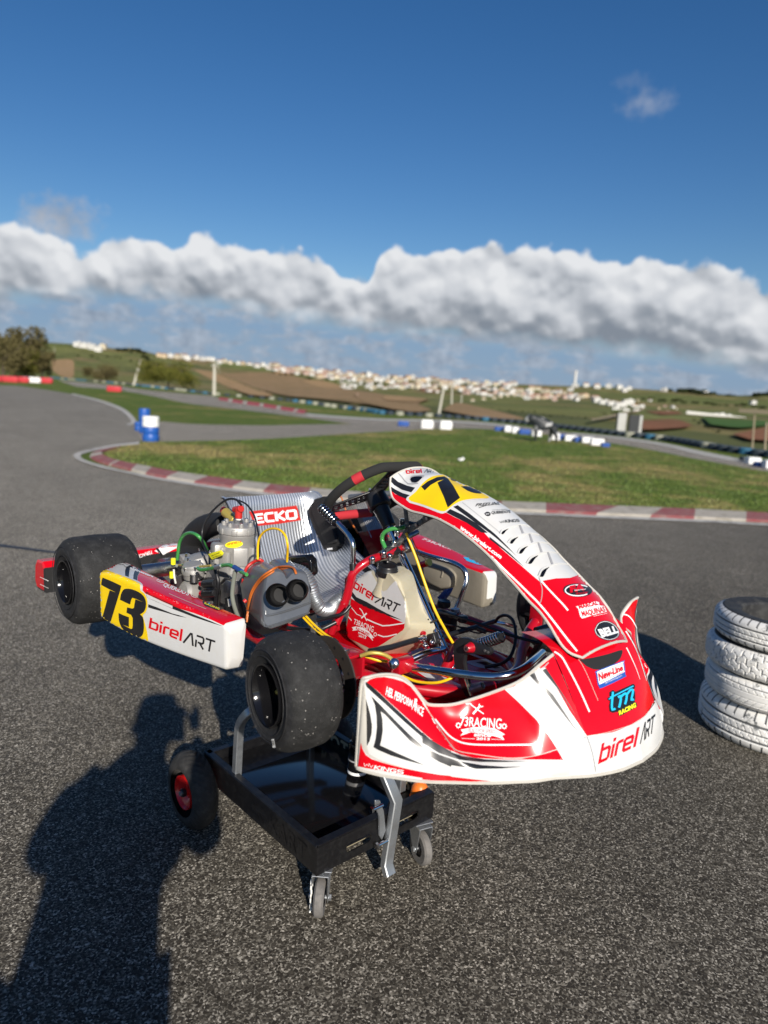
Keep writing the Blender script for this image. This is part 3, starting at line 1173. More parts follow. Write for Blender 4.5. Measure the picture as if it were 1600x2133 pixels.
# kerb: raised blocks, alternately faded red and off-white
def ribbon(name, outp, inp, cols, cuts, z0, z1, kind='structure', n=None):
    mb = MB()
    A = [Zp(*p) for p in sp(outp, 8)]
    B = [Zp(*p) for p in sp(inp, 8)]
    def at(L, q):
        x = q * (len(L) - 1)
        i = min(int(x), len(L) - 2)
        return L[i].lerp(L[i + 1], x - i)
    N = n or 160
    for i in range(N):
        q0, q1 = i / N, (i + 1) / N
        a0, a1, b0, b1 = at(A, q0), at(A, q1), at(B, q0), at(B, q1)
        x = toPx((a0 + a1) / 2)[0]
        k = sum(1 for c_ in cuts if c_ < x) if cuts else int(q0 * 40)
        mat = cols[k % 2]
        up = [Vector((0, 0, z0)), Vector((0, 0, z1))]
        pr = [(a0, a1, z0 - 0.03), (a0.lerp(b0, 0.10), a1.lerp(b1, 0.10), z0 + 0.015), (a0.lerp(b0, 0.55), a1.lerp(b1, 0.55), (z0 + z1) / 2 + 0.008), (b0, b1, z1), (b0, b1, z0 - 0.03)]
        vs, fs = [], []
        for (p, q, z) in pr:
            vs += [Vector((p.x, p.y, G + z)), Vector((q.x, q.y, G + z))]
        for j in range(len(pr) - 1):
            fs.append([2 * j, 2 * j + 1, 2 * j + 3, 2 * j + 2][::-1])
        mb.add(vs, fs, mat)
    o = mb.build(name, None, 30, loc=(0, 0, 0))
    tag(o, kind=kind)
    return o


k_out = [(236, 934), (205, 941), (187, 949), (190, 957), (212, 967), (250, 977), (300, 989), (345, 998), (440, 1013), (560, 1028), (700, 1043), (880, 1056), (1045, 1065), (1150, 1070), (1250, 1075), (1450, 1083), (1600, 1090), (1800, 1098)]
k_in = [(252, 933), (228, 940), (212, 947), (216, 953), (234, 961), (266, 969), (312, 978), (372, 989), (470, 1003), (575, 1016), (705, 1028), (885, 1041), (1048, 1051), (1152, 1055), (1300, 1061), (1452, 1067), (1602, 1075), (1802, 1083)]
ribbon('kerb', k_out, k_in, ['kerb_white', 'kerb_red'], [188, 226, 231, 272, 304, 346, 404, 482, 547, 642, 745, 850, 950, 1040, 1138, 1242, 1352, 1448, 1553, 1665], 0.02, 0.05, n=420)


def strip2(name, a_px, b_px, mat, dz):
    mb = MB()
    A = [Zp(*p) for p in sp(a_px, 6)]
    B = [Zp(*p) for p in sp(b_px, 6)]
    vs = []
    for p, q in zip(A, B):
        vs += [(p.x, p.y, G + dz), (q.x, q.y, G + dz)]
    mb.add(vs, [[2 * i, 2 * i + 1, 2 * i + 3, 2 * i + 2] for i in range(len(A) - 1)], mat)
    bm = None
    o = mb.build(name, None, loc=(0, 0, 0))
    tag(o, kind='structure')


w_out = [(290, 922), (238, 928), (200, 935), (170, 942), (154, 949), (160, 959), (182, 968), (222, 979), (273, 990), (330, 1002), (440, 1020), (560, 1036), (700, 1051), (880, 1064), (1075, 1074), (1250, 1082), (1450, 1090), (1600, 1098), (1800, 1107)]
w_in = [(290, 927), (242, 932), (206, 939), (180, 945), (168, 950), (173, 958), (193, 966), (230, 976), (280, 987), (335, 998), (440, 1014), (560, 1030), (700, 1046), (880, 1059), (1075, 1069), (1250, 1077), (1450, 1085), (1600, 1093), (1800, 1102)]
strip2('edge_line', w_out, w_in, 'road_paint', 0.020)
l_out = [(150, 820), (190, 829), (225, 839), (255, 851), (274, 865), (284, 880), (270, 888)]
l_in = [(150, 823), (188, 832), (220, 842), (248, 854), (265, 867), (273, 880), (262, 886)]
strip2('edge_line', l_out, l_in, 'road_paint', 0.021)
ribbon('kerb', [(455, 833), (500, 841), (560, 850), (632, 862)], [(458, 829), (503, 836), (563, 845), (640, 858)], ['kerb_bright_red', 'kerb_white'], [475, 482, 505, 512, 540, 547, 575, 582, 610, 616], 0.02, 0.08, n=80)
strip2('edge_line', [(640, 866), (700, 871), (800, 877), (900, 879), (1000, 884), (1080, 892)], [(640, 862), (700, 867), (800, 873), (900, 875), (1000, 880), (1080, 888)], 'road_paint', 0.02)
strip2('edge_line', [(1190, 905), (1300, 916), (1390, 931), (1450, 946), (1560, 968), (1640, 983)], [(1190, 902), (1300, 912), (1392, 926), (1452, 939), (1562, 961), (1642, 976)], 'road_paint', 0.02)
# thin cast shadow across the paddock, painted as a dark strip
strip2('shadow_strip', [(-60, 1136), (0, 1142), (60, 1149), (130, 1158), (200, 1168), (260, 1176)], [(-60, 1130), (0, 1136), (60, 1144), (130, 1154), (200, 1165), (260, 1174)], 'shadow_dark', 0.0125)

# grass blades on the island and verge (nobody could count them)
mb = MB()
gp = D.materials.new('blade')
gp.use_nodes = True
tb = NT(gp.node_tree)
bb = gp.node_tree.nodes['Principled BSDF']
oi = tb.n('ShaderNodeTexCoord').outputs['Object']
nb = tb.noise(oi, 0.28, 5, 0.6)
nb2 = tb.noise(oi, 1.7, 5, 0.65)
cb = tb.ramp(tb.noise(oi, 40, 2), [(0.3, (0.08, 0.135, 0.018)), (0.55, (0.125, 0.19, 0.03)), (0.8, (0.20, 0.23, 0.055))])
db = tb.smooth(tb.math('ADD', tb.math('MULTIPLY', nb, 0.75), tb.math('MULTIPLY', nb2, 0.45)), 0.57, 0.75)
tb.l(tb.mix(tb.math('MULTIPLY', db, 0.7), cb, (0.45, 0.34, 0.14)), bb.inputs['Base Color'])
bb.inputs['Roughness'].default_value = 0.6
M['blade'] = gp
poly = [tuple(Zp(*p).xy) for p in (sp(isl_in, 3) + sp(isl_up, 3)[::-1])]
rg = random.Random(3)
cnt = 0
VV, FF = [], []
while cnt < 30000:
    # denser towards the camera
    px = rg.uniform(190, 1640)
    py = rg.uniform(896, 1090)
    p = Zp(px, py)
    if not inside(p.x, p.y, poly):
        continue
    dist = (p - CAM).length
    hh = rg.uniform(0.012, 0.032)
    ww = 0.004 + dist * 0.0004
    a = rg.uniform(0, 6.28)
    lx, ly = math.cos(a), math.sin(a)
    le = rg.uniform(-0.7, 0.7) * hh
    b0 = len(VV)
    VV += [(p.x - lx * ww, p.y - ly * ww, G + 0.014), (p.x + lx * ww, p.y + ly * ww, G + 0.014), (p.x - ly * le, p.y + lx * le, G + 0.014 + hh)]
    FF.append([b0, b0 + 1, b0 + 2])
    cnt += 1
mb.add(VV, FF, 'blade')
o = mb.build('grass_blades', None, 180, loc=(0, 0, 0))
tag(o, 'short mown grass blades on the island inside the kerb', 'grass', kind='stuff')


# ================================================================== fields draped on the hillside
def field(px, mat, h, name='field'):
    mb = MB()
    vs, tr = cdt([px], 3.5)
    F, V = [], []
    for x, y in vs:
        q = TERR.hit(x, y)
        V.append(None if q is None else q[0] + Vector((0, 0, 0.1 + h * 0.3)))
    ok = [t_ for t_ in tr if all(V[i] is not None for i in t_)]
    if not ok:
        return
    ix = {i: k for k, i in enumerate(sorted({i for t_ in ok for i in t_}))}
    mb.add([V[i] for i in ix], [[ix[i] for i in t_] for t_ in ok], mat)
    for f in mb.f:
        a, b_, c_ = [mb.v[i] for i in f]
        if (b_ - a).cross(c_ - a).z < 0:
            f.reverse()
    o = mb.build(name, None, loc=(0, 0, 0))
    tag(o, kind='structure')


field(sp([(108, 750), (150, 749), (154, 768), (152, 786), (128, 784), (106, 770)], 3), 'soil_tan', 0.15)
field(sp([(400, 770), (440, 775), (480, 790), (540, 815), (570, 828), (520, 826), (460, 800)], 3), 'soil_tan', 0.3)
field(sp([(455, 779), (560, 775), (650, 792), (730, 812), (800, 822), (798, 848), (700, 838), (600, 828), (540, 812), (490, 792)], 3), 'soil_brown', 0.25)
field(sp([(570, 773), (610, 776), (612, 782), (575, 780)], 2), 'soil_tan', 0.4)
field(sp([(628, 792), (665, 792), (705, 802), (706, 809), (660, 806)], 3), 'soil_tan', 0.5)
field(sp([(730, 818), (800, 824), (893, 833), (870, 845), (898, 860), (850, 864), (760, 845)], 3), 'soil_brown', 0.35)
field(sp([(800, 824), (860, 828), (893, 835), (860, 842), (800, 838)], 3), 'soil_tan', 0.6)
field(sp([(920, 860), (950, 842), (990, 850), (1060, 868), (1090, 880), (1000, 876)], 3), 'soil_brown', 0.3)
field(sp([(875, 808), (915, 810), (905, 818), (878, 815)], 2), 'soil_red', 0.5)
field(sp([(1335, 880), (1400, 877), (1430, 885), (1440, 893), (1400, 899), (1338, 902), (1330, 890)], 3), 'soil_red', 0.3)
field(sp([(1345, 858), (1400, 856), (1420, 862), (1380, 866)], 3), 'soil_red', 0.5)
field(sp([(1525, 910), (1570, 900), (1620, 892), (1640, 925), (1560, 922)], 3), 'soil_red', 0.2)
field(sp([(1462, 872), (1540, 876), (1610, 880), (1600, 890), (1540, 897), (1480, 890)], 3), 'crop_green', 0.4)
field(sp([(1230, 883), (1260, 876), (1300, 864), (1340, 850), (1342, 853), (1305, 868), (1262, 880), (1232, 886)], 2), 'dirt_track', 0.7, 'dirt_road')
# ================================================================== town, trees and trackside things
def colm(name, col, rough=0.8, var=None):
    pm(name, col, rough, var=var, spec=0.2)


colm('plaster_white', (0.60, 0.59, 0.56))
colm('plaster_cream', (0.56, 0.50, 0.38))
colm('plaster_ochre', (0.52, 0.41, 0.28))
colm('plaster_pink', (0.46, 0.34, 0.29))
colm('roof_tile', (0.36, 0.20, 0.13))
colm('roof_grey', (0.36, 0.35, 0.34))
colm('window_dark', (0.05, 0.055, 0.06), 0.3)
colm('pole_concrete', (0.45, 0.43, 0.36))
colm('wood_post', (0.30, 0.25, 0.17))


def house_mesh(w, d, h, wall, roof, kind):
    mb = MB()
    z0 = -2.0
    mb.add([(-w / 2, -d / 2, z0), (w / 2, -d / 2, z0), (w / 2, d / 2, z0), (-w / 2, d / 2, z0), (-w / 2, -d / 2, h), (w / 2, -d / 2, h), (w / 2, d / 2, h), (-w / 2, d / 2, h)],
           [[0, 1, 5, 4], [1, 2, 6, 5], [2, 3, 7, 6], [3, 0, 4, 7], [4, 5, 6, 7]], wall)
    if kind == 'gable':
        e = 0.4
        r = h + w * 0.22
        mb.add([(-w / 2 - e, -d / 2 - e, h - 0.1), (-w / 2 - e, d / 2 + e, h - 0.1), (0, d / 2 + e, r), (0, -d / 2 - e, r), (w / 2 + e, d / 2 + e, h - 0.1), (w / 2 + e, -d / 2 - e, h - 0.1)],
               [[0, 3, 2, 1], [3, 5, 4, 2]], roof)
        mb.add([(-w / 2, -d / 2, h), (w / 2, -d / 2, h), (0, -d / 2, r), (-w / 2, d / 2, h), (w / 2, d / 2, h), (0, d / 2, r)], [[0, 1, 2], [3, 5, 4]], wall)
    elif kind == 'hip':
        e = 0.5
        r = h + 2.0
        mb.add([(-w / 2 - e, -d / 2 - e, h + .05), (w / 2 + e, -d / 2 - e, h + .05), (w / 2 + e, d / 2 + e, h + .05), (-w / 2 - e, d / 2 + e, h + .05), (0, -d / 4, r), (0, d / 4, r)],
               [[0, 1, 4], [1, 2, 5, 4], [2, 3, 5], [3, 0, 4, 5]], roof)
    else:
        mb.box((0, 0, h + 0.2), (w + 0.3, d + 0.3, 0.4), roof)
        mb.box((w * 0.2, 0, h + 1.0), (w * 0.3, d * 0.3, 1.4), wall)
    # window and door openings, set 3 cm proud
    fl = 2 if h > 5 else 1
    for f in range(fl):
        for sgn in (-1, 1):
            nwn = max(2, int(w / 3.2))
            for i in range(nwn):
                x = -w / 2 + (i + 0.5) * w / nwn
                mb.box((x, sgn * d / 2, 1.6 + f * 2.9), (1.1, 0.06, 1.3), 'window_dark')
            nwn = max(2, int(d / 3.4))
            for i in range(nwn):
                y = -d / 2 + (i + 0.5) * d / nwn
                mb.box((sgn * w / 2, y, 1.6 + f * 2.9), (0.06, 1.1, 1.3), 'window_dark')
    return mb


PROTO = {}
for nm, args in dict(white_a=(9, 11, 6, 'plaster_white', 'roof_tile', 'gable'), white_b=(10, 9, 6.2, 'plaster_white', 'roof_grey', 'flat'), white_c=(12, 9, 3.4, 'plaster_white', 'roof_tile', 'hip'),
                     cream_a=(10, 12, 6.2, 'plaster_cream', 'roof_tile', 'hip'), cream_b=(9, 9, 6.0, 'plaster_cream', 'roof_tile', 'gable'), ochre_a=(11, 10, 6.4, 'plaster_ochre', 'roof_tile', 'hip'), pink_a=(9, 10, 6.0, 'plaster_pink', 'roof_tile', 'gable')).items():
    PROTO[nm] = house_mesh(*args)
HM = {}
HLAB = {'white': 'small white walled house in the far hillside town', 'cream': 'small cream walled house with tiled roof in the far hillside town', 'ochre': 'small ochre house with tiled roof in the far hillside town', 'pink': 'small dusky pink house with tiled roof in the far hillside town'}
hr = random.Random(11)


def drape(px, py):
    q = TERR.hit(px, py)
    return q[0] if q else None


def house(px, py, kind, sc=1.0, label=None, group=None, rz=None, sx=1.0):
    p = drape(px, py)
    if p is None:
        return None
    if kind not in HM:
        o = PROTO[kind].build('house', None, 30, loc=(0, 0, 0))
        HM[kind] = o
    else:
        o = HM[kind].copy()
        COL.objects.link(o)
    o.location = p
    o.rotation_euler = (0, 0, hr.uniform(0, 3.14) if rz is None else rz)
    sc *= min(1.25, (p - CAM).length / 1250) * .9
    o.scale = (sc * sx, sc, sc)
    k = kind.split('_')[0]
    tag(o, label or HLAB[k], 'house', group or ('%s houses of the far town' % k))
    return o


def ridge_y(x):
    for (a, b_), (c_, d) in zip(sky_px, sky_px[1:]):
        if a <= x <= c_:
            return b_ + (d - b_) * (x - a) / (c_ - a)
    return 800


kinds = ['white_a', 'white_b', 'white_c', 'white_a', 'white_b', 'cream_a', 'cream_b', 'ochre_a', 'pink_a']
for x0, x1, st, dy, jit, kk, s0, s1 in [
        (332, 520, 12.5, 4, 2.0, kinds, 0.75, 1.15), (535, 700, 10.5, 4, 2.5, kinds + ['cream_a', 'white_b'], 0.8, 1.3), (700, 900, 10.0, 4, 3, kinds, 0.8, 1.3), (560, 700, 10, 10, 2, kinds, 0.75, 1.1), (640, 960, 12, 13, 4, kinds, 0.8, 1.2),
        (770, 930, 11, 22, 4, ['white_a', 'white_c', 'white_b', 'cream_b'], 0.8, 1.1), (900, 1080, 9.5, 5, 3, kinds, 0.8, 1.2), (940, 1200, 13, 14, 4, kinds, 0.8, 1.2), (960, 1210, 12, 24, 4, ['white_c', 'white_b', 'white_a', 'pink_a'], 0.8, 1.2), (1100, 1250, 11, 27, 5, ['pink_a', 'white_a', 'cream_b', 'ochre_a'], 0.8, 1.1), (1200, 1330, 22, 3, 2, ['white_a', 'white_b'], 0.8, 1.1)]:
    x = x0
    while x < x1:
        house(x + hr.uniform(-3, 3), ridge_y(x) + dy + hr.uniform(-jit, jit), hr.choice(kk), hr.uniform(s0, s1))
        x += st
for x, y in ((162, 719), (172, 721), (183, 722), (194, 725), (205, 729)):
    house(x, y + 3, 'white_b', 1.2, 'white flat roofed house in the group on the left ridge', 'white houses on the left ridge')
house(215, 727, 'cream_b', 1.2, 'cream house with tiled roof right of the white houses on the left ridge')
for i in range(26):
    x = hr.uniform(709, 785)
    y = hr.uniform(792, 809) - (6 if x < 725 else 0) * 0 + (x - 740) * 0.05
    house(x, y + 3, hr.choice(['white_b', 'white_a', 'white_b']), hr.uniform(0.42, 0.6), 'bright white house in the tight cluster below the town', 'white houses of the cluster below the town')
for x, y in ((985, 836), (1008, 833), (1030, 831), (1043, 828), (1058, 826), (1072, 825), (1088, 827), (1100, 829)):
    house(x, y, 'cream_a', 0.62, 'low cream house in the row below the far town', 'cream houses in the row below the town', rz=R_(30))
# the long white estate above the dirt road
for x, y, s, k, sx in ((1243, 838, 0.8, 'white_a', 1.2), (1258, 842, 0.75, 'white_b', 1.6), (1275, 845, 0.75, 'white_a', 1.8), (1292, 847, 0.75, 'white_b', 1.8), (1308, 843, 0.95, 'white_b', 1.3), (1322, 848, 0.6, 'white_c', 1.3), (1336, 849, 0.5, 'white_b', 1.2), (1283, 853, 0.45, 'white_b', 2.2), (1303, 856, 0.4, 'white_b', 2.2), (1325, 856, 0.35, 'white_b', 2.0)):
    house(x, y, k, s * 1.5, 'white building of the long white estate above the dirt road', 'buildings of the white estate', rz=R_(50), sx=sx)
for x, y, s, k in ((1385, 848, 0.45, 'pink_a'), (1401, 850, 0.62, 'white_b'), (1392, 856, 0.35, 'white_c'), (1372, 852, 0.4, 'ochre_a'), (1410, 853, 0.35, 'cream_b'), (1354, 836, 0.5, 'white_a'), (1328, 835, 0.4, 'cream_b')):
    house(x, y, k, s, 'small house in the hamlet right of the white estate', 'houses of the hamlet')
for x, y, s, k, sx in ((1490, 866, 0.62, 'white_b', 1.4), (1503, 866, 0.7, 'white_b', 1.5), (1518, 868, 0.6, 'white_b', 1.3)):
    house(x, y, k, s, 'white flat roofed farm building inside the long white wall', 'white farm buildings', rz=R_(48), sx=sx)
for x, y in ((1363, 811), (1383, 815), (1470, 822), (1568, 842), (1300, 816), (1243, 806)):
    house(x, y, 'white_b', 0.9, 'lone white house on the right hand hillside', 'lone white houses on the right hillside')
house(744, 823, 'pink_a', 0.35, 'pinkish hut with tiled roof below the white cluster')
house(714, 838, 'ochre_a', 0.25, 'low orange hut in the brown field behind the tyre wall')
# long white wall of the farm
a, b_ = drape(1430, 862), Dp(1552, 875, (drape(1430, 862) - CAM).dot(_f))
mb = MB()
mb.prism([a + Vector((0, 0, -1)), b_ + Vector((0, 0, -1)), b_ + Vector((0, 0, 1.9)), a + Vector((0, 0, 1.9))], (0.5, 0.5, 0), 'plaster_white')
tag(mb.build('boundary_wall', None, loc=a), 'long low white wall round the farm on the right', 'wall')
# slender white tower on the ridge
p = drape(1197, 806)
mb = MB()
mb.cyl(p + Vector((0, 0, -2)), p + Vector((0, 0, 28)), 2.6, 'plaster_white', 12, 2.2)
mb.cyl(p + Vector((0, 0, 28)), p + Vector((0, 0, 31)), 3.0, 'plaster_white', 12, 3.0)
tag(mb.build('water_tower', None, loc=p), 'slender white water tower standing on the ridge', 'tower')

# ---- trees
for nm, cs in dict(leaf_brown=((0.105, 0.090, 0.040), (0.060, 0.055, 0.022), (0.16, 0.135, 0.06)), leaf_olive=((0.10, 0.105, 0.022), (0.060, 0.066, 0.014), (0.17, 0.15, 0.035)), leaf_dark=((0.030, 0.040, 0.016), (0.020, 0.026, 0.012), (0.055, 0.062, 0.025))).items():
    m = D.materials.new(nm)
    m.use_nodes = True
    t = NT(m.node_tree)
    b = m.node_tree.nodes['Principled BSDF']
    P = t.n('ShaderNodeTexCoord').outputs['Object']
    t.l(t.ramp(t.noise(P, 1.6, 4, 0.7), [(0.32, cs[1]), (0.5, cs[0]), (0.7, cs[2])]), b.inputs['Base Color'])
    b.inputs['Roughness'].default_value = 0.7
    b.inputs['Specular IOR Level'].default_value = 0.06
    M[nm] = m
pm('bark', (0.09, 0.07, 0.05), 0.9, bump=(20, 0.5, 0.02))


def crown(w, d, h, z0, n, leaf, seed, size=0.18):
    r = random.Random(seed)
    mb = MB()
    blobs = [(r.uniform(-.36, .36) * w, r.uniform(-.36, .36) * d, z0 + h * r.uniform(0.2, 0.8), r.uniform(0.14, 0.27)) for _ in range(18)]
    V, F = [], []
    for _ in range(n):
        bx, by, bz, br = r.choice(blobs)
        v = Vector((r.gauss(0, 1), r.gauss(0, 1), r.gauss(0, 1))).normalized() * (r.random() ** 0.4)
        p = Vector((bx + v.x * br * w, by + v.y * br * d, bz + v.z * br * h * 1.1))
        p.z = max(p.z, z0 * 0.4)
        a = Vector((r.gauss(0, 1), r.gauss(0, 1), r.gauss(0, 1))).normalized()
        b_ = a.orthogonal().normalized()
        s_ = size * r.uniform(0.6, 1.5)
        k = len(V)
        V += [p - a * s_, p + b_ * s_ * 0.5, p + a * s_, p - b_ * s_ * 0.5]
        F.append([k, k + 1, k + 2, k + 3])
    mb.add(V, F, leaf)
    return mb


def tree(name, px, py, w, h, leaf, label, group=None, n=2600, seed=1, trunk=1.2, cat='tree', size=None, base=None):
    p = base if base is not None else drape(px, py)
    k_ = (p - CAM).dot(_f) / FPX
    w, h, trunk = w * k_, h * k_, trunk * k_ * 20
    t = thing(name, label, cat, p, group)
    tm = MB()
    r = random.Random(seed)
    tm.tube([p, p + Vector((0.05 * h, 0, h * 0.3)), p + Vector((0.02 * h, 0.03 * h, h * 0.75))], [0.035 * h, 0.025 * h, 0.008 * h], 'bark', 8, sm=3)
    for i in range(6):
        a = r.uniform(0, 6.28)
        s_ = p + Vector((0.04 * h, 0.01 * h, h * r.uniform(0.2, 0.5)))
        tm.tube([s_, s_ + Vector((math.cos(a) * w * 0.18, math.sin(a) * w * 0.18, h * 0.14)), s_ + Vector((math.cos(a) * w * 0.36, math.sin(a) * w * 0.36, h * 0.34))], [0.016 * h, 0.011 * h, 0.004 * h], 'bark', 6)
    tm.build('trunk', t)
    cm = crown(w, w, h - trunk * 0.3, trunk * 0.3, n, leaf, seed, size or 0.03 * h)
    cm.v = [v + p for v in cm.v]
    cm.build('crown', t, 180)
    return t


T1 = [(-60, 786, 150, 100, 'leaf_brown'), (6, 787, 100, 92, 'leaf_brown'), (56, 789, 84, 108, 'leaf_brown'), (88, 790, 48, 66, 'leaf_brown'), (32, 788, 90, 72, 'leaf_olive')]
tl = ['tall brown green tree cut by the left edge of the picture', 'bushy brown tree behind the red barriers at far left', 'tallest brown tree behind the white barrier', 'small brown tree at the right end of the left hand grove', 'olive green tree in the middle of the left hand grove']
for i, (px, py, w, h, lf) in enumerate(T1):
    tree('broadleaf_tree', px, py, w, h, lf, tl[i], 'trees of the left hand grove', 3000, 20 + i, trunk=0.8)
tree('round_bush', 350, 808, 104, 56, 'leaf_olive', 'large round olive green bush right of the leaning pole', None, 9000, 31, 0.4, 'bush')
tree('round_bush', 213, 796, 72, 38, 'leaf_brown', 'low brown bush left of the leaning pole', None, 5000, 32, 0.3, 'bush')
tree('round_bush', 737, 853, 30, 17, 'leaf_brown', 'tiny brown bush behind the tyre wall below the pinkish hut', None, 900, 33, 0.2, 'bush')
# hedges and scrub of the hillside: copies of one bush
bush0 = crown(10, 10, 5.0, 0, 700, 'leaf_dark', 5, 0.7).build('shrub', None, 180, loc=(0, 0, 0))
first = True
br = random.Random(5)
spots = []
for x0, y0, x1, y1, n, s_ in ((245, 729, 300, 733, 7, 0.8), (1395, 812, 1475, 820, 14, 1.1), (1545, 822, 1610, 824, 9, 1.0), (690, 770 + 16, 770, 800, 10, 0.5), (960, 800, 1010, 812, 7, 0.5), (1010, 812, 1180, 826, 14, 0.4), (1320, 806, 1400, 812, 10, 0.8), (1480, 818, 1540, 824, 5, 0.6), (1443, 875, 1500, 898, 12, 0.35), (300, 745, 330, 758, 6, 0.6), (780, 800, 960, 822, 14, 0.45), (560, 775, 700, 795, 10, 0.5), (1320, 830, 1600, 850, 22, 0.6), (1020, 850, 1230, 872, 14, 0.3), (160, 738, 300, 752, 8, 0.4), (1240, 858, 1330, 866, 6, 0.35)):
    for i in range(n):
        q = (i + 0.5) / n
        spots.append((x0 + (x1 - x0) * q + br.uniform(-6, 6), y0 + (y1 - y0) * q + br.uniform(-3, 3) + 1, s_ * br.uniform(0.7, 1.3)))
for x, y, s_ in spots:
    p = drape(x, y)
    if p is None:
        continue
    o = bush0 if first else bush0.copy()
    if not first:
        COL.objects.link(o)
    first = False
    o.location = p
    o.rotation_euler = (0, 0, br.uniform(0, 6.28))
    s_ *= (p - CAM).length / 1100
    o.scale = (s_ * br.uniform(0.8, 1.8), s_ * br.uniform(0.8, 1.8), s_ * br.uniform(0.7, 1.1))
    tag(o, 'dark green shrub on the distant hillside', 'shrub', 'dark shrubs of the hillside')

# ---- poles
def pole(px0, py0, px1, py1, r, mat, label, name='utility_pole', arm=False, group=None, dz=0):
    b_ = drape(px0, py0)
    d = (b_ - CAM).dot(_f)
    tp = Dp(px1, py1, d)
    mb = MB()
    mb.cyl(b_ + Vector((0, 0, -0.3)), tp, r, mat, 8, r * 0.75)
    if arm:
        q = tp - (tp - b_) * 0.06
        mb.box(q, (1.1, 0.14, 0.14), mat)
    tag(mb.build(name, None, loc=b_), label, 'pole', group)


pole(277, 803, 293, 751, 0.17, 'pole_concrete', 'leaning pale concrete pole left of the round olive bush')
pole(446, 824, 447, 757, 0.16, 'pole_concrete', 'upright concrete pole above the red kerb', arm=True)
pole(456, 778, 457, 752, 0.22, 'pole_concrete', 'thinner far pole just right of the upright concrete pole')
pole(912, 868, 924, 810, 0.085, 'pole_concrete', 'leaning pole behind the tyre wall in the middle of the picture')
pole(941, 842, 942, 803, 0.11, 'pole_concrete', 'faint far pole below the town right of the leaning pole')
pole(961, 840, 962, 821, 0.14, 'pole_concrete', 'short pale post below the town')
pole(113, 748, 114, 722, 0.26, 'pole_concrete', 'pale pole beside the left hand grove')
pole(1568, 936, 1573, 852, 0.035, 'wood_post', 'thin lamp pole near the right edge', 'lamp_post', True)
pole(1594, 950, 1597, 880, 0.04, 'wood_post', 'wooden post cut by the right edge')

# ---- tyre wall along the far side of the track: one small stack after another, painted in turn
for nm, c_ in dict(tyre_blue=(0.03, 0.14, 0.24), tyre_pale=(0.36, 0.36, 0.28), tyre_dark=(0.03, 0.045, 0.06), barrier_blue=(0.01, 0.07, 0.30), barrier_white=(0.78, 0.78, 0.77), barrier_red=(0.50, 0.03, 0.04)).items():
    pm(nm, c_, 0.6, var=(6, 0.3, tuple(x * 0.6 + 0.02 for x in c_)))


def tyre_prof(R, w, ri):
    h = w / 2
    return [(ri, -h * 0.7), (ri + (R - ri) * 0.3, -h), (R * 0.93, -h * 0.92), (R, -h * 0.55), (R, h * 0.55), (R * 0.93, h * 0.92), (ri + (R - ri) * 0.3, h), (ri, h * 0.7)]


def stack_mesh(mat):
    mb = MB()
    for k in range(2):
        mb.lathe([(r, h + 0.055 + 0.11 * k) for r, h in tyre_prof(0.24, 0.105, 0.14)], (0, 0, 0), (0, 0, 1), mat, 14, closed=True)
    return mb


SM = {}
wall_px = sp([(108, 788), (180, 794), (280, 803), (400, 817), (450, 823), (560, 832), (640, 841), (700, 850), (760, 857), (800, 863), (900, 869), (1000, 876), (1100, 885), (1200, 897), (1300, 909), (1400, 921), (1500, 939), (1625, 957)], 12)
wl = [Zp(x, y) for x, y in wall_px]
wr = random.Random(2)
acc = 0.0
cntw = 0
WLAB = {'tyre_blue': 'blue painted stack in the tyre wall beyond the track', 'tyre_pale': 'pale painted stack in the tyre wall beyond the track', 'tyre_dark': 'dark unpainted stack in the tyre wall beyond the track'}
for i in range(len(wl) - 1):
    seg = (wl[i + 1] - wl[i]).length
    while acc < seg and cntw < 240:
        p = wl[i].lerp(wl[i + 1], acc / seg)
        x = toPx(p)[0]
        mt = wr.choice(['tyre_blue', 'tyre_blue', 'tyre_pale', 'tyre_dark'] if x < 800 else ['tyre_dark', 'tyre_dark', 'tyre_dark', 'tyre_blue', 'tyre_pale'])
        if mt not in SM:
            o = stack_mesh(mt).build('tyre_stack', None, 40, loc=(0, 0, 0))
            SM[mt] = o
        else:
            o = SM[mt].copy()
            COL.objects.link(o)
        o.location = (p.x, p.y, G)
        tag(o, WLAB[mt], 'tyre stack', mt.split('_')[1] + ' stacks of the tyre wall')
        acc += 0.55 if x > 700 else 1.5
        cntw += 1
    acc -= seg


# ---- plastic barriers and blocks
def block(px, py, w, h, d, mat, label, rz=None, group=None, name='barrier_block', band=None):
    p = Zp(px, py)
    mb = MB()
    a = rz if rz is not None else math.atan2(_r.y, _r.x)
    rot = Matrix.Rotation(a, 3, 'Z')
    c0 = Vector((p.x, p.y, G + 0.01 + h / 2))
    mb.box(c0, (w, d, h), mat, rot, min(h, d, w) * 0.14, 2)
    # moulded foot, ribs and connecting lug
    mb.box(c0 + Vector((0, 0, -h * 0.42)), (w * 1.02, d * 1.25, h * 0.14), mat, rot, h * 0.04, 1)
    for k in (-0.3, 0, 0.3):
        mb.box(c0 + rot @ Vector((w * k, 0, h * 0.05)), (w * 0.05, d * 1.06, h * 0.7), mat, rot, w * 0.01, 1)
    mb.box(c0 + rot @ Vector((w * 0.52, 0, 0)), (w * 0.06, d * 0.4, h * 0.5), mat, rot, w * 0.01, 1)
    o = mb.build(name, None, loc=(p.x, p.y, G))
    tag(o, label, 'barrier', group)
    return o


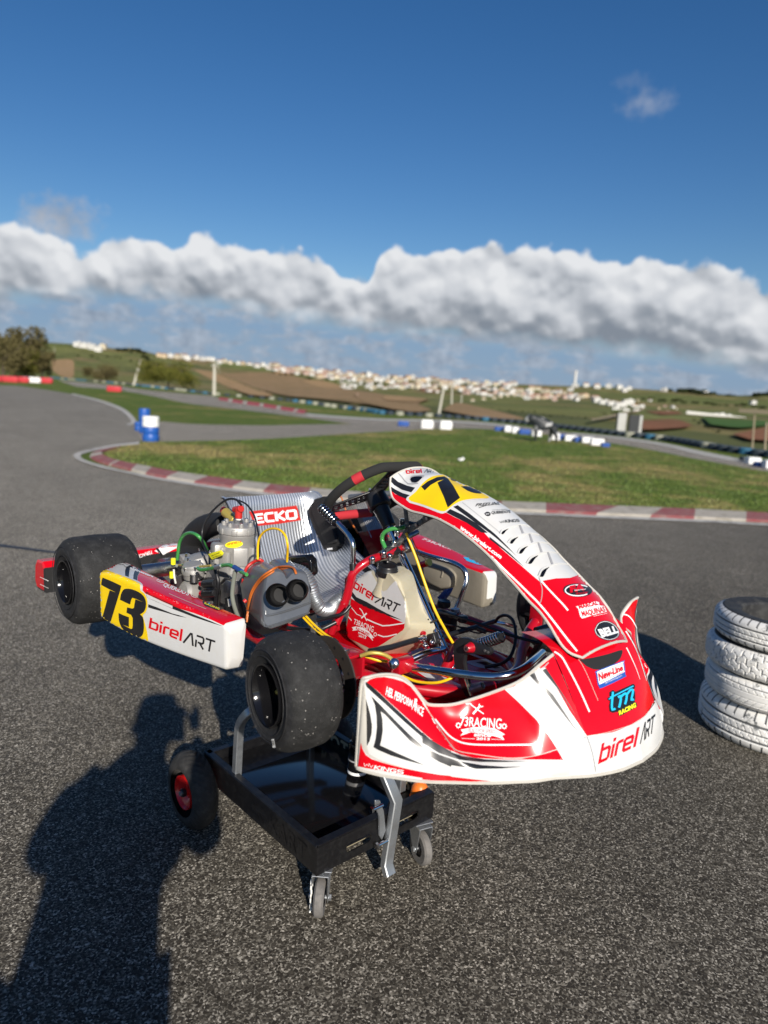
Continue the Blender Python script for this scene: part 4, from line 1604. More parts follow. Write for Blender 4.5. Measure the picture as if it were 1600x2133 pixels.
brl = Zp(0, 795)
for i, (x, w, c_, lb) in enumerate(((10, 2.6, 'barrier_red', 'red plastic barrier at the left picture edge in front of the grove'), (38, 2.0, 'barrier_red', 'red plastic barrier left of the white one below the grove'), (66, 1.7, 'barrier_white', 'white plastic barrier between red ones below the grove'), (91, 1.7, 'barrier_red', 'red plastic barrier right of the white one below the grove'), (-30, 2.8, 'barrier_red', 'red plastic barrier just outside the left edge'))):
    y = 795 + x * 0.032
    block(x, y, w, 0.55, 0.4, c_, lb, group='barriers below the grove')
block(238, 816, 1.05, 0.42, 0.3, 'barrier_red', 'small red barrier alone on the far verge')
block(840, 888, 0.42, 0.20, 0.25, 'barrier_blue', 'small blue block left of the two white ones on the far track edge')
block(889, 893, 0.45, 0.34, 0.3, 'barrier_white', 'left one of the two white blocks on the far track edge')
block(928, 895, 0.45, 0.34, 0.3, 'barrier_white', 'right one of the two white blocks on the far track edge')
for x, y, w, h, c_, lb in ((1043, 898, 0.5, 0.16, 'barrier_blue', 'low blue block left of the white pair before the cow'), (1057, 900, 0.26, 0.24, 'barrier_white', 'first of the white pair left of the cow'), (1073, 903, 0.26, 0.24, 'barrier_white', 'second of the white pair left of the cow'), (1092, 905, 0.42, 0.2, 'barrier_blue', 'low blue block right beside the cow'),
                          (1117, 909, 0.35, 0.22, 'barrier_white', 'white block seen behind the belly of the cow'), (1156, 917, 0.28, 0.25, 'barrier_white', 'white block directly right of the cow'), (1172, 917, 0.3, 0.2, 'barrier_blue', 'blue block right of the cow'), (1188, 919, 0.42, 0.2, 'barrier_white', 'white block right of the blue one behind the cow'), (1204, 921, 0.26, 0.17, 'barrier_blue', 'blue block between two white ones along the straight'), (1223, 923, 0.4, 0.2, 'barrier_white', 'left one of the touching white pair along the straight'), (1243, 928, 0.42, 0.22, 'barrier_white', 'right one of the touching white pair along the straight'), (1260, 931, 0.25, 0.12, 'barrier_blue', 'low blue block ending the row along the straight')):
    block(x, y, w, h, 0.24, c_, lb)
for x, y, w, h, c_, lb in ((1551, 962, 0.22, 0.14, 'tyre_dark', 'dark block starting the row at the right picture edge'), (1568, 967, 0.34, 0.18, 'barrier_white', 'white block at the right picture edge'), (1584, 973, 0.3, 0.12, 'barrier_blue', 'low blue block at the right picture edge'), (1602, 976, 0.3, 0.2, 'barrier_white', 'white block cut by the right picture edge')):
    block(x, y, w, h, 0.24, c_, lb)
# litter
p = Zp(960, 962)
mb = MB()
mb.box(p + Vector((0, 0, 0.05)), (0.11, 0.07, 0.05), 'barrier_white', Matrix.Rotation(0.6, 3, 'Z'), 0.02, 2)
mb.box(p + Vector((0.03, 0.03, 0.07)), (0.06, 0.05, 0.04), 'barrier_white', Matrix.Rotation(1.2, 3, 'Y'), 0.015, 2)
tag(mb.build('litter', None, loc=p), 'crumpled white litter lying on the island grass', 'litter')
# the two upright panels by the straight
pm('panel_grey', (0.40, 0.40, 0.38), 0.5, var=(2, 0.5, (0.25, 0.25, 0.24)))
pm('panel_black', (0.02, 0.022, 0.025), 0.5)


def panel(px0, px1, pyb, pyt, mat, label, strip=None):
    b_ = Zp((px0 + px1) / 2, pyb)
    d = (b_ - CAM).dot(_f)
    k = d / FPX
    w = (px1 - px0) * k
    h = (pyb - pyt) * k
    rot = Matrix.Rotation(math.atan2(_r.y, _r.x) + 0.15, 3, 'Z')
    t = thing('advertising_panel', label, 'panel', b_)
    mb = MB()
    mb.box(b_ + Vector((0, 0, h / 2 + 0.03)), (w, 0.06, h), mat, rot, 0.01, 1)
    mb.build('board', t)
    mb = MB()
    for s_ in (-0.45, 0.45):
        mb.box(b_ + rot @ Vector((w * s_, 0.10, h / 2 - 0.1)), (0.05, 0.05, h + 0.2), 'wood_post', rot)
    mb.build('frame', t)
    if strip:
        mb = MB()
        mb.box(b_ + rot @ Vector((w * 0.36, -0.034, h / 2 + 0.03)), (w * 0.2, 0.012, h * 0.96), strip, rot)
        mb.build('stripe', t)


panel(1283, 1302, 905, 862, 'panel_grey', 'pale grey upright advertising panel by the far straight')
panel(1307, 1336, 907, 866, 'panel_black', 'black upright advertising panel with a pale stripe by the far straight', 'panel_grey')

# ---- barrels at the tip of the island
def barrel(px, py, r, h, lower, upper, label, split=0.6):
    p = Zp(px, py)
    t = thing('marker_barrel', label, 'barrel', p)
    for nm, z0, z1, mt in ((('drum', 0.01, h * split, lower), ('lid', h * split, h, upper)) if upper else (('drum', 0.01, h, lower),)):
        mb = MB()
        pr = [(0.0, z0)]
        n = 2 if (upper or True) else 1
        for k in range(n):
            a, b_ = z0 + (z1 - z0) * k / n, z0 + (z1 - z0) * (k + 1) / n
            q = (b_ - a)
            pr += [(r * 0.93, a + 0.002), (r, a + q * 0.14), (r, a + q * 0.86), (r * 0.93, b_ - 0.002)]
        pr.append((0.0, z1))
        mb.lathe(pr, p, (0, 0, 1), mt, 24)
        mb.build(nm, t, 35)


pm('drum_blue', (0.012, 0.085, 0.36), 0.45, var=(8, 0.25, (0.03, 0.12, 0.36)))
pm('drum_white', (0.80, 0.80, 0.78), 0.45, var=(10, 0.2, (0.6, 0.58, 0.53)))
barrel(314, 920, 0.178, 0.56, 'drum_blue', 'drum_white', 'blue plastic barrel with white upper half at the tip of the grass island', 0.58)
barrel(301, 903, 0.135, 0.62, 'drum_blue', None, 'tall all blue barrel behind the white topped one')
barrel(289, 898, 0.10, 0.24, 'drum_blue', None, 'short blue drum leftmost of the three barrels')

# ---- black and white cow figure beside the straight
p = Zp(1128, 921)
pm('cow_hide', (0.02, 0.024, 0.028), 0.5)
m = M['cow_hide']
t = NT(m.node_tree)
b = m.node_tree.nodes['Principled BSDF']
nz = t.noise(t.n('ShaderNodeTexCoord').outputs['Object'], 4.3, 1, 0.4)
t.l(t.mix(t.smooth(nz, 0.60, 0.62), (0.014, 0.018, 0.022), (0.34, 0.34, 0.34)), b.inputs['Base Color'])


def skinned(name, nodes, edges, mat, parent, root=0, sub=2, loc=None):
    """one continuous body grown over a skeleton: nodes = {key: (pos, (rx, ry))}"""
    keys = list(nodes)
    me = D.meshes.new(name)
    off = Vector(loc) if loc is not None else world_loc(parent)
    me.from_pydata([Vector(nodes[k][0]) - off for k in keys], [(keys.index(a), keys.index(b_)) for a, b_ in edges], [])
    o = D.objects.new(name, me)
    COL.objects.link(o)
    md = o.modifiers.new('Skin', 'SKIN')
    md.use_smooth_shade = True
    md.branch_smoothing = 0.3
    for i, k in enumerate(keys):
        sv_ = me.skin_vertices[0].data[i]
        r = nodes[k][1]
        sv_.radius = r if isinstance(r, tuple) else (r, r)
        sv_.use_root = (i == root)
    sd = o.modifiers.new('Subdivision', 'SUBSURF')
    sd.levels = sd.render_levels = sub
    me.materials.append(M[mat])
    if parent is not None:
        o.parent = parent
    elif loc is not None:
        o.location = loc
    return o


ux, uy = _r.xy.normalized(), None
U = Vector((ux.x, ux.y, 0))
Wd = Vector((-ux.y, ux.x, 0))
def cw(u, w, z):
    return p + U * u + Wd * w + Vector((0, 0, z))
cow = {'hip': (cw(0.32, 0, 0.67), (0.17, 0.22)), 'mid': (cw(0.05, 0, 0.61), (0.20, 0.25)), 'sh': (cw(-0.20, 0, 0.63), (0.17, 0.23)), 'nk': (cw(-0.36, 0, 0.74), (0.10, 0.13)), 'hd': (cw(-0.48, 0.0, 0.80), (0.09, 0.10)), 'mz': (cw(-0.60, 0, 0.66), (0.06, 0.07))}
ce = [('hip', 'mid'), ('mid', 'sh'), ('sh', 'nk'), ('nk', 'hd'), ('hd', 'mz')]
for s_, nm in ((-1, 'a'), (1, 'b')):
    cow['f1' + nm] = (cw(-0.22, s_ * 0.09, 0.42), 0.07)
    cow['f2' + nm] = (cw(-0.21 + 0.02 * s_, s_ * 0.10, 0.22), 0.055)
    cow['f3' + nm] = (cw(-0.21 + 0.03 * s_, s_ * 0.10, 0.02), 0.035)
    cow['h1' + nm] = (cw(0.33, s_ * 0.09, 0.40), 0.085)
    cow['h2' + nm] = (cw(0.38 - 0.08 * s_, s_ * 0.10, 0.22), 0.055)
    cow['h3' + nm] = (cw(0.36 - 0.09 * s_, s_ * 0.10, 0.02), 0.036)
    ce += [('sh', 'f1' + nm), ('f1' + nm, 'f2' + nm), ('f2' + nm, 'f3' + nm), ('hip', 'h1' + nm), ('h1' + nm, 'h2' + nm), ('h2' + nm, 'h3' + nm)]
    cow['e1' + nm] = (cw(-0.44, s_ * 0.10, 0.86), 0.03)
    ce += [('hd', 'e1' + nm)]
cow['t1'] = (cw(0.45, 0, 0.58), 0.025)
cow['t2'] = (cw(0.48, 0, 0.36), 0.022)
ce += [('hip', 't1'), ('t1', 't2')]
o = skinned('cow_figure', cow, ce, 'cow_hide', None, 0, 2, loc=p)
tag(o, 'black and white cow figure standing on the grass beside the far straight', 'cow figure')

# ---- white painted car tyres stacked at the right
def paint_white(t, b, P):
    f = t.smooth(t.noise(P, 11, 6, 0.72), 0.60, 0.66)
    f2 = t.smooth(t.noise(P, 45, 5, 0.7), 0.50, 0.72)
    c = t.mix(t.math('MULTIPLY', f2, 0.35), (0.74, 0.73, 0.70), (0.42, 0.41, 0.38))
    c = t.mix(t.math('MULTIPLY', f, 0.85), c, (0.05, 0.06, 0.065))
    t.l(c, b.inputs['Base Color'])
    bn = t.n('ShaderNodeBump', i_Strength=0.25, i_Distance=0.001)
    t.l(t.noise(P, 240, 4, 0.6), bn.inputs['Height'])
    t.l(bn.outputs[0], b.inputs['Normal'])


gmat('tyre_paint', paint_white, 0.55)
pm('tyre_groove', (0.10, 0.105, 0.11), 0.8)
pm('tyre_side', (0.020, 0.020, 0.021), 0.65, var=(30, 0.6, (0.06, 0.06, 0.058)))


def car_tyre(c, R, w, label, tread, tilt=(0, 0), top='tyre_side'):
    """lying tyre, painted tread cut with real grooves"""
    mb = MB()
    ri = R * 0.62
    h = w / 2
    N = 250
    prof = []
    # profile (radius, height, groove?)
    zs = [i / 18 for i in range(19)]
    ax = Vector((tilt[0], tilt[1], 1)).normalized()
    u = ax.orthogonal().normalized()
    q = ax.cross(u)
    def P(r, z, a):
        return Vector(c) + ax * z + (u * math.cos(a) + q * math.sin(a)) * r
    nz_ = 41
    rows = []
    for j in range(nz_):
        s_ = -1 + 2 * j / (nz_ - 1)
        row = []
        z = s_ * h * 0.94
        rr = R * (1 - 0.10 * abs(s_) ** 5)
        for i in range(N * 2):
            a = 2 * math.pi * i / (N * 2)
            g = 0
            if tread == 'rib':
                if min(abs(s_ - k) for k in (-0.45, -0.05, 0.35)) < 0.05: g = 1
                if abs(s_) > 0.55 and (i % 11) == 0: g = 1
                if -0.4 < s_ < 0.3 and ((i + int(s_ * 20)) % 8) == 0: g = 0.6
            elif tread == 'hex':
                hx = (a * R / 0.045)
                hy = s_ * h / 0.03
                k = mnoise.noise(Vector((hx * 0.9, hy * 0.9, R * 10)))
                f = (hx + (0.5 if int(hy * 1.0 + 100) % 2 else 0)) % 1.0
                if f < 0.14 and abs(s_) < 0.9: g = 0.6
                if abs((hy * 1.0 + 100 + 0.25 * math.sin(hx * 6.28)) % 1.0) < 0.16: g = 0.6
            else:
                if min(abs(s_ - k) for k in (-0.6, -0.2, 0.25, 0.62)) < 0.045: g = 1
                if ((i + int(abs(s_) * 14)) % 9) == 0 and abs(s_) > 0.2: g = 0.7
            row.append((rr - 0.005 * g, z, a, g))
        rows.append(row)
    base = mb.grid([[P(r, z, a) for r, z, a, g in row] for row in rows], 'tyre_paint', cv=True)
    kg = mb.mi('tyre_groove')
    n2 = N * 2
    fi = 0
    for j in range(nz_ - 1):
        for i in range(n2):
            i2 = (i + 1) % n2
            if min(rows[j][i][3] + rows[j][i2][3], rows[j + 1][i][3] + rows[j + 1][i2][3]) >= 1.0 and max(rows[j][i][3], rows[j + 1][i2][3], rows[j][i2][3]) >= 0.6:
                mb.m[fi] = kg
            fi += 1
    e0 = R * 0.90
    mb.lathe([(e0, h * 0.94), (R * 0.88, h), (R * 0.75, h * 1.0), (ri * 1.05, h * 0.86), (ri, h * 0.72), (ri, -h * 0.72), (ri * 1.05, -h * 0.86), (R * 0.75, -h), (R * 0.88, -h), (e0, -h * 0.94)], c, ax, [top, top, top, 'tyre_side', 'tyre_side', 'tyre_side', 'tyre_paint', 'tyre_paint', 'tyre_paint'], 96)
    o = mb.build('car_tyre', None, 24, loc=c)
    return tag(o, label, 'tyre', 'tyres of the white stack at right')
# white tyre stack at the right
w3 = 0.127
car_tyre((1.228, 2.015, G + 0.0935), 0.316, 0.187, 'widest white painted tyre at the bottom of the stack', 'rib', (0.0, 0.0))
car_tyre((1.225, 1.975, G + 0.187 + w3 * 0.5), 0.290, w3, 'white painted tyre with fine grooves second from the ground', 'line', (0.01, 0.0))
car_tyre((1.215, 1.975, G + 0.187 + w3 * 1.5 + 0.001), 0.293, w3, 'white painted tyre with honeycomb tread second from the top', 'hex', (-0.01, 0.01))
car_tyre((1.225, 1.985, G + 0.187 + w3 * 2.5 + 0.002), 0.288, w3, 'topmost white tyre of the stack with bare black sidewall', 'rib', (0.0, 0.01))

# ================================================================== the kart
KART = thing('racing_kart', 'red and white racing kart number 73 resting on a black trolley', 'go kart', (0.6, 0.0, -0.10))


def zf(ox, oy, k):
    return lambda *pts: [(ox + x / k, oy + y / k) for x, y in pts]


ZA = zf(200, 1160, 10)
ZB = zf(800, 960, 1600 / 260)
ZC = zf(740, 1390, 8)
ZD = zf(1020, 1060, 1600 / 220)
ZE = zf(710, 1150, 1600 / 220)
ZF = zf(1080, 1340, 1600 / 180)
ZG = zf(1180, 1220, 1600 / 220)
ZH = zf(1180, 1400, 1600 / 220)
ZI = zf(880, 1180, 1600 / 550)


def yt(mb, pts, r, mat, seg=8, sm=4, **kw):
    """tube through (px, py, y) points"""
    mb.tube([Yp(a, b_, y) for a, b_, y in pts], r, mat, seg, sm=sm, **kw)


def lerp(a, b_, q):
    return a + (b_ - a) * q


# ------------------------------------------------------------------ front fairing
T = [((753, 1424), -.532), ((767, 1411), -.525), ((802, 1405), -.484), ((832, 1409), -.447), ((855, 1425), -.417), ((881, 1458), -.397), ((904, 1501), -.396), ((930, 1542), -.392), ((952, 1565), -.380), ((986, 1578), -.354), ((1042, 1580), -.307), ((1110, 1575), -.250), ((1160, 1562), -.205), ((1222, 1534), -.146)]
Bpx = [(742, 1596), (750, 1603), (790, 1614), (830, 1621), (865, 1626), (900, 1629), (940, 1630), (985, 1631), (1030, 1631), (1075, 1629), (1115, 1627), (1155, 1621), (1195, 1616), (1241, 1608)]
Tp = [Yp(*p, y) for p, y in T]
Bp = [Zp(*p, -.10) for p in Bpx]
corner_b = Vector((1.572, -.146, -.10))
Bp[-1] = corner_b
Bp[-2] = Bp[-2].lerp(Vector((1.547, -.20, -.10)), 0.5)
Tp += [Vector((1.560, -.075, -.030)), Vector((1.566, 0, -.031))]
Bp += [Vector((1.594, -.075, -.101)), Vector((1.602, 0, -.101))]
Ts = crv(Tp, 8)
Bs = crv(Bp, 8)
NR = 44
rowsF = []
for i in range(NR + 1):
    q = i / NR
    row = []
    for j, (a, b_) in enumerate(zip(Ts, Bs)):
        p = a.lerp(b_, q)
        # outward bulge of the skin
        tj = (Ts[min(j + 1, len(Ts) - 1)] - Ts[max(j - 1, 0)])
        u = j / (len(Ts) - 1)
        n = Vector((lerp(.35, 1, min(1, u * 1.3)), lerp(-.9, 0, min(1, u * 1.3)), .15)).normalized()
        amp = 0.012 * min(1, u * 6) * (1 if u < .8 else 0.5)
        p = p + n * amp * math.sin(math.pi * q)
        row.append(p)
    rowsF.append(row)
# the sunk triangular field in the wing
rec = sp(ZC((205, 390), (270, 560), (285, 900), (270, 1150), (200, 1320), (330, 1400), (700, 1540), (1100, 1660), (1500, 1690), (1500, 1600), (1200, 1350), (900, 1080), (600, 780), (350, 500)), 3)
for row in rowsF:
    for j, p in enumerate(row):
        x, y = toPx(p)
        if inside(x, y, rec):
            dmin = min(math.hypot(x - a, y - b_) for a, b_ in rec)
            row[j] = p - Vector((0.45, -0.8, 0)).normalized() * 0.0
fair = MB()
fair.grid(rowsF, 'white')
# bowl between the wing and the nose
Gt = [((881, 1458), -.397), ((892, 1467), -.383), ((915, 1469), -.360), ((945, 1467), -.334), ((985, 1456), -.298), ((1040, 1437), -.256), ((1085, 1417), -.220), ((1122, 1387), -.188), ((1152, 1363), -.150)]
Gtp = crv([Yp(*p, y) for p, y in Gt], 8)
Gbp = crv(Tp[5:14], 8)
rowsG = []
for i in range(15):
    q = i / 14
    row = []
    for j, (a, b_) in enumerate(zip(Gtp, Gbp)):
        u = j / (len(Gtp) - 1)
        p = a.lerp(b_, q)
        dv = Vector((0.75, -0.3, 0.55)).normalized()
        amp = -0.016 * math.sin(math.pi * min(1, u * 1.25)) ** 1.0 if u < .8 else 0.0
        p = p + dv * amp * math.sin(math.pi * q) + dv * 0.006 * math.sin(math.pi * q) * max(0, u - .6)
        row.append(p)
    rowsG.append(row)
fair.grid(rowsG, 'red')
# nose hump
colsY = [-.146, -.12, -.085, -.045, 0.0]
prof = [(-.030, 1.545), (0.0, 1.530), (.04, 1.507), (.08, 1.482), (.115, 1.458), (.135, 1.440), (.148, 1.405), (.150, 1.36)]
Hp = []
for y in colsY:
    s_ = 1 - (abs(y) / .146) ** 2
    col = []
    for k, (z, x) in enumerate(prof):
        q = k / (len(prof) - 1)
        col.append(Vector((x + s_ * 0.021 * (1 - q), y * (1 + 0.04 * q), z - s_ * 0.012 * q - (0.0 if k else 0.001 * s_))))
    Hp.append(crv(col, 5))
Hc = [crv([Hp[i][k] for i in range(len(Hp))], 5) for k in range(len(Hp[0]))]
fair.grid(Hc, 'red')
fair.mirror_y()
FT = fair.bvh()
# lip rolled along the upper edge, pale raw plastic
for sgn in (1, -1):
    lip = [Bp[0]] + [Tp[0].lerp(Bp[0], .5)] + Tp[:6]
    lip = crv(lip, 5) + Gtp[1:]
    fair.tube([Vector((p.x, p.y * sgn, p.z)) for p in lip], 0.0036, 'edge_plastic', 6)
    fair.tube([Vector((p.x, p.y * sgn, p.z)) for p in crv([Bp[i] for i in range(len(Bp))], 5)], 0.0035, 'edge_plastic', 6)
# ---- fairing graphics
W_ = dict(mirror=True)
# red upper field of the wing, black line below it
patch(fair, FT, ZC((190, 245), (250, 200), (350, 170), (480, 160), (640, 190), (800, 240), (920, 320), (1000, 420), (1130, 600), (1300, 850), (1500, 1130), (1600, 1290), (1600, 1395), (1480, 1340), (1300, 1230), (1100, 1060), (900, 880), (600, 610), (380, 400)), 'red', **W_)
patch(fair, FT, ZI((0, 905), (60, 980), (120, 1060), (165, 1112), (230, 1140), (330, 1160), (480, 1170), (700, 1170), (852, 1172), (815, 1108), (720, 1140), (600, 1166), (450, 1166), (330, 1150), (200, 1110), (120, 1020), (50, 920), (0, 845)), 'red', **W_)
patch(fair, FT, ZC((180, 240), (250, 290), (400, 425), (600, 620), (900, 900), (1100, 1080), (1250, 1200), (1400, 1290), (1560, 1385), (1600, 1400), (1600, 1440), (1500, 1400), (1350, 1330), (1180, 1230), (1060, 1150), (1150, 1190), (1000, 1065), (800, 890), (500, 610), (300, 430), (190, 325), (172, 270)), 'carbon_print', 0.0006, **W_)
patch(fair, FT, ZI((0, 1005), (60, 1060), (140, 1112), (240, 1150), (380, 1170), (520, 1178), (640, 1180), (500, 1186), (350, 1186), (220, 1172), (100, 1130), (0, 1070)), 'carbon_print', 0.0006, **W_)
# inner black arrow
patch(fair, FT, ZC((265, 475), (430, 640), (650, 870), (900, 1120), (1150, 1340), (1400, 1500), (1600, 1600), (1600, 1660), (1400, 1575), (1150, 1430), (900, 1210), (650, 950), (500, 790), (425, 735), (455, 880), (460, 1050), (440, 1190), (415, 1300), (700, 1430), (1000, 1560), (1170, 1635), (900, 1565), (600, 1470), (380, 1375), (305, 1330), (340, 1200), (362, 1000), (355, 800), (325, 620)), 'carbon_print', 0.0006, **W_)
patch(fair, FT, ZI((0, 1090), (100, 1140), (220, 1180), (360, 1205), (500, 1215), (605, 1213), (480, 1225), (330, 1227), (180, 1205), (60, 1160), (0, 1135)), 'carbon_print', 0.0006, **W_)
# shade inside the slot behind the wing, painted as a flat black patch
patch(fair, FT, ZC((155, 440), (200, 600), (250, 780), (280, 960), (275, 1100), (240, 1230), (195, 1310), (192, 1100), (185, 800), (170, 600)), 'black_matte', 0.0003, **W_)
# raw plastic flange of the wing and the red foot
patch(fair, FT, ZC((50, 290), (150, 300), (170, 420), (185, 700), (192, 1000), (190, 1300), (230, 1440), (400, 1540), (700, 1640), (1000, 1720), (1300, 1790), (1600, 1810), (1600, 1830), (1200, 1800), (900, 1740), (500, 1600), (250, 1500), (160, 1400), (100, 1280), (60, 1500), (25, 1600), (60, 900)), 'edge_plastic', 0.0004, **W_)
patch(fair, FT, ZC((95, 1255), (130, 1370), (180, 1460), (280, 1530), (500, 1600), (800, 1680), (1100, 1740), (1400, 1790), (1600, 1810), (1600, 1880), (1200, 1860), (800, 1790), (450, 1720), (200, 1680), (48, 1650), (70, 1480)), 'red', 0.0007, **W_)
patch(fair, FT, ZI((0, 1250), (150, 1270), (300, 1288), (415, 1300), (250, 1303), (100, 1300), (0, 1290)), 'red', 0.0007, **W_)
txt(fair, FT, 'KINGS', ZC((308, 1690))[0], ZC((800, 1780))[0], (1.5, -8.0), 'white_line', stroke=0.20, shear=0.1, off=0.0012)
stripe(fair, FT, ZC((150, 1590), (165, 1645), (200, 1610), (228, 1650), (235, 1600), (270, 1665), (300, 1625)), 1.0, 'white_line', 0.0012, 0)
txt(fair, FT, 'HEL PERFORM', ZC((500, 455))[0], ZC((935, 665))[0], (3.4, -17.5), 'white_line', bold=0.03, off=0.0012, h1=(2.5, -14.5))
txt(fair, FT, 'NCE', ZC((1000, 735))[0], ZC((1120, 820))[0], (2.3, -15.5), 'white_line', bold=0.03, off=0.0012, h1=(3.5, -17))
patch(fair, FT, ZC((985, 525), (1020, 525), (1032, 565), (1012, 590), (1025, 610), (1005, 640), (995, 725), (980, 720), (985, 655), (970, 650), (945, 705), (935, 700), (975, 600), (980, 560)), 'white_line', 0.0012)
# 73RACING badge on the bowl
txt(fair, FT, '73RACING', ZI((226, 965))[0], ZI((478, 985))[0], (2.0, -19.5), 'white_line', bold=0.012, off=0.0012, h1=(1.0, -22))
patch(fair, FT, ZI((232, 990), (300, 976), (370, 974), (440, 982), (500, 1018), (482, 1026), (497, 1052), (455, 1034), (360, 1012), (290, 1006), (258, 1018), (228, 1028), (246, 1008)), 'white_line', 0.0010)
txt(fair, FT, 'BUILT FOR SPEED', ZI((278, 1004))[0], ZI((440, 1012))[0], (0.6, -8), 'red', bold=0.0, off=0.0016)
txt(fair, FT, 'since', ZI((312, 1030))[0], ZI((416, 1034))[0], (0.5, -8), 'white_line', bold=0.03, off=0.0012)
txt(fair, FT, '2013', ZI((326, 1051))[0], ZI((408, 1054))[0], (0.3, -5), 'white_line', bold=0.04, off=0.0012)
stripe(fair, FT, ZI((238, 1044), (318, 1046)), 0.8, 'white_line', 0.0012, 0)
stripe(fair, FT, ZI((418, 1048), (496, 1050)), 0.8, 'white_line', 0.0012, 0)
stripe(fair, FT, ZI((262, 832), (290, 830), (300, 842), (372, 894)), 2.0, 'white_line', 0.0012, 0)
stripe(fair, FT, ZI((306, 894), (352, 842)), 4.2, 'white_line', 0.0014, 0)
stripe(fair, FT, ZI((342, 842), (346, 832)), 2.0, 'white_line', 0.0014, 0)
stripe(fair, FT, ZI((356, 852), (368, 846)), 2.0, 'white_line', 0.0014, 0)
for gx, gy in ((217, 964), (496, 969)):
    stripe(fair, FT, ZI(*[(gx + 11 * math.cos(a * .5236), gy + 13 * math.sin(a * .5236)) for a in range(13)]), 1.8, 'white_line', 0.0012, 0)
    for a in range(8):
        stripe(fair, FT, ZI((gx + 12 * math.cos(a * .785), gy + 14 * math.sin(a * .785)), (gx + 17 * math.cos(a * .785), gy + 19 * math.sin(a * .785))), 1.6, 'white_line', 0.0012, 0)
# pin lines
stripe(fair, FT, ZI((75, 925), (110, 970), (160, 1025), (220, 1062), (290, 1078), (400, 1082), (560, 1081), (715, 1079)), 3.4, 'white_line', 0.0008, 4)
stripe(fair, FT, ZI((0, 830), (60, 915), (120, 1010), (170, 1082), (215, 1120), (330, 1140), (480, 1160), (600, 1160), (700, 1144), (815, 1108)), 1.6, 'edge_plastic', 0.0010, 4)
stripe(fair, FT, ZI((815, 1108), (900, 1070), (998, 1030)), 2.6, 'grey_print', 0.0010, 2)
stripe(fair, FT, ZI((998, 1032), (1030, 1130), (1050, 1243)), 1.6, 'grey_print', 0.0010, 2)
# white flank with carbon flashes
patch(fair, FT, ZI((498, 745), (560, 725), (620, 660), (700, 625), (745, 612), (800, 710), (890, 870), (998, 1030), (900, 1068), (815, 1106), (760, 1020), (690, 930), (590, 830)), 'white', 0.0006, **W_)
patch(fair, FT, ZF((205, 590), (300, 545), (350, 660), (450, 760), (640, 960), (840, 1260), (1010, 1520), (1180, 1720), (1000, 1530), (760, 1220), (560, 970), (400, 800)), 'carbon_print', 0.0010, **W_)
patch(fair, FT, ZF((440, 500), (510, 465), (560, 540), (690, 740), (820, 940), (960, 1170), (1060, 1340), (920, 1130), (740, 860), (560, 640)), 'carbon_print', 0.0010, **W_)
stripe(fair, FT, ZF((60, 620), (200, 580), (330, 520), (470, 440), (555, 355)), 2.2, 'grey_print', 0.0010, 3)
patch(fair, FT, ZF((155, 560), (330, 500), (470, 420), (540, 340), (780, 80), (620, 150), (400, 270), (250, 400)), 'red', 0.0008, **W_)
stripe(fair, FT, ZF((615, 150), (700, 180), (780, 240), (840, 320), (960, 540), (1090, 790), (1200, 1020), (1310, 1270)), 3.4, 'white_line', 0.0010, 4)
stripe(fair, FT, ZF((1110, 300), (1180, 410), (1280, 610), (1380, 850), (1470, 1060)), 0.8, 'edge_plastic', 0.0010, 3)
# nose: white lower band, birelART, sponsor stickers
stripe(fair, FT, ZH((310, 965), (550, 930), (800, 860), (1000, 790), (1150, 700), (1250, 590), (1310, 470)), 1.0, 'edge_plastic', 0.0008, 3)
txt(fair, FT, 'birel', ZH((475, 1395))[0], ZH((1068, 1118))[0], (4.5, -41), 'red', stroke=0.165, shear=0.12, off=0.0010, h1=(4.5, -39.5))
txt(fair, FT, 'ART', ZH((1115, 1090))[0], ZH((1318, 905))[0], (4.0, -40), 'black', stroke=0.15, shear=0.05, off=0.0010, h1=(3, -37))
stripe(fair, FT, ZG((905, 940), (960, 1050), (1050, 1250), (1110, 1420)), [2.4, 0.6], 'white_line', 0.0010, 3)
stripe(fair, FT, ZG((895, 690), (960, 790), (1050, 960), (1130, 1180), (1210, 1440)), [2.6, 0.7], 'white_line', 0.0010, 3)
stripe(fair, FT, ZG((790, 440), (900, 440), (980, 500), (1060, 640), (1140, 830), (1240, 1030)), [3.0, 1.2], 'white_line', 0.0010, 3)
txt(fair, FT, 'HEL PERFORMANCE', ZG((1150, 765))[0], ZG((1080, 345))[0], (7.5, -1.0), 'white_line', bold=0.03, off=0.0012, h1=(6.5, 4))
patch(fair, FT, sp(ZG((190, 1120), (400, 1090), (650, 1030), (832, 975), (840, 1040), (800, 1120), (700, 1200), (560, 1260), (420, 1270), (300, 1220)), 3), 'black_matte', 0.0006)  # opening under the number panel: its dark inside painted flat black
# New-Line plate
patch(fair, FT, sp(ZG((440, 1320), (455, 1290), (840, 1145), (870, 1160), (890, 1350), (875, 1390), (540, 1550), (495, 1545), (470, 1500)), 2), 'blue_print', 0.0010)
patch(fair, FT, sp(ZG((458, 1320), (475, 1298), (835, 1160), (852, 1175), (868, 1290), (855, 1320), (520, 1490), (490, 1488), (478, 1460)), 2), 'white_line', 0.0014)
txt(fair, FT, 'New-Line', ZG((488, 1445))[0], ZG((850, 1282))[0], (-2.4, -15.5), 'red', bold=0.045, off=0.0018, h1=(-1.2, -12))
stripe(fair, FT, ZG((495, 1470), (600, 1425)), 1.0, 'green_hose', 0.0018, 0)
stripe(fair, FT, ZG((740, 1365), (850, 1312)), 1.0, 'red', 0.0018, 0)
txt(fair, FT, 'made in italy', ZG((630, 1415))[0], ZG((722, 1378))[0], (-0.3, -2), 'black', bold=0.0, off=0.0018)
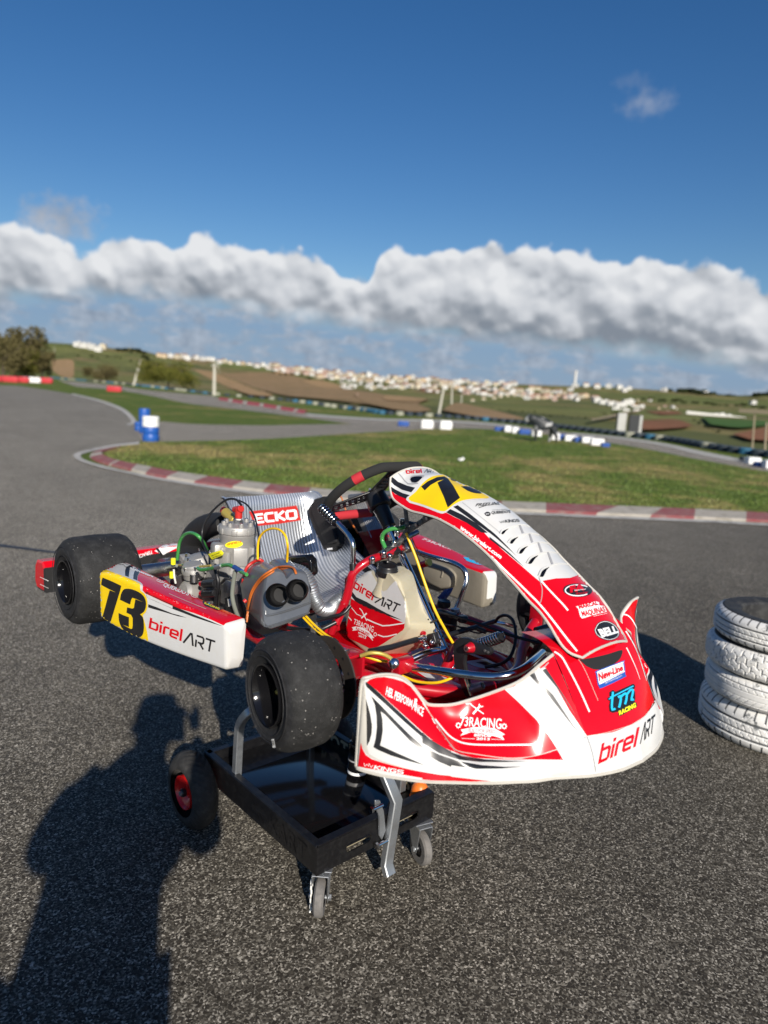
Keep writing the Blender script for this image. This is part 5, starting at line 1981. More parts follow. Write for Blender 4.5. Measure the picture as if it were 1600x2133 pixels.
txt(fair, FT, 'new-lineracing.com', ZG((578, 1492))[0], ZG((835, 1372))[0], (-0.6, -3.6), 'white_line', bold=0.0, off=0.0018)
# tm racing
patch(fair, FT, ZH((620, 390), (650, 380), (645, 310), (700, 270), (740, 300), (960, 200), (1010, 178), (1035, 200), (1035, 240), (1015, 262), (1035, 300), (1040, 400), (1030, 450), (1060, 470), (1070, 520), (1040, 540), (830, 660), (800, 670), (780, 640), (790, 600), (700, 620), (650, 600), (640, 520), (655, 440), (620, 425)), 'black', 0.0010)
stripe(fair, FT, ZH((655, 385), (720, 360), (1008, 212)), 2.7, 'cyan', 0.0014, 0)
stripe(fair, FT, ZH((697, 300), (690, 400), (682, 500), (690, 570), (735, 555)), 4.2, 'cyan', 0.0014, 2)
stripe(fair, FT, ZH((635, 412), (700, 385)), 2.2, 'cyan', 0.0014, 0)
stripe(fair, FT, ZH((775, 385), (815, 365), (812, 450), (790, 540)), 4.6, 'cyan', 0.0014, 2)
stripe(fair, FT, ZH((815, 380), (870, 330), (905, 340), (900, 420), (880, 490)), 4.4, 'cyan', 0.0015, 2)
stripe(fair, FT, ZH((905, 345), (960, 275), (1000, 275), (990, 350), (978, 420), (1015, 415)), 4.2, 'cyan', 0.0016, 2)
txt(fair, FT, 'RACING', ZH((795, 655))[0], ZH((1050, 525))[0], (-1.6, -8.5), 'yellow_print', bold=0.05, off=0.0015)
fair.build('front_fairing', KART, 32)

# ------------------------------------------------------------------ number panel (the tall panel in front of the wheel)
S = [((814, 997), .098), ((813, 1016), .108), ((818, 1037), .117), ((832, 1050), .123), ((856, 1064), .126), ((883, 1071), .127), ((911, 1080), .127), ((945, 1098), .126), ((972, 1117), .124), ((1000, 1140), .123), ((1028, 1167), .122), ((1045, 1188), .122), ((1076, 1222), .122), ((1103, 1253), .122), ((1124, 1274), .121), ((1144, 1301), .120), ((1158, 1325), .119), ((1172, 1346), .116), ((1189, 1361), .109), ((1213, 1370), .092)]
E3 = [Yp(*u, -w) for u, w in S]
E3[0] = Vector((.843, -.097, .427))
Es = crv(E3, 5)
NV = 33
bul = list(enumerate([.026, .050, .070, .078, .076, .068, .058, .050, .043, .037, .032, .029, .026, .023, .021, .020, .018, .017, .015, .013]))
def itp(tb, q):
    for (a, x), (b_, y) in zip(tb, tb[1:]):
        if q <= b_:
            return x + (y - x) * (q - a) / (b_ - a)
    return tb[-1][1]
nas = []
L = [0.0]
for a, b_ in zip(Es, Es[1:]):
    L.append(L[-1] + (b_ - a).length)
for i, p in enumerate(Es):
    q = L[i] / L[-1]
    a, b_ = Es[max(i - 2, 0)], Es[min(i + 2, len(Es) - 1)]
    tx, tz = b_.x - a.x, b_.z - a.z
    l_ = math.hypot(tx, tz)
    n = Vector((-tz / l_, 0, tx / l_))
    si = i / 5
    if si < 6:
        n = n.lerp(Vector((0.12, 0, .99)), min(1, (6 - si) / 2)).normalized()
    h = itp(bul, si)
    row = []
    for j in range(NV):
        s_ = -1 + 2 * j / (NV - 1)
        row.append(Vector((p.x, -p.y * s_, p.z)) + n * h * (1 - abs(s_) ** 2.3))
    nas.append(row)
# louvres: each scale rises towards the driver and drops at its mouth
LV = [ZD((165, 385), (185, 330), (300, 290), (440, 248), (590, 268), (720, 385), (600, 372), (450, 408), (320, 480), (270, 525)),
      ZD((285, 525), (320, 470), (450, 405), (590, 372), (730, 395), (860, 520), (750, 505), (620, 540), (490, 620), (430, 680)),
      ZD((425, 680), (460, 610), (600, 545), (740, 505), (880, 525), (1030, 670), (900, 652), (770, 680), (640, 770), (570, 835)),
      ZD((570, 830), (620, 760), (760, 680), (890, 652), (1040, 680), (1250, 880), (1060, 828), (930, 865), (800, 950), (745, 1030)),
      ZD((745, 1030), (780, 960), (920, 865), (1060, 828), (1260, 880), (1340, 950), (1220, 1045), (1000, 1055), (800, 1085))]
pan = MB()
pan.grid(nas, 'white')
PT = pan.bvh()
# rim: rolled pale edge all round + a second skin underneath
rim = [r[0] for r in nas] + nas[-1][1:-1] + [r[-1] for r in nas][::-1] + nas[0][1:-1][::-1]
pan.tube(rim, 0.0030, 'edge_plastic', 6, closed=True)
und = [[p - Vector((0.002, 0, 0.004)) for p in row] for row in nas]
pan.grid(und, 'black_matte', flip=True)
# red flank and lower shield
patch(pan, PT, ZB((92, 385), (150, 430), (300, 490), (420, 545), (600, 620), (720, 672), (800, 665), (900, 720), (1050, 790), (1230, 900), (1300, 960), (1300, 1000), (1100, 1000), (900, 870), (700, 760), (500, 680), (300, 620), (180, 550), (110, 470)), 'red')
patch(pan, PT, [(1005, 1106), (1020, 1122), (1050, 1148), (1085, 1178), (1108, 1198), (1126, 1213), (1140, 1232)] + [(1136, 1290), (1118, 1275), (1100, 1252), (1080, 1228), (1060, 1206), (1040, 1183), (1018, 1158), (1000, 1140), (975, 1119), (1000, 1108)], 'red', 0.0005)
patch(pan, PT, ZD((785, 1095), (1000, 1055), (1220, 1047), (1390, 985), (1480, 1060), (1600, 1230)) + [(1254, 1252), (1280, 1288), (1305, 1325), (1316, 1345), (1290, 1357), (1240, 1371), (1212, 1371), (1190, 1362), (1172, 1347), (1150, 1315), (1130, 1282), (1112, 1262), (1126, 1240)], 'red', 0.0005)
stripe(pan, PT, ZD((20, 720), (200, 900), (450, 1140), (600, 1290), (740, 1430)) + [(1144, 1283), (1165, 1310), (1185, 1336), (1202, 1357)], 4.0, 'white_line', 0.0009, 4)
stripe(pan, PT, ZD((785, 1100), (900, 1230), (1100, 1440)) + [(1183, 1272)], 3.6, 'white_line', 0.0009, 3)
stripe(pan, PT, ZD((745, 1035), (770, 1120), (795, 1230), (785, 1360), (760, 1450)), 1.5, 'grey_print', 0.0011, 3)
# carbon stripes beside the plate
patch(pan, PT, ZB((95, 195), (180, 270), (300, 320), (400, 345), (350, 405), (230, 370), (130, 310), (88, 265)), 'carbon_print', 0.0006)
patch(pan, PT, ZB((88, 330), (150, 370), (240, 415), (330, 440), (290, 490), (190, 450), (95, 390)), 'carbon_print', 0.0006)
patch(pan, PT, ZB((850, 620), (1000, 690), (1180, 800), (1330, 923), (1250, 923), (1050, 790), (900, 715), (800, 660)), 'carbon_print', 0.0007)
patch(pan, PT, ZD((0, 425), (120, 520), (300, 670), (520, 880), (420, 800), (220, 630), (0, 465)), 'carbon_print', 0.0007)
patch(pan, PT, ZB((945, 570), (1100, 680), (1250, 800), (1400, 923), (1350, 923), (1180, 800), (1030, 690), (890, 590)), 'carbon_print', 0.0007)
patch(pan, PT, ZD((0, 315), (100, 400), (250, 550), (415, 725), (300, 620), (120, 460), (0, 365)), 'carbon_print', 0.0007)
stripe(pan, PT, ZB((1005, 535), (1150, 650), (1300, 770), (1470, 910)) + ZD((160, 385)), 0.9, 'grey_print', 0.0009, 3)
stripe(pan, PT, ZB((165, 140), (230, 210), (310, 295), (440, 290)), 2.0, 'grey_print', 0.0009, 2)
# hand hole
patch(pan, PT, sp(ZB((330, 240), (350, 200), (420, 185), (520, 190), (470, 240), (420, 285), (360, 285)), 3), 'grey_print', 0.0008)
patch(pan, PT, sp(ZB((338, 245), (355, 215), (420, 202), (490, 208), (460, 250), (410, 280), (360, 275)), 3), 'black_gloss', 0.0012)
# yellow number plate with white border and 73
patch(pan, PT, sp(ZB((285, 500), (300, 465), (390, 400), (470, 290), (560, 210), (640, 180), (800, 170), (950, 235), (1100, 310), (1250, 400), (1360, 480), (1150, 500), (1010, 530), (900, 585), (790, 665), (740, 678), (680, 660), (500, 590), (330, 540)), 3), 'white', 0.0010)
patch(pan, PT, sp(ZB((320, 495), (330, 465), (410, 400), (490, 300), (580, 225), (660, 195), (790, 185), (930, 240), (1080, 310), (1220, 400), (1350, 478), (1150, 490), (1000, 515), (890, 570), (800, 640), (750, 650), (690, 635), (520, 570), (350, 520)), 3), 'yellow', 0.0014)
patch(pan, PT, ZB((478, 335), (560, 270), (680, 215), (770, 205), (820, 235), (890, 330), (975, 480), (890, 545), (820, 605), (770, 470), (685, 285), (770, 243), (690, 265), (600, 315), (525, 385)), 'black', 0.0018)
patch(pan, PT, sp(ZB((830, 210), (900, 228), (965, 262), (900, 268), (860, 250)), 3), 'black', 0.0018)
patch(pan, PT, sp(ZB((985, 335), (1060, 332), (1130, 355), (1200, 385), (1250, 425), (1150, 418), (1070, 390)), 3), 'black', 0.0018)
# lettering
txt(pan, PT, 'birel', ZB((290, 168))[0], ZB((496, 157))[0], (-3.2, -9.0), 'red', stroke=0.19, shear=0.0, off=0.0012, h1=(-1.5, -8.5))
txt(pan, PT, 'ART', ZB((515, 156))[0], ZB((650, 150))[0], (2.2, -8.5), 'black', stroke=0.17, off=0.0012, h1=(0.5, -6))
txt(pan, PT, 'www.birelart.com', (958, 1102), (1042.5, 1165), (3.8, -8.5), 'white_line', bold=0.035, shear=0.15, off=0.0011, h1=(4.5, -7))
txt(pan, PT, 'FREELINE', ZB((1170, 587))[0], ZB((1500, 560))[0], (0.8, -6.0), 'black', bold=0.02, shear=0.3, off=0.0010)
stripe(pan, PT, ZB((1215, 605), (1315, 572)), 1.3, 'black', 0.0010, 0)
stripe(pan, PT, ZB((1330, 572), (1440, 555)), 0.6, 'black', 0.0010, 0)
patch(pan, PT, sp(ZB((1285, 675), (1320, 655), (1360, 668), (1362, 700), (1330, 712), (1300, 700)), 2), 'black', 0.0010)
stripe(pan, PT, ZB((1300, 680), (1345, 690)), 0.7, 'white_line', 0.0013, 0)
stripe(pan, PT, ZB((1303, 695), (1348, 676)), 0.6, 'white_line', 0.0013, 0)
txt(pan, PT, "QUERIDO'S", ZB((1378, 685))[0], ZB((1620, 668))[0], (-0.6, -5.6), 'black', bold=0.03, off=0.0010)
txt(pan, PT, 'VITOR E PEDRO', ZB((1385, 640))[0], ZB((1580, 630))[0], (0, -1.8), 'black', bold=0.0, off=0.0010)
txt(pan, PT, 'KINGS', ZD((240, 212))[0], ZD((455, 200))[0], (-1.2, -6), 'black', stroke=0.19, off=0.0010)
stripe(pan, PT, ZD((150, 190), (175, 220), (185, 185), (205, 215), (212, 180), (232, 212)), 0.7, 'black', 0.0010, 0)
# louvre mouths (dark insides painted as black patches), grey seams and spine
mouths = [ZD((170, 382), (190, 345), (230, 318), (285, 305), (250, 335), (215, 380), (195, 390)), ZD((305, 525), (330, 475), (385, 440), (435, 428), (390, 470), (350, 525), (330, 533)), ZD((440, 678), (465, 625), (520, 585), (580, 570), (540, 605), (495, 670), (470, 685)), ZD((582, 832), (620, 770), (670, 730), (735, 710), (690, 755), (640, 825), (610, 840)), ZD((748, 1025), (785, 955), (840, 905), (905, 880), (860, 935), (815, 1025), (780, 1035))]
seams = [ZD((160, 385), (185, 335), (290, 288), (440, 246), (530, 250), (600, 275)), ZD((275, 520), (330, 455), (460, 405), (600, 372), (690, 382), (740, 402)), ZD((420, 680), (470, 600), (610, 540), (740, 505), (850, 518), (920, 555)), ZD((560, 833), (620, 745), (760, 680), (890, 652), (1010, 672), (1110, 725)), ZD((740, 1025), (790, 925), (920, 862), (1060, 826), (1180, 850), (1280, 885))]
for sm_, mo in zip(seams, mouths):
    patch(pan, PT, sp(mo, 3), 'black_gloss', 0.0012, step=4)
    stripe(pan, PT, sm_, [2.4, 0.8], 'grey_print', 0.0014, 4)
    # moulded lip standing proud of the panel
    lipP = []
    for x, y in sp(sm_, 3):
        hq = PT.hit(x, y)
        if hq:
            lipP.append(hq[0] + hq[1] * 0.0015)
    if len(lipP) > 3:
        pan.tube(lipP, [0.0026] * (len(lipP) // 2) + [0.0014] * (len(lipP) - len(lipP) // 2), 'white', 6)
for a, b_ in ((ZD((455, 250))[0], ZD((508, 385))[0]), (ZD((600, 378))[0], ZD((648, 520))[0]), (ZD((735, 510))[0], ZD((788, 665))[0]), (ZD((880, 655))[0], ZD((950, 845))[0])):
    stripe(pan, PT, [a, b_], [3.4, 4.6], 'grey_print', 0.0010, 0)
# stickers on the lower shield
patch(pan, PT, ell(1203, 1230, 30.5, 14, 3), 'black', 0.0011)
stripe(pan, PT, [(1203 + 26 * math.cos(R_(a)), 1230.5 + 11.3 * math.sin(R_(a))) for a in range(40, 330, 14)], [2.6, 2.6], 'white_line', 0.0014, 0)
txt(pan, PT, 'FA', (1187, 1235), (1218, 1229), (-1.2, -13), 'red', bold=0.06, off=0.0018)
txt(pan, PT, 'Victorious', (1195, 1232.5), (1220, 1229), (0, -2.6), 'white_line', bold=0.02, off=0.0021)
txt(pan, PT, 'Racing', (1198, 1240), (1224, 1236), (0.6, -4.5), 'red', bold=0.01, shear=0.3, off=0.0018)
patch(pan, PT, ZG((140, 318), (440, 238), (490, 255), (495, 300), (570, 312), (605, 400), (480, 425), (235, 500), (205, 470), (175, 355)), 'white_line', 0.0011)
txt(pan, PT, 'MARCAL', ZG((190, 355))[0], ZG((478, 290))[0], (-2.6, -7.4), 'red', bold=0.05, off=0.0015)
txt(pan, PT, 'MAQUINAS', ZG((238, 470))[0], ZG((588, 392))[0], (-3.4, -10.5), 'red', bold=0.04, off=0.0015)
stripe(pan, PT, ZG((405, 465), (615, 420)), 0.6, 'white_line', 0.0011, 0)
patch(pan, PT, sp([(1237, 1313), (1245, 1298), (1262, 1293), (1280, 1301), (1290, 1317), (1286, 1329), (1270, 1335), (1252, 1331), (1241, 1323)], 3), 'black', 0.0010)
stripe(pan, PT, sp([(1239, 1313), (1246, 1300), (1262, 1295), (1279, 1303), (1288, 1317), (1284, 1328), (1269, 1333), (1253, 1329), (1243, 1322), (1239, 1313)], 3), 1.1, 'white_line', 0.0013, 0)
txt(pan, PT, 'BELL', ZG((530, 785))[0], ZG((785, 710))[0], (-9.0, -16.0), 'white_line', bold=0.055, off=0.0015, h1=(-5.5, -14))
pan.build('number_panel', KART, 40)


# ------------------------------------------------------------------ side pods (right one traced, left one its mirror image)
def plane(a, b_):
    a, b_ = Vector((*a, 0)), Vector((*b_, 0))
    d = b_ - a
    return a, Vector((d.y, -d.x, 0)).normalized()


oP = plane((.727, -.540), (.180, -.648))
iP = plane((.724, -.471), (.140, -.530))
OB = [Pp(x, y, *oP) for x, y in ((211, 1288), (230, 1300), (260, 1317), (309, 1340), (385, 1369), (466, 1396))]
OT = [Pp(x, y, *oP) for x, y in ((208, 1193), (226, 1194), (254, 1203), (306, 1226), (385, 1262), (464, 1300))]
IT = [Pp(x, y, *iP) for x, y in ((257, 1168), (268, 1172), (291, 1183), (345, 1210), (422, 1247), (512, 1286))]
IB = [Vector((p.x, p.y, q.z)) for p, q in zip(IT, OB)]
IB[-1] = Vector((.722, -.478, -.075))


def sect(a, b_, c_, d, r, bulge=0.004, n=4):
    """rounded four-cornered loop"""
    C4 = [a, b_, c_, d]
    out = []
    for i in range(4):
        p, pr, nx = C4[i], C4[i - 1], C4[(i + 1) % 4]
        u, v = (pr - p), (nx - p)
        ru, rv = min(r, u.length * .4), min(r, v.length * .4)
        s_, e = p + u.normalized() * ru, p + v.normalized() * rv
        for k in range(n + 1):
            q = k / n
            out.append(s_ * (1 - q) ** 2 + p * 2 * q * (1 - q) + e * q * q)
    return out


def make_pod(mirror):
    mb = MB()
    loops = []
    Q = [crv(L_, 4) for L_ in (OB, OT, IT, IB)]
    for k in range(len(Q[0])):
        loops.append(sect(Q[0][k], Q[1][k], Q[2][k], Q[3][k], 0.012))
    # rounded ends
    def cap(loop, dx, shrink):
        c_ = sum(loop, Vector((0, 0, 0))) / len(loop)
        return [c_ + (p - c_) * shrink + Vector((dx, 0, 0)) for p in loop]
    d1 = (loops[-1][0] - loops[-2][0]).normalized() * 1
    loops = [cap(loops[0], -.012, .55), cap(loops[0], -.010, .86), cap(loops[0], -.004, .96)] + loops + [cap(loops[-1], .005, .965), cap(loops[-1], .010, .88), cap(loops[-1], .012, .5)]
    n = len(loops[0])
    per = n // 4
    for k in range(len(loops) - 1):
        for j in range(n):
            # 0..: around OB corner -> outer side -> OT corner -> top -> IT corner -> inner side -> IB corner -> underside
            seg = j / per
            front = k >= len(loops) - 4
            mat = 'white'
            if seg >= 1.5 and seg < 2.5:
                mat = 'red'
            if seg >= 2.5 or seg < 0.1:
                mat = 'pod_inner' if mirror else 'edge_plastic'
            if front:
                mat = 'white' if (seg < 2.4 or not mirror) else 'pod_inner'
            a, b_ = loops[k], loops[k + 1]
            j2 = (j + 1) % n
            mb.add([a[j], a[j2], b_[j2], b_[j]], [[0, 1, 2, 3]], mat)
    for lp, fl in ((loops[0], True), (loops[-1], False)):
        mb.add(lp, [list(range(n))[::-1] if fl else list(range(n))], 'white')
    # weld
    bm = bmesh.new()
    idx = {}
    V, F = [], []
    for f in mb.f:
        q = []
        for i in f:
            v = mb.v[i]
            key = (round(v.x, 5), round(v.y, 5), round(v.z, 5))
            if key not in idx:
                idx[key] = len(V)
                V.append(v)
            q.append(idx[key])
        F.append(q)
    mb.v, mb.f = V, F
    bm.free()
    if mirror:
        mb.v = [Vector((v.x, -v.y, v.z)) for v in mb.v]
        mb.f = [f[::-1] for f in mb.f]
    return mb


pod = make_pod(False)
OTt = pod.bvh()
# white rear top with carbon bands, red remainder is the moulded top
patch(pod, OTt, ZA((160, 240), (330, 150), (590, 72), (740, 150), (950, 265), (870, 400), (865, 500), (700, 440), (400, 330), (200, 265)), 'white', 0.0005)
patch(pod, OTt, ZA((630, 215), (740, 160), (790, 185), (700, 270), (680, 430), (605, 405), (605, 290)), 'carbon_print', 0.0008)
patch(pod, OTt, ZA((870, 240), (950, 265), (900, 340), (865, 400), (860, 500), (775, 470), (780, 380), (800, 310)), 'carbon_print', 0.0008)
stripe(pod, OTt, ZA((440, 135), (520, 120), (600, 130), (640, 160), (760, 205), (640, 210), (610, 215), (580, 170), (480, 160), (440, 135)), 0.9, 'black', 0.0009, 0)
stripe(pod, OTt, ZA((700, 215), (790, 245), (850, 235)), 1.6, 'black', 0.0009, 0)
txt(pod, OTt, 'alpinestars', ZA((700, 245))[0], ZA((1190, 440))[0], (1.0, -4.2), 'white_line', bold=0.04, shear=0.2, off=0.0011)
# red flank between top crease and the carbon line
patch(pod, OTt, ZA((865, 500), (900, 520), (960, 580), (975, 700), (1030, 760)) + [(341, 1254), (372, 1267), (404, 1277), (440, 1291), (466, 1303), (470, 1299), (464, 1295), (404, 1263), (341, 1238), (300, 1219), (288, 1211)], 'red', 0.0005)
patch(pod, OTt, ZA((1040, 755), (1200, 815), (1400, 905), (1600, 1000), (1600, 1075), (1400, 990), (1200, 900), (1075, 850)) + [(361, 1268.5), (404, 1285), (440, 1297), (464, 1304.5), (440, 1294), (404, 1280), (361, 1262)], 'carbon_print', 0.0008)
patch(pod, OTt, ZA((1090, 985), (1250, 1040), (1450, 1120), (1600, 1180)) + [(372, 1281), (389, 1286.5), (372, 1283.5)] + ZA((1600, 1200), (1400, 1140), (1200, 1085), (1090, 1050)), 'carbon_print', 0.0008)
patch(pod, OTt, [(305, 1232), (313, 1237)] + ZA((1040, 755), (1075, 850)) + [(305, 1245)], 'carbon_print', 0.0006)
# yellow plate
patch(pod, OTt, sp(ZA((30, 370), (100, 280), (160, 235), (400, 320), (700, 435), (900, 520), (965, 575), (980, 640), (975, 715), (1040, 775), (1080, 880), (1095, 1000), (1075, 1130), (1010, 1225), (1050, 1400), (1100, 1620), (1095, 1805), (800, 1665), (500, 1515), (300, 1400), (100, 1292), (85, 1200), (90, 900), (50, 600)), 2), 'white', 0.0010)
patch(pod, OTt, sp(ZA((36, 380), (100, 300), (150, 255), (400, 345), (700, 460), (880, 545), (925, 590), (935, 700), (1000, 745), (1050, 820), (1080, 920), (1080, 1050), (1040, 1160), (985, 1215), (1015, 1330), (1060, 1500), (1085, 1640), (1075, 1790), (800, 1655), (500, 1505), (300, 1395), (100, 1285), (88, 1200), (95, 900), (55, 600)), 2), 'yellow', 0.0014)
patch(pod, OTt, ZA((150, 428), (350, 510), (538, 600), (515, 700), (430, 980), (305, 1392), (132, 1292), (200, 1050), (295, 692), (435, 740), (300, 680), (118, 582), (130, 480)), 'black', 0.0018)
patch(pod, OTt, sp(ZA((510, 890), (530, 780), (575, 690), (640, 660), (760, 672), (900, 730), (1000, 810), (1050, 920), (1050, 1040), (1010, 1140), (930, 1195)), 2) + sp(ZA((930, 1195), (990, 1260), (1010, 1400), (1005, 1540), (970, 1640), (900, 1672), (800, 1650), (650, 1570), (540, 1460), (490, 1330), (480, 1165)), 2) + ZA((590, 1215), (697, 1255), (697, 1460), (565, 1410), (740, 1500), (765, 1490), (775, 1420), (775, 1270), (740, 1205), (645, 1160), (660, 1048), (770, 1075), (800, 1060), (830, 880), (1000, 940), (830, 870), (770, 850), (745, 890), (722, 990), (620, 945)), 'black', 0.0018, step=5)
# birelART along the flank
ZP = zf(60, 930, 3.2)
txt(pod, OTt, 'birel', ZP((800, 1210))[0], ZP((1028, 1302))[0], (2.2, -22.5), 'red', stroke=0.17, shear=0.04, off=0.0010, h1=(2.2, -25.5))
txt(pod, OTt, 'ART', ZP((1032, 1308))[0], ZP((1238, 1378))[0], (2.6, -25), 'black', stroke=0.15, off=0.0010, h1=(2.6, -26))
# lettering on the red top
txt(pod, OTt, "QUERIDO'S", (339, 1221), (392, 1241.5), (3.6, -6.5), 'white_line', bold=0.03, off=0.0011, h1=(4.5, -7.0))
txt(pod, OTt, 'VITOR E PEDRO', (357, 1216), (392, 1231), (1.2, -2.2), 'white_line', bold=0.0, off=0.0011)
stripe(pod, OTt, ell(335, 1210.5, 8.5, 3.2, 10, 12), 1.1, 'white_line', 0.0011, 0)
stripe(pod, OTt, ell(406, 1241, 8.5, 4.0, 12, 12), 1.1, 'white_line', 0.0011, 0)
for gx, gy in ((335, 1210.5), (406, 1241)):
    for k in (-3, 0, 3):
        stripe(pod, OTt, [(gx + k - 1.5, gy - 2.2), (gx + k + 1.5, gy + 2.4)], 0.8, 'white_line', 0.0011, 0)
patch(pod, OTt, ZP((1155, 1020), (1205, 1020), (1290, 1050), (1345, 1080), (1330, 1090), (1290, 1088), (1260, 1095), (1175, 1065), (1160, 1045)), 'black', 0.0010)
stripe(pod, OTt, ZP((1175, 1026), (1260, 1050), (1335, 1082)), 2.0, 'cyan', 0.0014, 0)
stripe(pod, OTt, ZP((1190, 1028), (1205, 1052)), 3.0, 'cyan', 0.0014, 0)
stripe(pod, OTt, ZP((1222, 1046), (1240, 1066)), 3.0, 'cyan', 0.0014, 0)
stripe(pod, OTt, ZP((1262, 1058), (1275, 1082)), 3.0, 'cyan', 0.0014, 0)
stripe(pod, OTt, ZP((1296, 1070), (1310, 1088)), 3.0, 'cyan', 0.0014, 0)
txt(pod, OTt, 'RACING', ZP((1170, 1052))[0], ZP((1270, 1092))[0], (0.8, -3.4), 'yellow_print', bold=0.03, off=0.0015)
stripe(pod, OTt, [(352, 1237), (392, 1254), (432, 1270)], 1.0, 'edge_plastic', 0.0008, 2)
pod.build('side_pod', KART, 40, label='right side pod with yellow 73 plate')
lp = make_pod(True)
LT = lp.bvh()
Z6 = zf(800, 1000, 16 / 3)
txt(lp, LT, '73RACING', Z6((420, 660))[0], Z6((880, 830))[0], (1.5, -4.0), 'white_line', bold=0.02, shear=0.3, off=0.0010)
patch(lp, LT, Z6((880, 855), (960, 868), (1040, 905), (1110, 945), (1060, 945), (980, 920), (920, 900)), 'cyan', 0.0010)
# moulded inner box of the left pod
mb = lp
c0 = [Yp(*Z6((415, 880))[0], .46), Yp(*Z6((690, 985))[0], .46), Yp(*Z6((760, 1060))[0], .46), Yp(*Z6((740, 1200))[0], .46), Yp(*Z6((620, 1215))[0], .46), Yp(*Z6((430, 1130))[0], .46)]
mb.prism(c0, (0, .05, 0), 'pod_inner', 0.010, 3)
mb.tube([Yp(*Z6(p)[0], .4585) for p in ((500, 955), (600, 985), (655, 1010), (640, 1080))], 0.003, 'pod_inner', 6, sm=3)
lp.build('side_pod', KART, 40, label='left side pod with bare beige inner face')
# ------------------------------------------------------------------ wheels
def slick(x, y_out, z, Rr, w, rimr, front, side):
    """side = -1 for the right hand wheel; y_out is the outer face"""
    o = Vector((x, y_out, z))
    ax = Vector((0, side, 0))              # pointing outwards
    t = thing('wheel', None, None, (0, 0, 0))
    del_keys(t)
    t.parent = KART
    t.location = o - KART.location
    mb = MB()
    lipw = 0.010
    r2 = rimr + 0.012
    prof = [(rimr + .002, -w * .06), (r2, -w * .02), (r2 + (Rr - r2) * .35, 0.004), (Rr - .036, 0.002), (Rr - .020, -.004), (Rr - .009, -.014), (Rr - .003, -.028), (Rr, -w * .5), (Rr - .003, -w + .028), (Rr - .009, -w + .014), (Rr - .020, -w + .004), (Rr - .036, -w - .002), (r2, -w + .004), (rimr + .002, -w + .01)]
    mb.lathe(prof, o, ax, ['slick_wall'] * 4 + ['slick_tread'] * 7 + ['slick_wall'] * 2, 72)
    # moulding rings on the sidewall
    for rr in (r2 + .008, Rr - .030):
        mb.lathe([(rr - .0012, .0034), (rr, .0052), (rr + .0012, .0034)], o, ax, 'slick_wall', 72)
    if front and side < 0:
        a = R_(-62)
        c_ = o + Vector((math.cos(a) * (Rr - .030), 0, math.sin(a) * (Rr - .030))) + ax * .0048
        u = Vector((math.cos(a), 0, math.sin(a)))
        v = Vector((-math.sin(a), 0, math.cos(a)))
        def q(p, s_):
            return c_ + u * p * .009 + v * s_ * .0045 + ax * 0
        mb.add([q(-1, -1.6), q(1, -1.6), q(1, 1.6), q(-1, 1.6)], [[0, 1, 2, 3]], 'tape_white')
        for k in range(6):
            mb.add([c_ + u * p * .009 + v * s_ * .0045 + ax * .0004 for p, s_ in ((-.7, -1.3 + k * .45), (.5, -1.3 + k * .45), (.5, -1.12 + k * .45), (-.7, -1.12 + k * .45))], [[0, 1, 2, 3]], 'black')
    mb.build('tyre', t, 50)
    mb = MB()
    dep = .050 if front else .085
    hubr = .020
    mb.lathe([(rimr + .003, -.003), (rimr + .004, .004), (rimr, .005), (rimr - .004, -.004), (rimr - .007, -.02), (rimr - .012, -dep), (hubr + .012, -dep - .006), (hubr, -dep + .006), (hubr - .004, -dep + .010), (0, -dep + .010)], o, ax, 'black_gloss', 56)
    mb.lathe([(rimr + .002, -w), (rimr - .006, -w + .01), (rimr - .014, -w + .06), (0, -w + .06)], o, ax, 'black_gloss', 40)
    mb.build('rim', t, 40)
    nb = 3
    for k in range(nb):
        a = 2 * math.pi * k / nb + (1.45 if front else .4)
        p = o + Vector((math.cos(a) * .045, 0, math.sin(a) * .045)) - ax * (dep + .004)
        mb = MB()
        mb.lathe([(0, .012), (.004, .012), (.0065, .009), (.0068, 0), (.009, -.001), (.009, -.006)], p, ax, 'gold' if front else 'steel', 6)
        mb.build('bolt', t, 20)
    mb = MB()
    mb.cyl(o - ax * (dep + .004), o - ax * (dep - .020), .011, 'steel' if not front else 'black', 12, .009, .002)
    mb.build('hub_nut', t)
    if front:
        t.rotation_euler = (0, 0, R_(-7))
    return t


def del_keys(o):
    for k in list(o.keys()):
        del o[k]


slick(1.047, -.610, 0, .130, .130, .0655, True, -1)
slick(1.035, .545, 0, .130, .130, .0655, True, 1)
slick(0, -.686, .009, .142, .205, .0655, False, -1)
slick(0, .686, .009, .142, .205, .0655, False, 1)

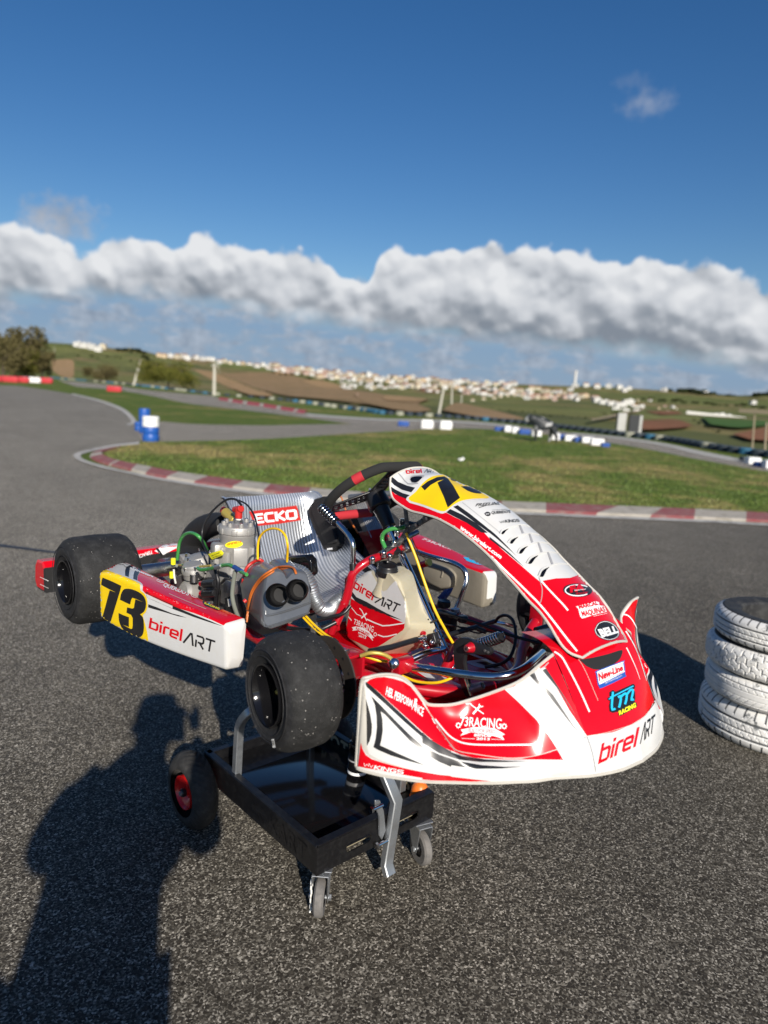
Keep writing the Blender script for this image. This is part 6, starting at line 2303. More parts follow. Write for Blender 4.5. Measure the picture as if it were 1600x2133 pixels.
# front brakes, king-pins and steering arms
for s_ in (-1, 1):
    mb = MB()
    c_ = Vector((1.045, s_ * .440, 0.0))
    mb.lathe([(.060, -.0018), (.098, -.0018), (.098, .0018), (.060, .0018), (.060, -.0018)], c_, (0, s_, 0), 'disc_steel', 48)
    for k in range(14):
        a = k * .4488
        mb.cyl(c_ + Vector((math.cos(a) * .08, -.0024, math.sin(a) * .08)), c_ + Vector((math.cos(a) * .08, .0024, math.sin(a) * .08)), .004, 'black', 8)
    mb.build('brake_disc', KART, 30)
    mb = MB()
    mb.box(c_ + Vector((-.085, 0, .015)), (.05, .06, .075), 'black', None, .008)
    mb.box(c_ + Vector((-.055, -.012 * s_, .02)), (.045, .05, .05), 'black_matte', None, .006)
    mb.cyl(c_ + Vector((-.09, .034 * s_, .03)), c_ + Vector((-.09, .042 * s_, .03)), .012, 'steel', 12)
    mb.cyl(c_ + Vector((-.09, .034 * s_, 0)), c_ + Vector((-.09, .042 * s_, 0)), .012, 'steel', 12)
    mb.build('brake_caliper', KART, 30)
    mb = MB()
    mb.cyl(c_ + Vector((0, -.02 * s_, 0)), c_ + Vector((0, .10 * s_, 0)), .027, 'black', 20, .024, .003)
    for k in range(5):
        a = k * 1.2566
        mb.cyl(c_ + Vector((0, .004 * s_, 0)), c_ + Vector((math.cos(a) * .062, .004 * s_, math.sin(a) * .062)), .006, 'black', 8)
    mb.build('wheel_hub', KART, 30)
    mb = MB()
    # red C-bracket, king-pin and stub axle
    k0 = Vector((1.045, s_ * .385, 0))
    mb.box(k0 + Vector((0, 0, .045)), (.045, .055, .007), 'red_frame', None, .002)
    mb.box(k0 + Vector((0, 0, -.045)), (.045, .055, .007), 'red_frame', None, .002)
    mb.box(k0 + Vector((0, -.030 * s_, 0)), (.045, .008, .097), 'red_frame', None, .002)
    mb.cyl(k0 + Vector((0, .012 * s_, -.055)), k0 + Vector((0, .012 * s_, .062)), .008, 'chrome', 14)
    mb.cyl(k0 + Vector((0, .012 * s_, .050)), k0 + Vector((0, .012 * s_, .060)), .012, 'steel', 6)
    mb.cyl(k0 + Vector((0, .012 * s_, -.03)), k0 + Vector((0, .012 * s_, .03)), .013, 'steel', 14)
    mb.cyl(k0 + Vector((0, .012 * s_, 0)), k0 + Vector((0, .09 * s_, 0)), .0125, 'steel', 14)
    mb.build('king_pin', KART, 30)

# ------------------------------------------------------------------ frame
mb = MB()
zf_ = -.075
for s_ in (1, -1):
    mb.tube([(-.10, s_ * .33, zf_ + .02), (.05, s_ * .33, zf_), (.30, s_ * .32, zf_), (.55, s_ * .33, zf_), (.80, s_ * .345, zf_), (.96, s_ * .34, zf_), (1.10, s_ * .27, zf_), (1.26, s_ * .24, zf_), (1.34, s_ * .18, zf_), (1.36, 0, zf_)], .016, 'red_frame', 12, sm=6)
    mb.tube([(1.045, s_ * .355, -.01), (1.06, s_ * .30, -.035), (1.10, s_ * .22, -.06), (1.16, s_ * .12, -.075), (1.18, 0, -.078)], .0165, 'red_frame', 12, sm=6)
    mb.tube([(.30, s_ * .32, zf_), (.45, s_ * .22, zf_), (.85, s_ * .16, zf_), (1.08, s_ * .15, zf_), (1.17, s_ * .10, zf_)], .014, 'red_frame', 12, sm=5)
mb.tube([(-.02, -.33, zf_), (-.02, .33, zf_)], .016, 'red_frame', 12)
mb.tube([(.42, -.33, zf_), (.42, .33, zf_)], .014, 'red_frame', 12)
mb.tube([(.60, -.33, zf_), (.62, .33, zf_)], .014, 'red_frame', 12)
# tower at the steering column foot and the hoop beside the tank
mb.tube([Yp(928, 1395, -.02), Yp(948, 1352, .0), Yp(958, 1340, .02)], .016, 'red_frame', 10)
yt(mb, [(700, 1300, -.235), (716, 1262, -.215), (729, 1215, -.205), (736, 1193, -.20), (768, 1168, -.16), (800, 1156, -.10), (832, 1142, -.02)], .0115, 'red_frame', 10, 5)
yt(mb, [(690, 1318, -.235), (717, 1256, -.22)], .0115, 'red_frame', 10, 1)
mb.prism([Yp(718, 1205, -.205), Yp(734, 1188, -.195), Yp(740, 1196, -.195), Yp(727, 1250, -.21), Yp(716, 1255, -.21)], (0, .006, 0), 'red_frame', .001)
mb.prism([Yp(818, 1371, -.30), Yp(832, 1378, -.30), Yp(831, 1408, -.30), Yp(812, 1408, -.30)], (0, .05, 0), 'red_frame', .004)
mb.build('frame', KART, 40)
# floor tray with printed flashes
mb = MB()
tray = [(.58, -.20), (.80, -.235), (1.06, -.24), (1.20, -.225), (1.31, -.17), (1.335, -.08), (1.335, .08), (1.31, .17), (1.20, .225), (1.06, .24), (.80, .235), (.58, .20)]
mb.prism([Vector((x, y, -.098)) for x, y in tray], (0, 0, .004), 'red', .001)
fl = mb.bvh()
Z5 = zf(900, 1230, 1600 / 300)
patch(mb, fl, Z5((0, 1060), (130, 1090), (260, 1140), (360, 1190), (300, 1210), (150, 1150), (0, 1110)), 'white', .0006)
patch(mb, fl, Z5((40, 1095), (180, 1110), (350, 1180), (330, 1200), (190, 1150), (60, 1130)), 'black', .001)
patch(mb, fl, Z5((350, 790), (600, 760), (900, 805), (1010, 820), (960, 880), (760, 905), (500, 850)), 'white', .0006)
patch(mb, fl, Z5((480, 800), (600, 790), (760, 860), (700, 870)), 'black', .001)
patch(mb, fl, Z5((640, 780), (720, 790), (880, 860), (840, 870)), 'black', .001)
patch(mb, fl, [(862, 1395), (890, 1400), (930, 1412), (985, 1440), (960, 1440), (900, 1420)], 'white', .0006)
patch(mb, fl, [(900, 1420), (930, 1428), (970, 1446), (950, 1446)], 'black', .001)
mb.build('floor_tray', KART, 30)

# ------------------------------------------------------------------ rear axle and bumper
mb = MB()
mb.cyl((0, -.62, .009), (0, .62, .009), .025, 'steel', 24)
mb.cyl((0, -.30, .009), (0, -.26, .009), .045, 'cast', 20, bev=.004)
mb.cyl((0, .26, .009), (0, .30, .009), .045, 'cast', 20, bev=.004)
mb.cyl((0, .20, .009), (0, .212, .009), .095, 'disc_steel', 40)
mb.build('rear_axle', KART, 30)
mb = MB()
def rb(y):
    q = abs(y) / .68
    x0 = -.255 - .03 * (1 - q)
    return [Vector((x0, y, -.095)), Vector((x0, y, -.005)), Vector((x0 - .022, y, .012)), Vector((x0 - .085, y, .006)), Vector((x0 - .105, y, -.015)), Vector((x0 - .112, y, -.075)), Vector((x0 - .095, y, -.100))]
ys = [-.672, -.668] + [-.66 + 1.32 * i / 30 for i in range(31)] + [.668, .672]
LP = [rb(y) for y in ys]
for k in (0, -1):
    c_ = sum(LP[k], Vector()) / 7
    LP[k] = [c_ + (p - c_) * .86 for p in LP[k]]
for k in range(len(LP) - 1):
    for j in range(7):
        j2 = (j + 1) % 7
        mb.add([LP[k][j], LP[k][j2], LP[k + 1][j2], LP[k + 1][j]], [[0, 1, 2, 3]], 'black_matte' if j in (0, 6) else 'red')
mb.add(LP[0], [list(range(7))], 'red')
mb.add(LP[-1], [list(range(7))[::-1]], 'red')
RBT = mb.bvh()
patch(mb, RBT, [(322, 1148), (340, 1136), (362, 1128), (385, 1120), (388, 1134), (362, 1144), (340, 1156)], 'white_line', .0008, maxe=.2)
stripe(mb, RBT, [(326, 1142), (338, 1158)], 5, 'black', .0012, 0, maxe=.2)
txt(mb, RBT, '73RACING', (316, 1147), (276, 1160), (2, 6.5), 'white_line', bold=.02, off=.0012, maxe=.2)
for z in (1206, 1221):
    stripe(mb, RBT, [(84, z - 4), (101, z + 4)], 1.0, 'white_line', .0008, 0, maxe=.2)
mb.build('rear_bumper', KART, 35)

# ------------------------------------------------------------------ steering
hub = Vector((.68, 0, .34))
foot = Yp(935, 1372, 0)
axs = (hub - foot).normalized()
sw = thing('steering_wheel', None, None)
del_keys(sw)
sw.parent = KART
sw.location = hub - KART.location
u = Vector((0, 1, 0)).cross(axs).normalized()
if u.x < 0:
    u = -u
v = Vector((0, 1, 0))
def ringp(t_, rad=.150):
    # flattened at the foot end and slightly at the head, as kart wheels are
    cx_, sy_ = math.cos(t_), math.sin(t_)
    k = 1.0
    rr = rad
    ux_ = max(-rad * .86, min(rad * .94, rr * cx_ * 1.04))
    return hub + axs * .02 + u * ux_ + v * rr * sy_
mbd, mbr = MB(), MB()
N = 96
ring = [ringp(2 * math.pi * i / N) for i in range(N + 1)]
def grip(i0, i1, mat, r):
    mb_ = MB()
    mb_.tube([ring[i % N] for i in range(i0, i1 + 1)], r, mat, 14)
    return mb_
# head half dark suede, foot half red suede with dark seams
for nm, i0, i1, mat, r in (('grip', 0, 40, 'suede', .0145), ('grip', 56, 96, 'suede', .0145), ('red_grip', 40, 56, 'red_matte', .0145)):
    grip(i0, i1, mat, r).build(nm, sw, 60)
for i0 in (9, 80):
    grip(i0, i0 + 3, 'red_matte', .0149).build('grip_band', sw, 60)
mb = MB()
for t_ in (0.0, 2.2, -2.2):
    e = ringp(t_, .140)
    d = (e - hub - axs * .012)
    sd = axs.cross(d).normalized()
    a0, a1 = hub + axs * .012 + d.normalized() * .015, e
    # spoke plate with real lightening holes: two rails and bridges
    wd0, wd1 = .030, .020
    for sg in (-1, 1):
        mb.prism([a0 + sd * sg * wd0, a1 + sd * sg * wd1, a1 + sd * sg * (wd1 - .011), a0 + sd * sg * (wd0 - .013)], axs * .005, 'black', .0008)
    for q in (0.02, .22, .36, .50, .64, .78, .93):
        c_ = a0.lerp(a1, q)
        w_ = lerp(wd0, wd1, q)
        l_ = .011 if q > .1 else .03
        mb.prism([c_ + sd * w_ * .8 - d.normalized() * l_ * .5, c_ + sd * w_ * .8 + d.normalized() * l_ * .5, c_ - sd * w_ * .8 + d.normalized() * l_ * .5, c_ - sd * w_ * .8 - d.normalized() * l_ * .5], axs * .0046, 'black', .0008)
mb.build('spokes', sw, 30)
mb = MB()
mb.cyl(hub - axs * .035, hub + axs * .022, .036, 'black', 24, .032, .004)
for k in range(6):
    a = k * 1.047
    mb.cyl(hub + axs * .022 + (u * math.cos(a) + v * math.sin(a)) * .024, hub + axs * .028 + (u * math.cos(a) + v * math.sin(a)) * .024, .004, 'steel', 8)
mb.build('hub', sw, 30)
# lettering stitched along the head of the rim
mb = MB()
hd = MB()
hd.tube([ring[i % N] for i in range(84, 96 + 13)], .0148, 'suede', 20)
HT = hd.bvh()
Z3 = zf(620, 930, 1600 / 450)
txt(mb, HT, 'birel', Z3((555, 112))[0], Z3((690, 110))[0], (.4, -7.5), 'red', stroke=.2, off=.0010)
txt(mb, HT, 'ART', Z3((700, 108))[0], Z3((800, 112))[0], (2, -7.5), 'white_line', stroke=.18, off=.0010, h1=(2, -6))
if mb.v:
    mb.build('rim_lettering', sw, 60)
# column
col = MB()
col.cyl(foot - axs * .03, hub - axs * .02, .0120, 'chrome', 20)
col.cyl(Yp(845, 1128, 0), Yp(853, 1148, 0), .019, 'steel', 20, bev=.003)
col.cyl(Yp(897, 1298, 0), Yp(916, 1352, 0), .0175, 'black', 20, bev=.003)
for px_, py_ in ((912, 1312), (917, 1332)):
    p = Yp(px_, py_, -.017)
    col.cyl(p, p + Vector((.002, -.005, 0)), .0042, 'steel', 8)
col.cyl(hub - axs * .10, hub - axs * .03, .021, 'black', 16, .026)
col.build('steering_column', KART, 40)
# support yoke with clamp bolts
mb = MB()
yt(mb, [(770, 1170, -.16), (800, 1150, -.10), (832, 1128, -.03), (850, 1118, .02), (870, 1108, .06)], .008, 'steel', 10, 3)
for px_, py_, y in ((776, 1164, -.165), (800, 1152, -.125), (812, 1158, -.10), (828, 1108, -.05), (822, 1130, -.06)):
    p = Yp(px_, py_, y)
    mb.sphere(p, .008, 'chrome', 10, 6)
    mb.cyl(p + Vector((0, 0, -.012)), p, .007, 'steel', 8)
mb.box(Yp(816, 1145, -.05), (.05, .035, .03), 'black', Matrix.Rotation(.6, 3, 'Y'), .006)
mb.build('column_support', KART, 40)
# flat steel stays of the number panel
mb = MB()
def strap(pts, y, w, th, mat='cast_dark'):
    P_ = [Yp(a, b_, yy) for (a, b_), yy in zip(pts, y)]
    for a, b_ in zip(P_, P_[1:]):
        d = (b_ - a).normalized()
        s_ = d.cross(Vector((0, 1, 0))).normalized()
        mb.prism([a - s_ * w / 2 - d * .004, a + s_ * w / 2 - d * .004, b_ + s_ * w / 2 + d * .004, b_ - s_ * w / 2 + d * .004], (0, th, 0), mat, .001)
strap([(825, 1138), (846, 1108), (880, 1085), (915, 1066)], [-.035, -.035, -.035, -.035], .016, .005)
strap([(846, 1110), (846, 1085), (843, 1058)], [-.037, -.037, -.037], .013, .005)
for px_, py_ in ((868, 1093), (846, 1098), (890, 1080)):
    p = Yp(px_, py_, -.037)
    mb.cyl(p, p + Vector((0, -.004, 0)), .005, 'steel', 8)
mb.build('panel_stay', KART, 40)
mb = MB()
mb.tube([Yp(x, y, .03) for x, y in ((845, 1088), (870, 1092), (886, 1078), (890, 1070))], .007, 'black', 8, sm=3)
mb.build('overflow_hose', KART, 40)
mb = MB()
mb.cyl(Yp(842, 1080, .04), Yp(842, 1098, .04), .014, 'clear_hose', 14)
mb.cyl(Yp(842, 1086, .04), Yp(842, 1092, .04), .0147, 'black', 14)
mb.build('overflow_bottle', KART, 40)

# ------------------------------------------------------------------ seat
SEATP = [(.085, .262), (.098, .235), (.112, .17), (.135, .10), (.175, .03), (.235, -.025), (.33, -.055), (.44, -.05), (.54, -.03), (.60, -.012), (.61, -.004)]
hw = [.185, .190, .195, .195, .190, .185, .185, .18, .17, .16, .155]
hs = [.012, .055, .115, .155, .175, .175, .16, .125, .085, .05, .02]
SP_ = crv([Vector((a, 0, b_)) for a, b_ in SEATP], 5)
HW = crv([Vector((a, 0)) for a in hw], 5)
HS = crv([Vector((a, 0)) for a in hs], 5)
rows = []
for i, p in enumerate(SP_):
    t_ = (SP_[min(i + 1, len(SP_) - 1)] - SP_[max(i - 1, 0)]).normalized()
    n = Vector((-t_.z, 0, t_.x))
    if n.x < 0 and n.z < 0:
        n = -n
    if n.z < 0 and n.x < .5:
        n = -n
    w_, h_ = HW[i].x, max(.004, HS[i].x)
    prof_ = [(-w_ - .012, h_ + .001), (-w_ - .006, h_ + .002), (-w_, h_), (-w_ + .004, h_ * .6), (-w_ + .014, h_ * .28), (-w_ + .04, h_ * .08), (-w_ * .55, 0.0), (0, -.003)]
    full = [Vector((a, b_)) for a, b_ in prof_] + [Vector((-a, b_)) for a, b_ in prof_[-2::-1]]
    full = crv(full, 4)
    rows.append([p + Vector((0, q.x, 0)) + n * q.y for q in full])
seat = MB()
seat.grid(rows, 'seat_silver', uv=True)
ST = Target(seat)
seat.grid([[p + Vector((-.006, 0, -.006)) for p in r] for r in rows], 'black_matte', flip=True)
# ribs run down the shell: set the texture by arc length across it
nu, nv = len(rows), len(rows[0])
for i in range(nu):
    acc_ = 0.0
    for j in range(nv):
        if j:
            acc_ += (rows[nu // 3][j] - rows[nu // 3][j - 1]).length
        seat.uv[i * nv + j] = (acc_ / .6, i / nu)
Z2 = zf(340, 1000, 4)
patch(seat, ST, Z2((715, 262), (900, 240), (1112, 212), (1145, 335), (960, 365), (760, 385)), 'red_silicone', .0012)
txt(seat, ST, 'ECKO', Z2((765, 362))[0], Z2((1120, 322))[0], (-3.4, -19), 'white_line', stroke=.24, off=.0022, h1=(-2.5, -19.5))
seat.build('seat', KART, 60)
# black rib pad hung on the left rim of the seat
mb = MB()
for y0_, th, pg in ((.14, .03, ((1245, 160), (1330, 135), (1390, 165), (1400, 250), (1430, 330), (1465, 460), (1465, 540), (1420, 560), (1405, 605), (1330, 580), (1275, 450), (1215, 300), (1195, 240), (1245, 215))), (.128, .012, ((1265, 180), (1325, 160), (1370, 190), (1385, 330), (1430, 470), (1440, 520), (1370, 540), (1320, 480), (1270, 350), (1230, 250)))):
    mb.prism([Yp(*p, y0_) for p in Z2(*pg)], (.0, th, .0), 'foam_pad', .008, 3)
mb.add([Yp(*p, .1265) for p in Z2((1365, 568), (1412, 563), (1410, 580), (1362, 584))], [[0, 1, 2, 3]], 'white_line')
mb.build('rib_pad', KART, 40)
# radiator behind the left of the seat with orange hose clips
mb = MB()
pl = [Yp(735, 1040, .30), Yp(800, 1030, .34), Yp(830, 1110, .34), Yp(770, 1120, .30)]
mb.prism(pl, (-.03, .0, 0), 'cast', .004)
n_ = 16
for k in range(1, n_):
    a, b_ = pl[0].lerp(pl[1], k / n_), pl[3].lerp(pl[2], k / n_)
    mb.tube([a + Vector((.004, -.002, 0)), b_ + Vector((.004, -.002, 0))], .0022, 'steel', 5)
yt(mb, [(728, 1036, .28), (790, 1030, .32), (812, 1028, .34)], .011, 'airbox_plastic', 10, 3)
for px_ in ((712, 1038), (738, 1060), (760, 1090)):
    pass
yt(mb, [(709, 1034, .27), (713, 1040, .27), (725, 1075, .27), (745, 1110, .27)], .003, 'orange_strap', 6, 3)
yt(mb, [(722, 1075, .268), (732, 1090, .268)], .003, 'orange_strap', 6, 1)
mb.prism([Yp(745, 1108, .30), Yp(800, 1100, .30), Yp(812, 1150, .30), Yp(775, 1165, .30)], (0, .01, 0), 'red_frame', .003)
mb.build('radiator', KART, 40)
# ------------------------------------------------------------------ gear lever
gl = MB()
yt(gl, [(735, 1176, -.20), (736, 1150, -.20), (734, 1130, -.20), (724, 1112, -.20), (706, 1092, -.205), (694, 1080, -.21)], .0075, 'chrome', 12, 6)
gl.cyl(Yp(736, 1188, -.20), Yp(735, 1174, -.20), .010, 'black', 12)
gl.build('gear_lever', KART, 50)
mb = MB()
a, b_ = Yp(702, 1090, -.206), Yp(670, 1058, -.215)
d = (b_ - a)
prk = [(0, 0), (.012, .0)]
for k in range(7):
    q = k / 7
    prk += [(.0135, d.length * (q + .02)), (.0145, d.length * (q + .07)), (.0135, d.length * (q + .115)), (.0122, d.length * (q + .13))]
prk += [(.013, d.length), (.009, d.length + .006), (0, d.length + .006)]
mb.lathe(prk, a, d, ['black_gloss', 'black_gloss'] + (['black_gloss', 'black_gloss', 'chrome', 'chrome'] * 7)[:len(prk) - 3], 20)
mb.cyl(b_ + d.normalized() * .006, b_ + d.normalized() * .0075, .0055, 'chrome', 16)
mb.build('gear_knob', KART, 30)

# ------------------------------------------------------------------ fuel tank
y0t = -.105
tp = [(726, 1226), (741, 1206), (766, 1188), (790, 1186), (812, 1196), (832, 1208), (843, 1245), (852, 1288), (852, 1308), (826, 1334), (782, 1364), (760, 1361), (721, 1327), (721, 1300)]
P0 = [Yp(x, y, y0t) for x, y in tp]
bm = bmesh.new()
fr = [bm.verts.new(p) for p in P0]
bk = [bm.verts.new(Yp(x, y, .005)) for x, y in [(745, 1222), (758, 1205), (780, 1190), (812, 1180), (842, 1176), (862, 1190), (872, 1222), (886, 1268), (914, 1302), (914, 1338), (850, 1362), (800, 1362), (740, 1320), (738, 1290)]]
bm.faces.new(fr)
bm.faces.new(bk[::-1])
for i in range(len(fr)):
    j = (i + 1) % len(fr)
    bm.faces.new((fr[i], fr[j], bk[j], bk[i]))
tank = MB()
tank._bm(bm, 'tank_plastic', .013, 4)
TK0 = tank.bvh()
nk = Yp(804, 1220, -.078)
nk2 = Yp(806, 1196, -.083)
nax = (nk2 - nk).normalized()
nl_ = (nk2 - nk).length
tank.lathe([(.038, -.022), (.0325, -.006), (.0290, .008), (.0272, .018), (.0268, nl_ + .004)], nk, nax, 'tank_plastic', 32)
TKT = TK0
patch(tank, TKT, ZE((165, 405), (220, 350), (330, 270), (400, 250), (465, 255), (470, 320), (530, 420), (570, 500), (600, 560), (650, 595), (700, 575), (760, 500), (820, 440), (850, 455), (870, 520), (930, 650), (990, 780), (995, 850), (985, 1000), (975, 1075), (965, 1150), (940, 1185), (800, 1285), (640, 1390), (500, 1468), (440, 1455), (250, 1360), (90, 1280), (78, 1230), (110, 1050), (130, 950), (150, 800), (160, 600)), 'white', .0008)
patch(tank, TKT, ZE((160, 700), (260, 765), (450, 850), (650, 930), (800, 1000), (940, 1065), (975, 1078), (965, 1150), (940, 1185), (800, 1285), (640, 1390), (500, 1468), (440, 1455), (250, 1360), (90, 1280), (78, 1230), (110, 1050), (130, 950), (150, 800)), 'red', .0013)
patch(tank, TKT, ZE((165, 580), (240, 680), (400, 755), (560, 850), (700, 925), (930, 1030), (700, 960), (500, 885), (330, 810), (230, 750), (162, 660)), 'carbon_print', .0013)
txt(tank, TKT, 'birel', ZE((188, 540))[0], ZE((495, 742))[0], (5.5, -17.5), 'red', stroke=.185, shear=.0, off=.0013, h1=(6, -17.5))
txt(tank, TKT, 'ART', ZE((520, 765))[0], ZE((860, 925))[0], (8.5, -15.5), 'black', stroke=.16, off=.0013, h1=(7.5, -18))
stripe(tank, TKT, ZE((160, 830), (250, 940), (320, 970)), 1.4, 'white_line', .0018, 0)
stripe(tank, TKT, ZE((400, 1015), (520, 1070), (640, 1115), (740, 1110), (970, 1075)), 2.6, 'white_line', .0018, 0)
stripe(tank, TKT, ZE((120, 975), (170, 1035)), 1.8, 'white_line', .0018, 0)
stripe(tank, TKT, ZE((565, 1250), (650, 1280), (720, 1275), (855, 1240)), 2.4, 'white_line', .0018, 0)
txt(tank, TKT, '73RACING', ZE((205, 1085))[0], ZE((495, 1215))[0], (1.2, -11), 'white_line', bold=.012, off=.0018, h1=(2, -12.5))
patch(tank, TKT, ZE((172, 1140), (230, 1125), (330, 1140), (430, 1195), (515, 1300), (480, 1300), (497, 1350), (440, 1285), (350, 1220), (270, 1180), (180, 1190), (196, 1165)), 'white_line', .0017)
txt(tank, TKT, 'BUILT FOR SPEED', ZE((235, 1165))[0], ZE((440, 1265))[0], (.8, -4.6), 'red', off=.0022)
txt(tank, TKT, 'since', ZE((270, 1225))[0], ZE((395, 1285))[0], (.8, -4.0), 'white_line', bold=.03, off=.0018)
txt(tank, TKT, '2013', ZE((275, 1275))[0], ZE((385, 1315))[0], (.6, -3.6), 'white_line', bold=.03, off=.0018)
stripe(tank, TKT, ZE((290, 850), (325, 885), (400, 1040)), 1.8, 'white_line', .0018, 0)
stripe(tank, TKT, ZE((318, 1000), (400, 925)), 3.0, 'white_line', .0019, 0)
stripe(tank, TKT, ZE(*[(528 + 20 * math.cos(a * .5236), 1245 + 26 * math.sin(a * .5236)) for a in range(13)]), 1.4, 'white_line', .0018, 0)
tank.build('fuel_tank', KART, 40)
mb = MB()
cb_ = nk2
prc = [(0, .0), (.029, .0), (.0302, .002), (.0302, .017), (.0285, .019), (.0278, .028), (.026, .0305), (.022, .030), (.020, .027), (0, .027)]
mb.lathe(prc, cb_, nax, 'black', 36)
uu = nax.orthogonal().normalized()
ww = nax.cross(uu)
for k in range(30):
    a = 2 * math.pi * k / 30
    p = cb_ + (uu * math.cos(a) + ww * math.sin(a)) * .0296
    mb.cyl(p + nax * .002, p + nax * .016, .0015, 'black', 6)
mb.build('tank_cap', KART, 40)

# ------------------------------------------------------------------ engine
eng = thing('engine', None, None)
del_keys(eng)
eng.parent = KART
EY = -.255
ec = Yp(495, 1200, EY)
eng.location = ec - KART.location
up = Vector((.10, -.04, 1)).normalized()
def eh(py):
    """axis point of the cylinder at a picture height"""
    return Yp(lerp(492, 497, (1240 - py) / 160), py, EY)
kpx = (eh(1120) - CAM).dot(_f) / FPX
cyl = MB()
h0, h1_ = eh(1195), eh(1090)
L_ = (h1_ - h0).length
ax_ = (h1_ - h0).normalized()
rC = 38 * kpx
cyl.lathe([(rC * 1.12, -.02), (rC * 1.14, .0), (rC * 1.14, L_ * .14), (rC * .98, L_ * .20), (rC * .96, L_ * .74), (rC * 1.03, L_ * .78), (rC * 1.03, L_ * .82), (0, L_ * .82)], h0, ax_, 'cast', 40)
uE = ax_.orthogonal().normalized()
wE = ax_.cross(uE)
ang0 = math.atan2((CAM - h0).dot(wE), (CAM - h0).dot(uE))
def ep(a, r, h):
    a += ang0
    return h0 + ax_ * h + (uE * math.cos(a) + wE * math.sin(a)) * r
def ebox(a, r, h, sz, mat, bev=.002):
    aa = a + ang0
    rt = Matrix((uE * math.cos(aa) + wE * math.sin(aa), -uE * math.sin(aa) + wE * math.cos(aa), ax_)).transposed()
    cyl.box(ep(a, r, h), sz, mat, rt, bev)
for sgn_a, k_ in ((1, 0), (-1, 0)):
    ebox(sgn_a * 1.0, rC * 1.0, L_ * .34, (.02, .030, L_ * .5), 'cast', .005)
ebox(.15, rC * 1.02, L_ * .42, (.012, .045, L_ * .36), 'cast', .003)
for k in range(4):
    ebox(.62 + k * .16, rC * 1.10, L_ * .12, (.016, .006, L_ * .26), 'cast', .0015)
ebox(-.62, rC * 1.10, L_ * .30, (.02, .04, L_ * .46), 'cast', .008)
ebox(-1.25, rC * 1.12, L_ * .36, (.036, .05, L_ * .56), 'cast', .010)
ebox(.2, rC * 1.0, L_ * .05, (.05, .075, L_ * .10), 'cast', .005)
for a in (-.45, -.05, .32):
    q = ep(a, rC * 1.16, L_ * .06)
    cyl.cyl(q, q + ax_ * .016, .006, 'steel', 8)
cyl.build('cylinder', eng, 35)
hd_ = MB()
hd_.lathe([(rC * 1.02, L_ * .822), (rC * 1.07, L_ * .84), (rC * 1.07, L_ * .93), (rC * 1.02, L_ * .97), (rC * .94, L_ * .98), (rC * .5, L_ * 1.0), (0, L_ * 1.0)], h0, ax_, 'cast', 40)
for k in range(8):
    a = k * .785 + .2
    q = ep(a, rC * .78, L_ * .96)
    hd_.cyl(q, q + ax_ * .014, .008, 'cast', 12)
    hd_.cyl(q + ax_ * .013, q + ax_ * .016, .0055, 'steel', 8)
cyl2, cyl = cyl, hd_
for k in range(8):
    ebox(k * .785 + .6, rC * 1.02, L_ * .885, (.012, .018, L_ * .12), 'cast', .003)
hd_.build('cylinder_head', eng, 35)
sp_ = MB()
t0 = h0 + ax_ * L_
sp_.cyl(t0 - ax_ * .002, t0 + ax_ * .012, .014, 'steel', 6)
sp_.cyl(t0 + ax_ * .012, t0 + ax_ * .018, .009, 'tape_white', 12)
sp_.cyl(t0 + ax_ * .016, t0 + ax_ * .052, .012, 'red_silicone', 16, .0125, .002)
s0 = t0 + ax_ * .046
dv = (Yp(487, 1062, EY) - Yp(503, 1060, EY)).normalized()
sp_.cyl(s0 - dv * .016, s0 + dv * .028, .0115, 'red_silicone', 16, .010, .002)
sp_.build('spark_plug_cap', eng, 40)
mb = MB()
a, b_ = Yp(470, 1067, EY + .03), Yp(490, 1086, EY + .02)
mb.cyl(a, b_, .0165, 'gold', 18, .014, .002)
mb.cyl(a - (b_ - a) * .22, a, .013, 'red_silicone', 14)
mb.build('water_fitting', eng, 40)
# stickers on the cylinder
stk = MB()
CT = Target(cyl2)
patch(stk, CT, ell(487.5, 1134, 18.5, 7, -6), 'yellow_print', .0012, step=4)
txt(stk, CT, 'GHIDELLA', (474, 1136), (502, 1130), (.5, -4.5), 'orange_print', bold=.05, shear=.2, off=.0018)
txt(stk, CT, 'POWERED', (477, 1139.5), (501, 1135), (.2, -1.8), 'black', bold=.0, off=.0018)
stk.build('engine_sticker', eng, 60)
# crankcase and clutch side
mb = MB()
for poly, y0_, dy, mat, bv in ((((430, 1180), (455, 1195), (540, 1195), (548, 1250), (545, 1310), (520, 1330), (450, 1320), (425, 1280), (420, 1220)), -.30, .12, 'cast', .012), (((352, 1205), (385, 1195), (430, 1215), (445, 1260), (420, 1290), (375, 1280), (350, 1250)), -.315, .12, 'cast_dark', .012), (((455, 1230), (480, 1222), (500, 1240), (500, 1300), (470, 1310), (452, 1280)), -.33, .03, 'cast_dark', .006)):
    mb.prism([Yp(x, y, y0_) for x, y in poly], (0, dy, 0), mat, bv, 3)
mb.lathe([(.0, .03), (.028, .028), (.040, .018), (.043, 0), (.043, -.05)], Yp(395, 1235, -.335), (0.1, -1, .25), 'cast', 28)
mb.build('crankcase', eng, 35)
